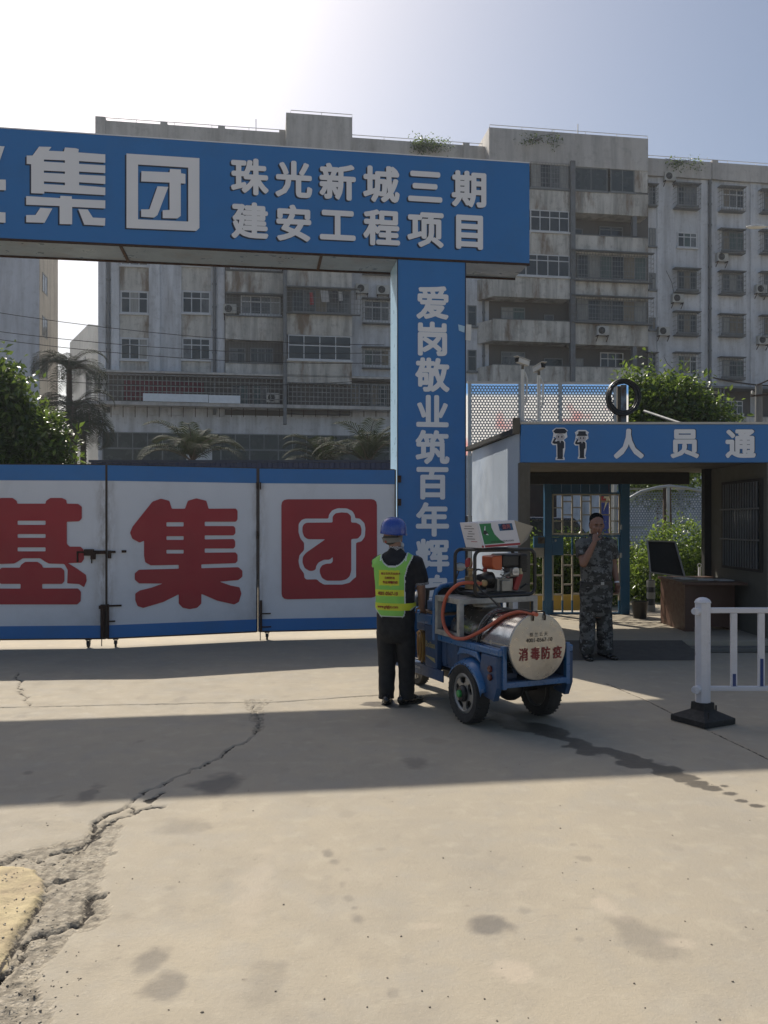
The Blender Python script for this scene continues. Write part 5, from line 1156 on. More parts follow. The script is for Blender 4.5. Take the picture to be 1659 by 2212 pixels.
# ---------------------------------------------------------------- disinfection tricycle
TC = Vector((1.02,6.95,0)); TA = R(24.2)
M['tblue'] = pm('trike_blue',(.022,.125,.31),.32,c2=(.018,.10,.25),scale=4,dirt=(.05,.06,.08),dscale=4,damt=.3,coat=.3)
M['tblued'] = pm('trike_blue_worn',(.018,.065,.16),.45,c2=(.025,.05,.11),scale=6,amt=.6,dirt=(.08,.075,.06),dscale=5,damt=.4)
M['stainless'] = pm('stainless_tank',(.45,.45,.44),.20,metal=.95,c2=(.36,.36,.35),scale=3,amt=.5)
M['tankend'] = pm('tank_end',(.50,.47,.42),.34,metal=.75,c2=(.40,.375,.34),scale=5,amt=.8,dirt=(.24,.21,.17),dscale=3,damt=.45)
M['zinc'] = pm('zinc_frame',(.46,.45,.42),.5,metal=.5,c2=(.20,.19,.18),scale=9,amt=.7,dirt=(.12,.09,.06),dscale=6,damt=.5)
M['hose'] = pm('orange_hose',(.48,.10,.05),.45,c2=(.38,.08,.04),scale=10)
M['yhose'] = pm('yellow_hose',(.40,.22,.05),.5,c2=(.26,.14,.04),scale=9)
M['alloy'] = pm('alloy',(.30,.30,.29),.4,metal=.6,c2=(.25,.24,.22),scale=12,amt=.7)
M['orange'] = pm('tank_orange',(.50,.10,.03),.35)
M['redp'] = pm('fan_red',(.32,.02,.02),.4)
M['brass'] = pm('brass',(.35,.25,.13),.4,metal=.8,c2=(.18,.13,.08),scale=14,amt=.8)
M['plyw'] = pm('plywood',(.25,.16,.09),.7)
tk = empty('cargo_tricycle',TC,TA,'blue electric cargo tricycle carrying the steel tank, seen from behind','tricycle')
def tp(x,y,z): return tuple(TC+Matrix.Rotation(TA,3,'Z') @ Vector((x,y,z)))
zf, zr_ = .41, .665; XB = .298; yb, yf = -.44, .56
def wheel(x,y,r,wd,par,name='wheel',side=-1,front=False):
    mb = MB(); mb.lathe([(r*.66,-wd*.42),(r*.80,-wd*.5),(r*.93,-wd*.5),(r*.99,-wd*.3),(r,-wd*.12),(r,wd*.12),(r*.99,wd*.3),(r*.93,wd*.5),(r*.8,wd*.5),(r*.66,wd*.42)],(x,y,r),(1,0,0),40)
    for k in range(36):
        a = 2*math.pi*k/36; Mx = Matrix.Rotation(a,3,'X'); 
        for sx in (-1,1): mb.box(Vector((x+sx*wd*.3,y,r))+Mx @ Vector((0,0,r*.985)),(wd*.3,.012,.006),Mx)
    w_ = mb.build(name,M['rubber'],par,smooth=45)
    mb = MB(); s_ = side
    R_ = r*.66
    mb.lathe([(R_,-.055),(R_+.004,-.05),(R_*.93,-.02),(R_*.93,.02),(R_+.004,.05),(R_,.055)] ,(x,y,r),(1,0,0),40)
    xo = x+s_*.035
    # rim ring, five spokes with openings between, hub
    mb.lathe([(R_*.80,0),(R_*1.0,.0),(R_*1.0,.014),(R_*.88,.018),(R_*.80,.008)],(xo,y,r),(s_,0,0),40)
    mb.lathe([(.01,0),(R_*.42,0),(R_*.45,.010),(R_*.30,.022),(.01,.024)],(xo-s_*.012,y,r),(s_,0,0),28)
    for k in range(5):
        a = 2*math.pi*k/5+.5; Mx = Matrix.Rotation(a,3,'X'); 
        mb.prism([(-.045,R_*.36),(.045,R_*.36),(.022,R_*.6),(.042,R_*.86),(-.042,R_*.86),(-.022,R_*.6)],-.004,.012,Matrix.Translation((xo,y,r)) @ (Mx @ Matrix(((0,0,s_),(1,0,0),(0,1,0)))).to_4x4())
    rim = mb.build('rim',M['alloy'],w_,smooth=35)
    mb = MB(); mb.lathe([(.068,0),(.066,.022),(.05,.035),(.01,.036)],(xo+s_*.012,y,r),(s_,0,0),20)
    for k in range(5): a = 2*math.pi*k/5; mb.lathe([(.009,0),(.009,.02),(.004,.024)],(xo+s_*.022,y+.052*math.cos(a),r+.052*math.sin(a)),(s_,0,0),8)
    hb = mb.build('hub',M['black'],w_,smooth=35)
    if not front:
        mb = MB(); mb.lathe([(.03,0),(.03,.018),(.022,.024),(.002,.025)],(xo+s_*.047,y,r),(s_,0,0),18); mb.build('hub_cap',pm('cap_green',(.04,.30,.07),.4) if 'cap_green' not in bpy.data.materials else bpy.data.materials['cap_green'],w_)
    mb = MB(); mb.lathe([(.01,-.03),(R_*.9,-.028),(R_*.9,-.022),(.01,-.02)],(x-s_*.01,y,r),(s_,0,0),30); mb.build('brake_drum',M['black'],w_)
    return w_
wheel(-.355,0,.248,.125,tk); wheel(.345,0,.248,.125,tk,side=1)
fw = empty('front_fork',(0,0,0),parent=tk)
bpy.data.objects.remove(fw)
wheel(-.0,1.62,.20,.08,tk,front=True)
# bed
mb = MB(); mb.bb((-XB,yb,zf-.03),(XB,yf,zf)); mb.build('bed_floor',M['tblued'],tk)
mb = MB()
mb.bb((-XB-.012,yb-.02,zf-.05),(XB+.012,yb,zf-.005))
for sx in (-1,1): mb.bb((sx*(XB)-.018,yb-.022,zf-.06),(sx*(XB)+.018,yb+.02,zr_+.02))
mb.build('rear_frame',M['tblue'],tk,bev=.004)
for sx in (-1,1):
    x = sx*XB; mb = MB(); mb.bb((x-.008,yb+.02,zf),(x+.008,yf,zr_-.06)); 
    for y in (yb+.12,yb+.36,.28,yf-.08): mb.bb((x+sx*.009-.006,y-.02,zf-.02),(x+sx*.009+.012,y+.02,zr_-.06))
    mb.build('bed_side',M['tblued'],tk,bev=.003)
    mb = MB(); mb.bb((x-.012 if sx > 0 else x-.055,yb-.015,zr_-.06),(x+.055 if sx > 0 else x+.012,yf,zr_)); mb.build('side_rail',M['tblue'],tk,bev=.012)
    # rear corner panel that hangs below the rail behind the wheel
    mb = MB(); xa = x+sx*.012; pr = [(yb+.0,zr_-.062),(yb+.23,zr_-.062),(yb+.26,zf+.05),(yb+.20,.27),(yb+.05,.25),(yb+.0,.36)]
    mb.prism(pr,0,.05,Matrix.Translation((xa,0,0)) @ Matrix(((0,0,sx),(1,0,0),(0,1,0))).to_4x4()); cp = mb.build('corner_panel',M['tblued'],tk,bev=.006)
    for zz in (.50,.435):
        mb = MB(); mb.lathe([(.026,0),(.028,.012),(.02,.02),(.002,.022)],(xa+sx*.05,yb+.09,zz),(sx,0,0),16); mb.build('tail_lamp',pm('lamp_red',(.10,.012,.008),.25) if 'lamp_red' not in bpy.data.materials else bpy.data.materials['lamp_red'],cp)
    # arched mudguard
    mb = MB(); vs = []; fs = []; n = 16; r0 = .295; xi, xo_ = x-sx*.02, x+sx*.115
    for k in range(n+1):
        a = R(26)+R(142)*k/n; yy = r0*math.cos(a)*.98; zz = .248+r0*math.sin(a)*.86
        up = max(0,math.sin(a))
        for (xx,dr) in ((xi,.045*up),(x+sx*.05,.03*up),(xo_-sx*.012,.0),(xo_,-.03)):
            vs.append((xx,yy*(1+dr*.2),zz+dr))
    for k in range(n):
        for j in range(3): fs.append((k*4+j,(k+1)*4+j,(k+1)*4+j+1,k*4+j+1))
    mb.add(vs,fs); o = mb.build('mudguard',M['tblue'],tk,smooth=60); so = o.modifiers.new('t','SOLIDIFY'); so.thickness = .006
    mb = MB(); mb.prism([(-.15,zr_-.062),(.17,zr_-.062),(.27,.40),(-.22,.40)],0,.018,Matrix.Translation((x+sx*.056,0,0)) @ Matrix(((0,0,sx),(1,0,0),(0,1,0))).to_4x4())
    # underside of this fairing is cut by the arch, so keep it above it
    mb = MB(); prr = [(-.13,zr_-.062),(.15,zr_-.062),(.20,.53),(.12,.555),(0,.565),(-.12,.55),(-.19,.52)]
    mb.prism(prr,0,.03,Matrix.Translation((x+sx*.03,0,0)) @ Matrix(((0,0,sx),(1,0,0),(0,1,0))).to_4x4()); mb.build('fairing',M['tblue'],tk,bev=.008)
# running gear
mb = MB(); mb.tube([(-.36,0,.248),(.36,0,.248)],.032,12); mb.ball((.05,0,.25),(.12,.10,.10),14); mb.tube([(.05,.05,.25),(.05,.45,.3)],.04,10); mb.build('axle',M['black'],tk,smooth=50)
mb = MB()
for sx in (-.25,.25):
    for k in range(3): mb.tube([(sx,-.36+.04*k,.33-.012*k),(sx,0,.27-.012*k),(sx,.36-.04*k,.33-.012*k)],.011,6)
mb.bb((-.2,-.02,.2),(-.14,.1,.3)); mb.build('leaf_spring',M['black'],tk)
mb = MB(); mb.bb((-.2,.35,.25),(.2,.75,.385)); mb.bb((-.28,-.4,.33),(-.24,1.5,.36)); mb.bb((.24,-.4,.33),(.28,1.5,.36)); mb.build('chassis',M['black'],tk,bev=.01)
# driver's floor and body
mb = MB(); mb.bb((-.34,.62,.325),(.34,1.45,.345)); mb.bb((-.355,.45,.25),(-.341,1.42,.35)); mb.bb((.341,.45,.25),(.355,1.42,.35)); fl = mb.build('footboard',M['tblued'],tk,bev=.004)
mb = MB()
for k in range(5): y = .84+.05*k; mb.prism([(y,.249),(y+.05,.249),(y+.025,.205)],0,.004,Matrix.Translation((-.352,0,0)) @ Matrix(((0,0,-1),(1,0,0),(0,1,0))).to_4x4())
mb.build('rubber_fringe',M['black'],fl)
mb = MB(); mb.bb((-.355,.565,.35),(-.30,.79,.72)); mb.bb((.30,.565,.35),(.355,.79,.72)); mb.bb((-.30,.62,.35),(.30,.66,.80)); mb.bb((-.30,.66,.62),(.30,.96,.72)); mb.bb((-.354,.791,.66),(-.30,.96,.72)); st = mb.build('seat_box',M['tblued'],tk,bev=.008)
mb = MB(); mb.bb((-.31,.60,.815),(.31,.98,.835)); mb.build('plywood_board',M['plyw'],tk)
mb = MB(); mb.bb((-.28,.62,.838),(.0,.90,.935)); mb.bb((.05,.64,.838),(.28,.90,.96)); mb.build('battery_case',M['tblue'],tk,bev=.015)
mb = MB(); mb.bb((-.33,.58,.72),(.33,.61,.812)); mb.bb((-.345,.60,.722),(-.32,.98,.81)); mb.build('seat_frame',M['tblue'],tk,bev=.004)
# hoops: blue tubes either side, white grab rail
mb = MB(); 
pts = [(-.345,.62,.60),(-.345,.62,.98),(-.33,.62,1.035),(-.28,.62,1.075),(-.18,.62,1.09),(.18,.62,1.09),(.28,.62,1.075),(.33,.62,1.035),(.345,.62,.98),(.345,.62,.60)]
mb.tube(pts,.022,10); mb.build('hoop',M['tblue'],tk,smooth=60)
mb = MB(); mb.bb((-.31,.625,.86),(.31,.635,1.06)); mb.build('hoop_panel',M['black'],tk)
mb = MB(); mb.tube([(-.12,.66,1.09),(-.10,.68,1.115),(0,.69,1.13),(.14,.69,1.13),(.2,.67,1.09)],.012,8); mb.build('grab_rail',M['frame2'],tk,smooth=60)
# front end
mb = MB(); mb.bb((-.30,1.42,.30),(.30,1.47,.78)); mb.bb((-.22,1.47,.52),(.22,1.60,.80)); mb.build('front_shield',M['tblue'],tk,bev=.03)
mb = MB(); mb.tube([(0,1.60,.20),(0,1.50,.62),(0,1.43,.98)],.025,8); mb.tube([(-.055,1.66,.20),(-.055,1.54,.58)],.018,8); mb.tube([(.055,1.66,.20),(.055,1.54,.58)],.018,8); mb.build('fork',M['black'],tk,smooth=50)
mb = MB(); mb.tube([(-.36,1.26,.98),(-.25,1.36,1.01),(0,1.43,.98),(.25,1.36,1.01),(.36,1.26,.98)],.014,8); mb.build('handlebar',M['black'],tk,smooth=50)
mb = MB(); mb.lathe([(.06,0),(.09,.03),(.10,.08),(.09,.09),(.01,.08)],(0,1.60,.84),(0,1,0),20); mb.build('headlight',M['alloy'],tk,smooth=40)
for sx in (-1,1):
    mb = MB(); mb.tube([(sx*.26,1.37,1.0),(sx*.33,1.38,1.16)],.006,6); mb.ball((sx*.34,1.38,1.20),(.075,.02,.045),14); mi_ = mb.build('mirror',M['black'],tk,smooth=60)
    mb = MB(); mb.ball((sx*.34,1.366,1.20),(.066,.01,.038),14); mb.build('mirror_glass',M['galv'],mi_,smooth=60)
# small worn lettering on the body side
def label_on(par,txt,o,x,y,size,mat,bold=.01,name='lettering',d=.0015,sx=1.):
    me = char_mesh(txt,size,bold,sx); return place(me,name,mat,frame(o,x,y),par,d=d)
GLD = pm('print_gold',(.34,.30,.14),.5)
label_on(st,'Bolian',(-.3565,.68,.55),(0,-1,0),(0,0,1),.075,GLD,.02)
label_on(fl,'www.gdglyt.com',(-.3565,1.0,.315),(0,-1,0),(0,0,1),.036,M['white'],.015)
mb = MB(); mb.prism([(.585,.40),(.77,.44),(.77,.45),(.60,.44)],0,.001,Matrix.Translation((-.3565,0,0)) @ Matrix(((0,0,-1),(1,0,0),(0,1,0))).to_4x4()); mb.build('faded_graphic',GLD,st)

# ---------------------------------------------------------------- tank lying in the bed
tr_, ty0, ty1, tz = .257, -.50, .46, .676
tank = empty('water_tank',tp(-.025,0,0),TA,'horizontal stainless steel water tank with red lettering on its round end','tank')
mb = MB(); prof = [(tr_*.3,ty1+.04),(tr_*.75,ty1+.03),(tr_*.97,ty1+.005)]
prof = [(tr_-.002,0),(tr_,.004)]+[(tr_,y-ty0) for y in np.linspace(ty0+.01,ty1,14)]+[(tr_*.96,ty1-ty0+.02),(tr_*.7,ty1-ty0+.04),(.01,ty1-ty0+.05)]
mb.lathe(prof,(0,ty0,tz),(0,1,0),56); shell = mb.build('shell',M['stainless'],tank,smooth=30)
mb = MB(); mb.lathe([(tr_+.004,.012),(tr_+.006,.006),(tr_+.006,-.004),(tr_+.002,-.010),(tr_-.004,-.011),(.001,-.012)],(0,ty0,tz),(0,1,0),56); te = mb.build('end_plate',M['tankend'],tank,smooth=25)
mb = MB(); mb.tube([(tr_*1.002*math.cos(a),.0,tz+tr_*1.002*math.sin(a)) for a in np.linspace(0,2*math.pi,49)[:-1]],.003,5,closed=True); mb.build('weld_seam',M['zinc'],tank)
RD = pm('print_darkred',(.20,.018,.02),.5); BK = pm('print_black',(.03,.025,.022),.5)
ef = lambda x,z: (x,ty0-.0125,tz+z)
for i,ch in enumerate("消毒防疫"): label_on(te,ch,ef([-.140,-.030,.070,.178][i],-.052),(1,0,0),(0,0,1),.103,RD,.022,'letter',sx=.86)
label_on(te,'4001-0567-10',ef(.008,.052),(1,0,0),(0,0,1),.044,BK,.004,'phone_number')
for i,ch in enumerate("格兰云天"): label_on(te,ch,ef(-.065+.045*i,.098),(1,0,0),(0,0,1),.036,BK,.0,'letter')
mb = MB(); 
for x in (-.055,.055): mb.tube([(x,ty0-.02,tz+tr_-.05),(x,ty0-.026,tz+tr_-.02),(x,ty0-.01,tz+tr_+.012),(x,ty0+.02,tz+tr_+.016)],.007,6)
mb.tube([(-.055,ty0+.005,tz+tr_+.015),(.055,ty0+.005,tz+tr_+.015)],.007,6); mb.build('clasp',M['rust'],tank,smooth=60)
mb = MB(); mb.lathe([(.12,0),(.12,.02),(.10,.05),(.02,.055)],(0,.26,tz+tr_-.01),(0,0,1),24); mb.tube([(0,.26,tz+tr_+.04),(0,.26,tz+tr_+.08),(.05,.26,tz+tr_+.09)],.008,6); mb.build('filler_cap',M['zinc'],tank,smooth=40)
mb = MB(); mb.bb((-.20,.0,zf+.002),(.20,.05,tz-tr_+.06)); mb.bb((-.20,-.35,zf+.002),(.20,-.30,tz-tr_+.06)); 
mb = MB(); mb.bb((-.20,-.36,zf+.001),(-.10,.40,zf+.045)); mb.bb((.10,-.36,zf+.001),(.20,.40,zf+.045)); mb.build('cradle',M['tblued'],tank)
# red partial printing on the tank flank
mb = MB(); 
me = char_mesh('消毒',.12,.02); n_ = len(me.vertices); V_ = np.empty(n_*3,np.float32); me.vertices.foreach_get('co',V_); V_ = V_.reshape(-1,3); fs_ = [tuple(p.vertices) for p in me.polygons]
vs_ = []
for x,y,_ in V_:
    ang = R(118)+float(y)/tr_*-1; vs_.append(((tr_+.002)*math.cos(ang),-.12-float(x),tz+(tr_+.002)*math.sin(ang)))
mb.add(vs_,fs_); mb.build('lettering',RD,tank,recalc=False); bpy.data.meshes.remove(me)
# ---------------------------------------------------------------- stand over the tank
stn = empty('pump_stand',tp(0,0,0),TA,'grey welded steel stand bridging the tank and carrying the pump','stand')
sx0, sx1, sy0, sy1, sz = -.36, .375, .13, .52, .985
def beam_(a,b,w=.045,n='rail'): mb = MB(); mb.bar(a,b,w,w); return mb.build(n,M['zinc'],stn,bev=.002)
for x in (sx0,sx1):
    for y in (sy0,sy1): beam_((x,y,zr_+.006+.045),(x,y,sz-.023),n='leg')
    beam_((x,sy0-.023,zr_+.028),(x,sy1+.023,zr_+.028)); beam_((x,sy0+.024,sz),(x,sy1-.024,sz))
for y in (sy0,sy1): beam_((sx0-.023,y,sz+.0),(sx1+.023,y,sz))
mb = MB(); mb.bb((sx0,sy0+.023,sz-.004),(sx1,sy1-.023,sz+.018)); mb.build('deck_plate',M['zinc'],stn)
# ---------------------------------------------------------------- engine pump in its tube cage
pu = empty('engine_pump',tp(.085,.315,sz+.026),TA,'petrol engine pump inside a black tube cage on the steel stand','pump')
cx0, cx1, cy0, cy1, ch_ = -.30, .305, -.175, .165, .40
def loop(y):
    r = .06; p = []
    for (cx_,cz_,a0) in ((cx1-r,ch_-r,0),(cx0+r,ch_-r,90),(cx0+r,r+.012,180),(cx1-r,r+.012,270)):
        for q in range(5): a = R(a0+90*q/4); p.append((cx_+r*math.cos(a),y,cz_+r*math.sin(a)))
    return p
mb = MB(); mb.tube(loop(cy0),.0155,10,closed=True); mb.tube(loop(cy1),.0155,10,closed=True)
for x in (cx0+.08,cx1-.06):
    mb.tube([(x,cy0,ch_),(x,cy1,ch_)],.014,8); mb.tube([(x,cy0,.014),(x,cy1,.014)],.012,8)
mb.build('cage',M['black'],pu,smooth=60)
mb = MB(); mb.bb((-.25,-.13,.012),(.25,.13,.035)); mb.build('base_plate',M['black'],pu)
mb = MB(); mb.bb((-.03,-.10,.037),(.13,.09,.15)); mb.lathe([(.028,0),(.028,.03),(.018,.032),(.01,.02)],(.025,-.10,.11),(0,-1,0),16); mb.bb((.0,-.13,.04),(.09,-.101,.135)); mb.tube([(.0,-.12,.15),(.03,-.13,.19),(.08,-.12,.20)],.012,8); mb.build('crankcase',M['alloy'],pu,bev=.012)
mb = MB(); mb.bb((.085,-.13,.17),(.17,-.02,.24)); 
for k in range(5): mb.bb((.075,-.125+.001*k,.165+.015*k),(.178,.02,.169+.015*k))
cyl_ = mb.build('cylinder_head',M['alloy'],pu,bev=.004)
mb = MB(); mb.prism(rounded([(-.030,-.033),(.030,-.033),(.036,.0),(.025,.036),(-.025,.036),(-.036,0)],.010),0,.02,Matrix.Translation((.128,-.132,.210)) @ Matrix(((1,0,0),(0,0,-1),(0,1,0))).to_4x4()); vc = mb.build('valve_cover',pm('cover_silver',(.55,.55,.55),.3,metal=.5),pu,bev=.004)
label_on(vc,'GXT',(.128,-.153,.205),(1,0,0),(0,0,1),.026,M['zinc'],.02,d=.002)
mb = MB(); mb.prism(rounded([(-.098,.265),(-.085,.235),(-.05,.225),(.0,.225),(.0,.352),(-.098,.345)],.012),-.13,.05,Matrix(((1,0,0),(0,0,1),(0,1,0))).to_4x4()); mb.build('fuel_tank',M['orange'],pu,bev=.010)
mb = MB(); mb.bb((.004,-.13,.245),(.18,.08,.362)); mb.build('air_filter',M['black'],pu,bev=.02)
mb = MB(); mb.bb((.182,-.14,.195),(.262,.05,.365)); mb.build('muffler',M['black'],pu,bev=.02)
mb = MB()
for k in range(6): mb.bb((.195,-.146,.22+.022*k),(.25,-.141,.228+.022*k))
mb.build('muffler_slots',M['darkpost'],pu)
mb = MB(); mb.prism(rounded([(.12,.05),(.17,.04),(.225,.18),(.21,.205),(.165,.19)],.015),-.12,.06,Matrix(((1,0,0),(0,0,1),(0,1,0))).to_4x4()); mb.build('fan_housing',M['redp'],pu,bev=.008)
mb = MB(); mb.lathe([(.018,0),(.018,.05),(.012,.055)],(.195,-.12,.185),(0,0,1),12); mb.build('fuel_bowl',pm('bowl_cream',(.5,.44,.28),.4),pu)
mb = MB(); mb.tube([(-.16,0,.13),(-.03,0,.13)],[.055,.075],18); mb.ball((-.095,-.04,.15),(.06,.075,.062),14); mb.build('gear_housing',M['black'],pu,smooth=50,bev=0)
mb = MB(); mb.lathe([(.02,0),(.02,.03),(.014,.035)],(-.108,-.02,.205),(0,0,1),12); mb.build('oil_cap',M['redp'],pu)
mb = MB(); mb.bb((-.27,-.05,.06),(-.21,.05,.17)); mb.lathe([(.03,0),(.03,.04),(.035,.045),(.035,.06)],(-.24,-.05,.11),(0,-1,0),14); mb.lathe([(.02,0),(.02,.05),(.03,.05),(.03,.07),(.012,.075)],(-.24,0,.17),(0,0,1),14); mb.tube([(-.24,-.08,.11),(-.25,-.12,.08),(-.24,-.14,.05)],.012,8); mb.tube([(-.26,0,.22),(-.255,-.04,.28),(-.25,-.03,.33)],.008,6); mb.build('pump_head',M['brass'],pu,bev=.005)
mb = MB(); mb.lathe([(.03,0),(.034,.03),(.03,.06),(.012,.08)],(-.245,.02,.25),(0,0,1),14); mb.build('pressure_bottle',M['redp'],pu)
mb = MB(); mb.lathe([(.03,0),(.03,.012),(.015,.016)],(-.165,-.10,.115),(0,-1,0),16); mb.build('gauge',M['brass'],pu)
mb = MB(); mb.tube([(.1,-.1,.19),(.03,-.12,.22),(-.02,-.11,.26),(-.03,-.08,.30)],.005,5); mb.tube([(.14,-.12,.16),(.06,-.14,.15),(-.02,-.13,.19)],.004,5); mb.tube([(.2,-.1,.06),(.245,-.13,.10),(.27,-.12,.09)],.010,6); mb.build('fuel_line',M['black'],pu)
# ---------------------------------------------------------------- cardboard box
BX = pm('carton_white',(.66,.64,.66),.6,c2=(.60,.58,.60),scale=3); KR = pm('kraft',(.36,.32,.25),.8,c2=(.30,.26,.20),scale=5)
bzb = P(1070,1189,7.15).z-.0
bx = empty('cardboard_box',(P(1066,1180,7.1).x,7.12,sz+.026+ch_+.032),R(11),'white and green printed cardboard box with an open flap lying on the pump cage','box')
bx.rotation_euler = (R(0),R(-3),R(26))
L2,W2,H2 = .195,.13,.215; lean = .035
fr_ = [(-L2,-W2,.0),(L2,-W2,.0),(L2-.01,-W2+.0,H2),(-L2+.015,-W2,H2)]
b4 = [(-L2,-W2-.0,0),(L2,-W2,0),(L2,W2,0),(-L2,W2,0)]; t4 = [(-L2-.03,-W2+lean,H2),(L2-.03,-W2+lean,H2),(L2-.03,W2+lean,H2),(-L2-.03,W2+lean,H2)]
mb = MB(); mb.add(b4+t4,[(0,3,2,1),(4,5,6,7),(0,1,5,4),(1,2,6,5),(2,3,7,6),(3,0,4,7)]); bxb = mb.build('carton',BX,bx,bev=.003)
mb = MB(); mb.add([(L2+.001,-W2+.002,.0),(L2+.045,-W2-.035,.045),(L2+.125,-W2-.02,.155),(L2-.03,-W2+lean+.002,H2)],[(0,1,2,3)]); 
fl_ = mb.build('flap',KR,bx); so = fl_.modifiers.new('t','SOLIDIFY'); so.thickness = .005
yv = Vector((0,lean,H2)).normalized(); fo = Vector((0,-W2-.0008,0)); sk = -.03/H2
def onbox(lp,name,mat,d=.001): 
    vs = [fo+Vector((x+sk*z,0,0))+yv*z+Vector((0,-d,0)) for x,z in lp]; mb = MB(); mb.add(vs,[tuple(range(len(vs)))]); return mb.build(name,mat,bxb,recalc=False)
GR = pm('print_green',(.03,.20,.06),.5)
onbox([(-.165,.03),(.045,.03),(-.0,.06),(-.04,.11),(-.055,.17),(-.05,.205),(-.175,.205)],'green_print',GR)
onbox([(-L2+.0,.004),(L2-.002,.004),(L2-.002,.022),(-L2,.022)],'red_stripe',M['red'])
onbox([(.02,.135),(.16,.135),(.16,.195),(.02,.195)],'logo_panel',pm('logo_blue',(.02,.10,.22),.5)); onbox([(.025,.165),(.055,.138),(.135,.138),(.135,.192),(.055,.192)],'logo_panel',pm('logo_navy',(.015,.02,.07),.5),.002)
PK = pm('logo_red',(.50,.12,.10),.5)
def ontext(t,x,z,size,mat,name='letter',bold=.02,d=.003):
    me = char_mesh(t,size,bold); V_ = np.empty(len(me.vertices)*3,np.float32); me.vertices.foreach_get('co',V_); V_ = V_.reshape(-1,3); fs = [tuple(p.vertices) for p in me.polygons]; bpy.data.meshes.remove(me)
    mb = MB(); mb.add([fo+Vector((x+float(a)+sk*(z+float(b)),0,0))+yv*(z+float(b))+Vector((0,-d,0)) for a,b,_ in V_],fs); return mb.build(name,mat,bxb,recalc=False)
ontext('盘两',.095,.166,.042,PK,'logo_lettering')
ontext('高效氯虫生物工程有限公司制造',.02,.045,.0165,BK,'maker_line',.015)
onbox([(-.152,.120),(-.12,.105),(-.10,.118),(-.115,.145),(-.135,.150)],'insect_print',BK,.002); onbox([(-.135,.148),(-.118,.185),(-.112,.184),(-.124,.146)],'insect_print',M['white'],.003); onbox([(-.13,.112),(-.10,.105),(-.112,.12)],'insect_print',M['white'],.003)
onbox([(-.178,.0),(-.168,.0),(-.168,H2+.003),(-.178,H2+.003)],'strap_print',M['white'],.004)
# small print on the end of the box
for i in range(7):
    mb = MB(); z0 = .05+.022*i; y0 = -W2+.05+lean*z0/H2; mb.add([(-L2-.0015-.03*z0/H2,y0+.12*((i*37)%5)/9,z0),(-L2-.0015-.03*z0/H2,y0+.10+.02*((i*3)%4),z0),(-L2-.0015-.03*(z0+.005)/H2,y0+.10+.02*((i*3)%4),z0+.005),(-L2-.0015-.03*(z0+.005)/H2,y0+.12*((i*37)%5)/9,z0+.005)],[(0,1,2,3)]); mb.build('small_print',BK if i else M['red'],bxb,recalc=False)
# ---------------------------------------------------------------- hoses
def smooth_pts(pts,n=8):
    pts = [Vector(p) for p in pts]; out = []
    for i in range(len(pts)-1):
        p0 = pts[max(i-1,0)]; p1 = pts[i]; p2 = pts[i+1]; p3 = pts[min(i+2,len(pts)-1)]
        for k in range(n):
            t = k/n; out.append(.5*((2*p1)+(-p0+p2)*t+(2*p0-5*p1+4*p2-p3)*t*t+(-p0+3*p1-3*p2+p3)*t**3))
    out.append(pts[-1]); return out
hs = [(-.16,.14,1.13),(-.27,.10,1.12),(-.38,.06,1.06),(-.43,.02,.95),(-.43,-.02,.84),(-.40,-.06,.75),(-.345,-.12,.72),(-.29,-.20,.745),(-.20,-.30,.83),(-.10,-.38,.925),(.0,-.42,.965),(.07,-.46,.968)]
Rt = Matrix.Rotation(TA,3,'Z'); xv = Rt @ Vector((1,0,0))
def hp(mx,my,x):
    """the point of the tricycle's plane x = const seen in a given direction"""
    px,py = (370+mx/3.49)/.46293,(500+my/3.49)/.46293; d = Vector(((px-CX)/F,1,(HY-py)/F)); o = Vector((0,0,CAMZ)); t = (x-(o-TC).dot(xv))/d.dot(xv); return o+d*t
def ht(mx,my,gap):
    """where that sight line meets the tank's flank, gap metres proud of it"""
    px,py = (370+mx/3.49)/.46293,(500+my/3.49)/.46293; d = Rt.transposed() @ Vector(((px-CX)/F,1,(HY-py)/F)); o = Rt.transposed() @ (Vector((0,0,CAMZ))-TC)
    ax,az = o.x+.025,o.z-tz; A_ = d.x*d.x+d.z*d.z; B2 = ax*d.x+az*d.z; C_ = ax*ax+az*az-(tr_+gap)**2; D_ = B2*B2-A_*C_
    t = (-B2-math.sqrt(D_))/A_ if D_ > 0 else -B2/A_
    return Rt @ (o+d*t)+TC
hw_ = [tp(-.15,.14,1.13)]+[tuple(hp(*q)) for q in ((331,289,-.30),(300,300,-.36),(268,335,-.395),(254,394,-.41),(262,445,-.41),(289,478,-.40),(324,484,-.375),(352,476,-.34))]+[tuple(ht(*q)) for q in ((394,454,.03),(430,431,.018),(463,409,.016),(495,396,.016),(527,390,.016),(560,394,.016),(582,400,.018))]
hw2 = smooth_pts(hw_)
mb = MB(); mb.tube(hw2,.0155,10); tag(mb.build('orange_hose',M['hose'],smooth=60),'thick orange hose looping from the pump over the steel tank','hose')
mb = MB(); cb_ = [tp(-.15,.12,1.24),tp(-.22,.10,1.25),tp(-.25,.10,1.18),tp(-.20,.06,1.08),tp(-.12,.03,1.01)]+[tuple(ht(*q)) for q in ((455,374,.05),(490,383,.03),(530,383,.033),(565,390,.033))]
mb.tube(smooth_pts(cb_),.008,7); tag(mb.build('black_cable',M['black'],smooth=60),'thin black cable running from the pump down to the tank clasp','cable')
mb = MB(); cc = [tuple(ht(*q)) for q in ((500,386,.009),(455,390,.009),(425,404,.009),(400,430,.009),(384,462,.009),(376,495,.009),(374,520,.009))]
mb.tube(smooth_pts(cc),.007,7); tag(mb.build('black_cable',M['black'],smooth=60),'black cable lying curved over the flank of the tank','cable')
pts = []; mb = MB(); r = random.Random(9)
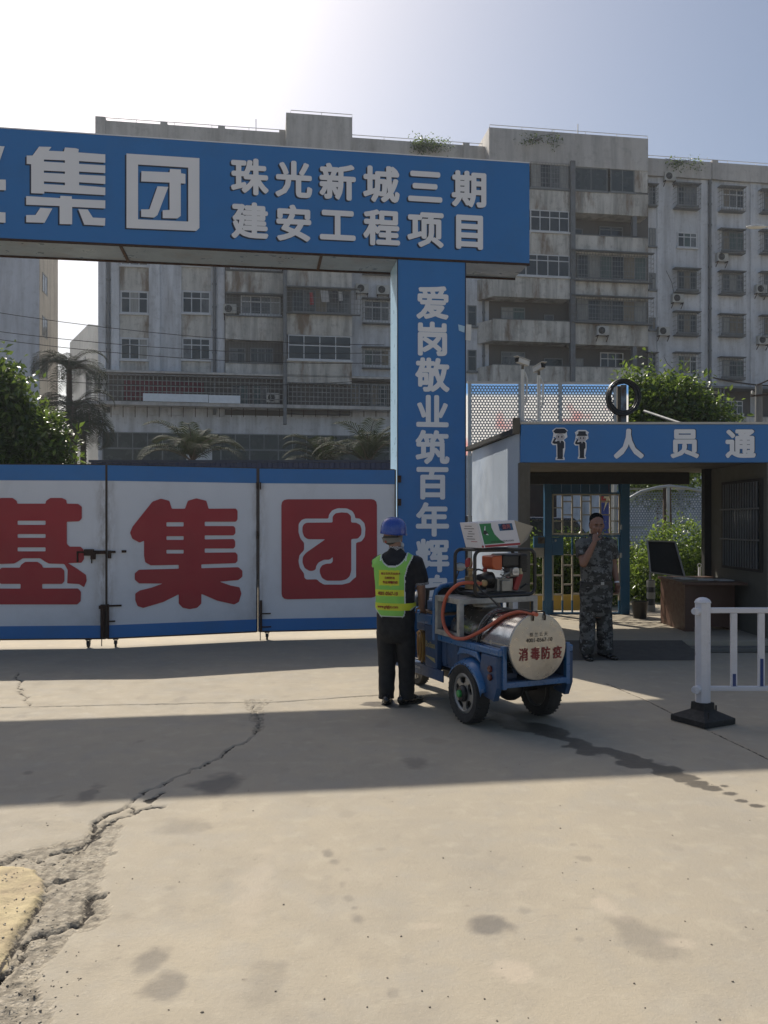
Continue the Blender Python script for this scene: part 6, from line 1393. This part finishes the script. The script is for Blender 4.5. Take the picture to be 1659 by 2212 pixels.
for i in range(9*20):
    a = 2*math.pi*i/20; rr = .11+.02*math.sin(i*.13)+r.uniform(-.003,.003); pts.append(tp(-.295+.045*math.sin(i*.05)+.03*math.cos(a),.93+rr*math.cos(a)*.8,.50+rr*1.15*math.sin(a)))
mb.tube(pts,.012,7); mb.tube([tp(*p) for p in smooth_pts([(-.25,.90,.60),(-.28,.93,.64),(-.31,1.02,.62),(-.27,1.08,.58)])],.012,7); tag(mb.build('yellow_hose_coil',M['yhose'],smooth=60),'coiled yellow hose bundle in the footwell of the tricycle','hose')
# ---------------------------------------------------------------- people
from mathutils.bvhtree import BVHTree
def fuse(mb, vox, sm, mats, name, parent, disp=None, matfn=None):
    me = mb.mesh('tmp'); bm = bmesh.new(); bm.from_mesh(me); bmesh.ops.recalc_face_normals(bm,faces=bm.faces); bm.to_mesh(me); bm.free()
    o = bpy.data.objects.new('tmp',me); col.objects.link(o)
    r = o.modifiers.new('r','REMESH'); r.mode = 'VOXEL'; r.voxel_size = vox
    s = o.modifiers.new('s','SMOOTH'); s.factor = .6; s.iterations = sm
    dg = bpy.context.evaluated_depsgraph_get(); dg.update(); m2 = bpy.data.meshes.new_from_object(o.evaluated_get(dg))
    bpy.data.objects.remove(o); m2.name = name
    if disp:
        n = len(m2.vertices); co = np.empty(n*3,np.float32); m2.vertices.foreach_get('co',co); co = co.reshape(-1,3)
        no = np.empty(n*3,np.float32); m2.vertex_normals.foreach_get('vector',no); no = no.reshape(-1,3)
        dv = np.array([disp(Vector(c)) for c in co],np.float32); m2.vertices.foreach_set('co',(co+no*dv[:,None]).ravel()); m2.update()
    if not isinstance(mats,(list,tuple)): mats = [mats]
    m2.materials.clear()
    for m in mats: m2.materials.append(m)
    if matfn:
        mi = [matfn(p.center) for p in m2.polygons]; m2.polygons.foreach_set('material_index',mi)
    m2.shade_smooth(); o = bpy.data.objects.new(name,m2); col.objects.link(o)
    if parent: o.parent = parent
    return o
def hand(mb, W, d, n, t, curl, k=1., thumb=.6):
    """palm, four unequal bent fingers and a thumb leaving the side of the palm"""
    W = Vector(W); d = Vector(d).normalized(); n = (Vector(n)-d*Vector(n).dot(d)).normalized(); t = d.cross(n)*(1 if Vector(t).dot(d.cross(n)) > 0 else -1)
    Mx = Matrix((t,n,d)).transposed(); mb.ball(W+d*.045*k,(.040*k,.016*k,.052*k),12,M=Mx); mb.tube([W-d*.03*k,W+d*.02*k],[.026*k,.027*k],10)
    for i,(off,L) in enumerate(((.030,.072),(.010,.080),(-.010,.075),(-.029,.060))):
        p = W+d*.085*k+t*off*k; a = 0; pts = [W+d*.05*k+t*off*.8*k,p]
        for j,f_ in enumerate((.42,.33,.25)):
            a += curl*(1,1.1,.7)[j]; p = p+(d*math.cos(a)+n*math.sin(a))*L*f_*k*1.05; pts.append(p.copy())
        mb.tube(pts,[.0095*k,.0095*k,.009*k,.0085*k,.007*k],8)
    b = W+d*.02*k+t*.03*k; q = b+(d*.55+t*.7+n*thumb*.4).normalized()*.035*k; e = q+(d*.9+t*.15+n*thumb).normalized()*.032*k; f = e+(d*.8-t*.1+n*thumb*1.2).normalized()*.024*k
    mb.tube([b,q,e,f],[.012*k,.0115*k,.010*k,.008*k],8)
def head(mb, c, yaw, pitch, k=1.):
    """skull, jaw, nose, lips, ears; c is the middle of the head"""
    Mx = Matrix.Rotation(yaw,3,'Z') @ Matrix.Rotation(pitch,3,'X'); c = Vector(c)
    def b(p,r,n=14): mb.ball(c+Mx @ Vector(p)*k,tuple(q*k for q in r),n,M=Mx)
    b((0,-.012,.028),(.076,.092,.088),18); b((0,.018,-.03),(.064,.070,.085),16); b((0,.040,-.082),(.040,.040,.030)); b((0,.078,-.022),(.030,.02,.03))
    b((0,.094,-.018),(.012,.018,.024),10); b((0,.100,-.032),(.018,.013,.010),10); b((0,.084,-.062),(.026,.010,.010),10); b((-.035,.066,-.026),(.024,.018,.022),10); b((.035,.066,-.026),(.024,.018,.022),10); b((0,.074,.024),(.056,.018,.012),10)
    for s in (-1,1): b((s*.078,-.004,-.012),(.010,.020,.032),10)
    return Mx
cz_n = lambda a,f: (lambda p: a*(mnoise.noise(Vector((p.x*f,p.y*f,p.z*f*.45)))+.6*mnoise.noise(Vector((p.x*f*2+p.z*5,p.y*f*2,p.z*f*1.1+7)))))
SK = pm('skin',(.30,.17,.115),.55,c2=(.25,.135,.09),scale=12)
SK2 = pm('skin_tanned',(.25,.13,.085),.55,c2=(.20,.10,.07),scale=12)
# ---- worker in the green vest, back to the camera
wk = empty('person',(.108,7.53,0),R(-16),'person from behind in blue hard hat, green reflective vest, black shirt and black trousers','person')
CL = pm('black_shirt',(.010,.011,.016),.85); TR = pm('black_trousers',(.011,.011,.012),.75); 
mb = MB()
hc = (-.035,.035,1.508)
torso = [(0,.0,.56,.13,.09),(0,.0,.70,.165,.115),(0,0,.80,.172,.125),(0,0,.92,.168,.12),(0,.0,1.05,.175,.115),(0,0,1.18,.19,.115),(0,0,1.27,.195,.105),(0,.005,1.33,.17,.085),(0,.01,1.37,.10,.065),(0,.015,1.40,.055,.055)]
mb.loft([(x,y,z,rx*.93,ry*.9) for x,y,z,rx,ry in torso],20,sq=2.3)
mb.tube([(0,.02,1.33),(-.02,.025,1.47)],[.06,.054],14)
Mh = head(mb,hc,R(-24),R(4),.97)
ra = [(.185,.0,1.285),(.225,.04,1.06),(.215,.115,.885)]; la = [(-.165,.02,1.285),(-.165,.16,1.08),(-.07,.33,1.02)]
mb.tube(smooth_pts(ra,6),[.052-.0018*i for i in range(13)],12); mb.tube(smooth_pts(la,6),[.050-.0017*i for i in range(13)],12)
hand(mb,(.213,.125,.865),(-.02,.75,-.45),(-.3,-.4,-.8),(-1,.2,0),.55)
hand(mb,(-.06,.34,1.015),(.6,.8,.0),(0,0,-1),(0,1,0),.6)
lL = [(-.09,0,.62),(-.085,.0,.36),(-.085,-.01,.07)]; rL = [(.09,0,.62),(.095,.02,.36),(.10,.03,.07)]
for l in (lL,rL): mb.tube(l,[.082,.058,.04],14)
fuse(mb,.0075,4,SK,'body',wk)
mb = MB(); mb.loft([(x,y,z,rx,ry) for x,y,z,rx,ry in torso if z > .75],24,sq=2.3); mb.loft([(0,.015,1.37,.085,.07),(0,.02,1.42,.062,.06)],16)
mb.tube([(.14,0,1.295),(.19,.0,1.285),(.215,.02,1.19),(.228,.036,1.10)],[.07,.073,.070,.067],16); mb.tube([(-.13,0,1.295),(-.165,.02,1.285),(-.168,.09,1.19),(-.166,.15,1.10)],[.07,.072,.068,.065],16)
shirt = fuse(mb,.011,3,CL,'shirt',wk,cz_n(.010,9))
mb = MB()
c2_ = [(.228,.036,1.10)]
mb.tube([(.2275,.0355,1.106),(.2285,.037,1.086)],[.0705,.0705],18); mb.build('sleeve_cuff',None or pm('check_print',(.35,.35,.36),.8,c2=(.02,.02,.03),scale=90,amt=1),shirt,smooth=60)
mb = MB(); mb.loft([(0,.02,1.385,.074,.068),(0,.02,1.43,.064,.063)],20)
cm,N_,L_,B_ = newmat('collar_check'); ck = N_.new('ShaderNodeTexChecker'); ck.inputs['Scale'].default_value = 130; ck.inputs[1].default_value = (.5,.5,.5,1); ck.inputs[2].default_value = (.01,.01,.02,1); L_.new(coord(N_),ck.inputs[0]); L_.new(ck.outputs[0],B_.inputs['Base Color'])
mb.build('collar',cm,shirt,smooth=60); bpy.data.materials['check_print']; shirt.children[0].data.materials[0] = cm
mb = MB(); mb.loft([(0,0,.56,.12,.10),(0,.0,.64,.168,.122),(0,0,.80,.176,.128),(0,0,.90,.172,.125)],24,sq=2.4)
for sx,l in ((-1,[(-.088,0,.66),(-.09,.0,.50),(-.085,.005,.30),(-.083,-.02,.045)]),(1,[(.088,0,.66),(.092,.01,.50),(.098,.02,.30),(.10,.012,.045)])):
    mb.tube(smooth_pts(l,5),[.092-.0014*i for i in range(16)],18)
fuse(mb,.010,3,TR,'trousers',wk,lambda p: cz_n(.008,8)(p)+.006*math.sin(p.z*55+5*mnoise.noise(p*7)+p.x*14)*max(0,.5-p.z))
def shoe(par,x,y,yaw,mat,L=.27,w=.048,h=.075):
    mb = MB(); Mx = Matrix.Rotation(yaw,3,'Z'); c = Vector((x,y,0)); 
    for (yy,rx,rz_) in ((-.07,w*.85,h*.62),(0.0,w*.88,h*.66),(.07,w*1.02,h*.5),(.13,w*.92,h*.36)): mb.ball(c+Mx @ Vector((0,yy,rz_)),(rx,.065,rz_),14,M=Mx)
    mb.ball(c+Mx @ Vector((0,.165,h*.34)),(w*.75,.035,h*.33),12,M=Mx); o = fuse(mb,.008,3,mat,'shoe',par)
    mb = MB(); mb.loft([(0,.04,0,w*.95,.145),(0,.04,.018,w*1.0,.15)],24,sq=2.6); s = mb.build('sole',M['black'],o); s.location = (x,y,.002); s.rotation_euler = (0,0,yaw); return o
SH = pm('shoe_leather',(.012,.011,.010),.25,coat=.3)
shoe(wk,-.083,.0,R(14),SH); shoe(wk,.105,.035,R(-28),SH)
# vest: cut from the outside of a torso form
mb = MB(); mb.loft([(x,y-.004,z,rx+.010,ry+.014) for x,y,z,rx,ry in torso if z > .68],32,sq=2.4); mb.loft([(.0,0,1.24,.225,.075),(0,0,1.30,.222,.07),(0,.005,1.345,.16,.06)],20,sq=2.2)
me_o = fuse(mb,.008,4,CL,'vest_form',None,lambda p: .004+cz_n(.009,7)(p)); vm = me_o.data
VG = pm('vest_green',(.26,.60,.10),.65,c2=(.21,.50,.08),scale=3); VY = pm('vest_yellow',(.62,.66,.03),.5,c2=(.52,.56,.03),scale=14); VW = pm('vest_piping',(.62,.66,.62),.6); 
bm = bmesh.new(); bm.from_mesh(vm)
def neckz(x,back): return 1.372-.115*max(0,1-(x/.115)**2)**.5*(1 if back else 1.1) if abs(x) < .115 else 9
def half(z): # half width of the panels
    return float(np.interp(z,[.79,.84,.94,1.06,1.16,1.25,1.32,1.4],[.135,.150,.152,.148,.150,.17,.20,.21]))
def edge(p):
    """distance inside the vest outline, negative outside"""
    back = p.y < 0; x,z_ = p.x,p.z
    d = [z_-(.80+.05*max(0,(abs(x)-.10)/.05) if abs(x) > .1 else .80)]
    if abs(x) < .125: d.append((neckz(x,back)-z_)*.8 if abs(x) < .115 else 1)
    d.append(abs(abs(x)-.112) if (z_ > 1.30 and abs(x) > .112) else 1)
    e = (half(z_)+(.06 if x < 0 else -.03)-abs(x))
    if abs(p.y) < .07 and z_ < 1.24: e = min(e, -.01)
    if .862 < z_ < .925: return min(d[0],.02)
    d.append(e); return min(d)
dele = []
for f in bm.faces:
    c = f.calc_center_median(); e = edge(c)
    if e < 0: dele.append(f); continue
    back = c.y < 0
    if e < .011: f.material_index = 2
    elif (.862 < c.z < .925) or (.985 < c.z < 1.045 and abs(c.x) < .2): f.material_index = 1
    elif back and -.125 < c.x < .065 and 1.08 < c.z < 1.218: f.material_index = 1
    else: f.material_index = 0
bmesh.ops.delete(bm,geom=dele,context='FACES'); vm.materials.clear(); [vm.materials.append(m) for m in (VG,VY,VW)]; bm.to_mesh(vm); bm.free()
vest = me_o; vest.name = 'vest'; vm.name = 'vest'; vest.parent = wk; so = vest.modifiers.new('t','SOLIDIFY'); so.thickness = .004; so.offset = 0
bvh = BVHTree.FromPolygons([v.co.copy() for v in vm.vertices],[tuple(p.vertices) for p in vm.polygons])
def onvest(txt,x,z_,size,mat,bold=.012,sx=1.,name='lettering'):
    me = char_mesh(txt,size,bold,sx); vs = []
    for v in me.vertices:
        hx,hz = x+v.co.x, z_+v.co.y; h = bvh.ray_cast(Vector((hx,-1,hz)),Vector((0,1,0))); y = h[0].y if h[0] else -.13; vs.append((hx,y-.0055,hz))
    fs = [tuple(p.vertices) for p in me.polygons]; bpy.data.meshes.remove(me); mb = MB()
    for k,(ox,oz) in enumerate(((0,0),(1,0),(-1,0),(0,1),(0,-1))): mb.add([(a+ox*size*.03,b-.0002*k,c+oz*size*.03) for a,b,c in vs],fs)
    mb.build(name,mat,vest,recalc=False)
VR = pm('print_vest_red',(.28,.03,.015),.6)
for i,ch in enumerate("格兰云天灭虫技术"): onvest(ch,-.092+.0228*i,1.190,.0235,VR,.02)
for i,ch in enumerate("白蚁防治"): onvest(ch,-.055+.024*i,1.152,.025,VR,.02)
for i,ch in enumerate("专业消毒防疫"): onvest(ch,-.075+.0235*i,1.112,.027,VR,.02)
onvest('4001-0567-10',-.040,1.010,.044,VR,.012,.78,'phone_number'); onvest('www.gdglyt.com',-.040,.893,.038,VR,.008,.80,'web_address')
# hard hat with ridges, peak and headband
mb = MB(); HH = pm('hat_blue',(.02,.07,.36),.28,c2=(.018,.06,.30),scale=5,coat=.4); hM = Mh; hc_ = Vector(hc)
hat = empty('h'); bpy.data.objects.remove(hat)
vs = []; fs = []; n = 32; rows = 10
for i in range(rows+1):
    t = (math.pi/2)*i/rows
    for k in range(n):
        a = 2*math.pi*k/n; rx = .111*math.sin(t)**.75; ry = .130*math.sin(t)**.75; zz = .135*math.cos(t)**.8
        rid = .008*max(0,1-abs(math.cos(a))*8)*math.sin(t)**.5 + .005*max(0,1-abs(abs(math.cos(a))-.35)*9)*math.sin(t)
        vs.append(((rx+rid*.2)*math.cos(a),(ry)*math.sin(a),zz+rid+.032))
for i in range(rows):
    for k in range(n): fs.append((i*n+k,(i+1)*n+k,(i+1)*n+(k+1)%n,i*n+(k+1)%n))
b0_ = len(vs)
for k in range(n):
    a = 2*math.pi*k/n; f_ = max(0,math.sin(a)); vs.append((.114*math.cos(a),(.134+.035*f_**2)*math.sin(a),.012-.004*f_)); 
for k in range(n): fs.append((rows*n+k,b0_+k,b0_+(k+1)%n,rows*n+(k+1)%n))
Mt = Matrix.Rotation(R(-4),3,'X') @ Matrix.Rotation(R(6),3,'Y')
mb.add([hc_+Vector((0,-.005,.022))+hM @ Mt @ Vector(v) for v in vs],fs); ho_ = mb.build('hard_hat',HH,wk,smooth=50); so = ho_.modifiers.new('t','SOLIDIFY'); so.thickness = .004
mb = MB(); vs = []; fs = []
for k in range(n+1):
    a = 2*math.pi*k/n
    for zz,o_ in ((-.018,.0),(.012,.004),(.026,.012)): vs.append(hc_+hM @ Vector(((.083+o_)*math.cos(a),-.008+(.098+o_)*math.sin(a),zz-(.020 if math.sin(a) < 0 else 0))))
for k in range(n):
    for j in range(2): fs.append((k*3+j,(k+1)*3+j,(k+1)*3+j+1,k*3+j+1))
mb.add(vs,fs); hb_ = mb.build('headband',pm('band_grey',(.20,.20,.19),.6),ho_,smooth=60)
mb = MB(); mb.ball(hc_+hM @ Vector((0,-.108,-.028)),(.012,.006,.012),10); mb.build('ratchet_knob',pm('knob_red',(.35,.06,.03),.5),ho_)
mb = MB(); HR = pm('hair_grey',(.05,.047,.045),.8,c2=(.10,.095,.09),scale=60)
mb.ball(hc_+hM @ Vector((0,-.020,.0)),(.079*.99,.087,.070),16,M=hM); mb.build('hair',HR,wk,smooth=60)
mb = MB(); mb.ball(hc_+hM @ Vector((0,.078,-.075)),(.055,.038,.035),14,M=hM); mk = mb.build('face_mask',pm('mask_white',(.62,.66,.68),.7),wk,smooth=60)
mb = MB(); 
for s in (-1,1): mb.tube([hc_+hM @ Vector(p) for p in ((s*.045,.075,-.075),(s*.07,.03,-.05),(s*.084,-.005,-.03),(s*.084,-.015,.005))],.0022,5)
mb.build('ear_loop',mk.data.materials[0],mk)
# ---- guard in camouflage, hand at the mouth
gd = empty('person',(2.565,10.02,0.0),R(194),'person in grey camouflage fatigues standing in the shade with a hand raised to the mouth','person')
gd.location.z = .0
cmat,N_,L_,B_ = newmat('camouflage'); v_ = coord(N_)
mp = N_.new('ShaderNodeMapping'); mp.inputs['Scale'].default_value = (1,1,1.5); L_.new(v_,mp.inputs[0])
px_n = N_.new('ShaderNodeVectorMath'); px_n.operation = 'SNAP'; px_n.inputs[1].default_value = (.011,.011,.011); L_.new(mp.outputs[0],px_n.inputs[0])
a1 = noise(N_,L_,px_n.outputs[0],7,4,.6); a2 = noise(N_,L_,px_n.outputs[0],11,4,.65,(1,1.3,1)); a3 = noise(N_,L_,px_n.outputs[0],16,3,.6,(1.2,1,1))
o_ = mixc(N_,L_,ramp(N_,L_,a1,.49,.51),(.040,.040,.036),(.115,.118,.112)); o_ = mixc(N_,L_,ramp(N_,L_,a2,.55,.57),o_,(.016,.015,.015)); o_ = mixc(N_,L_,ramp(N_,L_,a3,.61,.63),o_,(.19,.195,.20)); L_.new(o_,B_.inputs['Base Color']); B_.inputs['Roughness'].default_value = .85
gt = [(0,0,.50,.14,.10),(0,0,.66,.185,.13),(0,0,.80,.195,.138),(0,.01,.92,.188,.14),(0,.02,1.05,.192,.145),(0,.01,1.20,.20,.135),(0,0,1.33,.205,.12),(0,0,1.41,.18,.10),(0,-.005,1.46,.11,.075),(0,-.01,1.50,.062,.062)]
mb = MB(); mb.loft([(x,y,z,rx*.9,ry*.88) for x,y,z,rx,ry in gt],20,sq=2.3); mb.tube([(0,-.01,1.42),(0,.01,1.56)],[.066,.062],14)
ghc = Vector((.005,.035,1.615)); Mg = head(mb,ghc,R(-14),R(-8),1.06)
# right arm (viewer's left) bent up to the mouth
sh_r = Vector((.20,.0,1.385)); el_r = Vector((.225,.115,1.155)); mth_w = ghc+Mg @ Vector((.03,.098,-.075))*1.06; wr_r = mth_w+Vector((.055,.065,-.105))
mb.tube([sh_r,sh_r.lerp(el_r,.5),el_r],[.056,.052,.045],12); mb.ball(el_r,.046,12); mb.tube([el_r,el_r.lerp(wr_r,.4),wr_r],[.045,.044,.029],12)
dh = (mth_w-wr_r).normalized(); hand(mb,wr_r+dh*.01,dh+Vector((.05,.05,.15)),(-.5,-.6,0),(.2,.9,.1),.62,.98,.8)
sh_l = Vector((-.205,.0,1.385)); el_l = Vector((-.245,-.02,1.13)); wr_l = Vector((-.245,.06,.92))
mb.tube([sh_l,sh_l.lerp(el_l,.5),el_l],[.056,.052,.044],12); mb.ball(el_l,.044,12); mb.tube([el_l,el_l.lerp(wr_l,.4),wr_l],[.044,.042,.029],12)
hand(mb,wr_l+Vector((0,.005,-.02)),(-.02,.12,-1),(.9,.3,0),(.1,1,0),.75,1.02,.8)
for x in (-.10,.10): mb.tube([(x,0,.6),(x*1.2,.0,.08)],[.08,.045],12)
fuse(mb,.0075,4,SK2,'body',gd)
mb = MB(); mb.loft([r_ for r_ in gt if r_[2] > .82][0:0]+[(0,.01,.86,.196,.146)]+[r_ for r_ in gt if r_[2] > .9],24,sq=2.3)
mb.tube([(.13,0,1.40),(.20,0,1.385),tuple(sh_r.lerp(el_r,.45)),tuple(sh_r.lerp(el_r,.66))],[.078,.082,.078,.077],16); mb.tube([(-.13,0,1.40),(-.205,0,1.385),tuple(sh_l.lerp(el_l,.45)),tuple(sh_l.lerp(el_l,.70))],[.078,.082,.076,.075],16)
tun = fuse(mb,.011,3,cmat,'shirt',gd,cz_n(.013,8))
mb = MB(); mb.loft([(0,-.01,1.47,.085,.078),(0,-.012,1.51,.076,.074)],20); mb.build('collar',cmat,tun,smooth=60)
mb = MB(); mb.loft([(0,0,.50,.13,.105),(0,0,.60,.195,.14),(0,0,.80,.203,.145),(0,.005,.93,.196,.148)],24,sq=2.4)
for l in ([(-.10,0,.62),(-.108,.01,.46),(-.112,.02,.28),(-.115,.0,.06)],[(.10,0,.62),(.112,.0,.46),(.122,.01,.28),(.128,-.0,.06)]): mb.tube(smooth_pts(l,5),[.102-.0006*i for i in range(16)],18)
fuse(mb,.010,3,cmat,'trousers',gd,lambda p: cz_n(.012,7)(p)+.009*math.sin(p.z*48+6*mnoise.noise(p*6)+p.x*16)*max(0,.6-p.z))
mb = MB(); mb.loft([(0,.008,.905,.201,.152),(0,.008,.935,.2,.152)],28,sq=2.35); bl_ = mb.build('belt',M['black'],gd,smooth=60)
mb = MB(); mb.bb((-.02,.158,.903),(.02,.166,.937)); mb.build('belt_buckle',M['galv'],bl_)
shoe(gd,-.118,.02,R(16),SH,w=.052); shoe(gd,.13,.02,R(-12),SH,w=.052)
mb = MB(); mb.tube([wr_l+Vector((0,-.005,.012)),wr_l+Vector((0,.0,-.006))],[.033,.033],16); mb.build('wristband',M['white'],gd)
HB = pm('hair_black',(.004,.004,.004),.9,spec=.1)
mb = MB(); mb.ball(ghc+Mg @ Vector((0,-.036,.062))*1.06,(.085,.094,.082),18,M=Mg); mb.ball(ghc+Mg @ Vector((0,-.045,.0))*1.06,(.087,.075,.075),16,M=Mg); fuse(mb,.009,2,HB,'hair',gd)
def feat(name,p,r,mat,par=gd): mb = MB(); mb.ball(ghc+Mg @ Vector(p)*1.06,tuple(q*1.06 for q in r),10,M=Mg); return mb.build(name,mat,par,smooth=60)
for s in (-1,1): feat('eyebrow',(s*.030,.0905,.022),(.018,.005,.0035),HB); feat('eye',(s*.029,.083,.002),(.014,.006,.0035),M['dark'])
feat('mouth',(0,.094,-.062),(.017,.004,.004),pm('lips',(.16,.04,.035),.6))
mb = MB(); mb.tube([mth_w+Vector((-.02,-.005,.0)),mth_w+Vector((.01,.05,-.01))],.0045,8); tag(mb.build('cigarette',M['white'],gd))
# ---------------------------------------------------------------- hazy air, one closed box round everything
m_ = bpy.data.materials.new('haze_air'); m_.use_nodes = True; n_ = m_.node_tree.nodes; n_.remove(n_['Principled BSDF'])
pv = n_.new('ShaderNodeVolumePrincipled'); pv.inputs['Color'].default_value = (.86,.92,1,1); pv.inputs['Density'].default_value = .0006; pv.inputs['Anisotropy'].default_value = .35
m_.node_tree.links.new(pv.outputs[0], n_['Material Output'].inputs['Volume'])
mb = MB(); mb.bb((-182,-42,-1),(182,332,31)); tag(mb.build('haze', m_), kind='stuff')
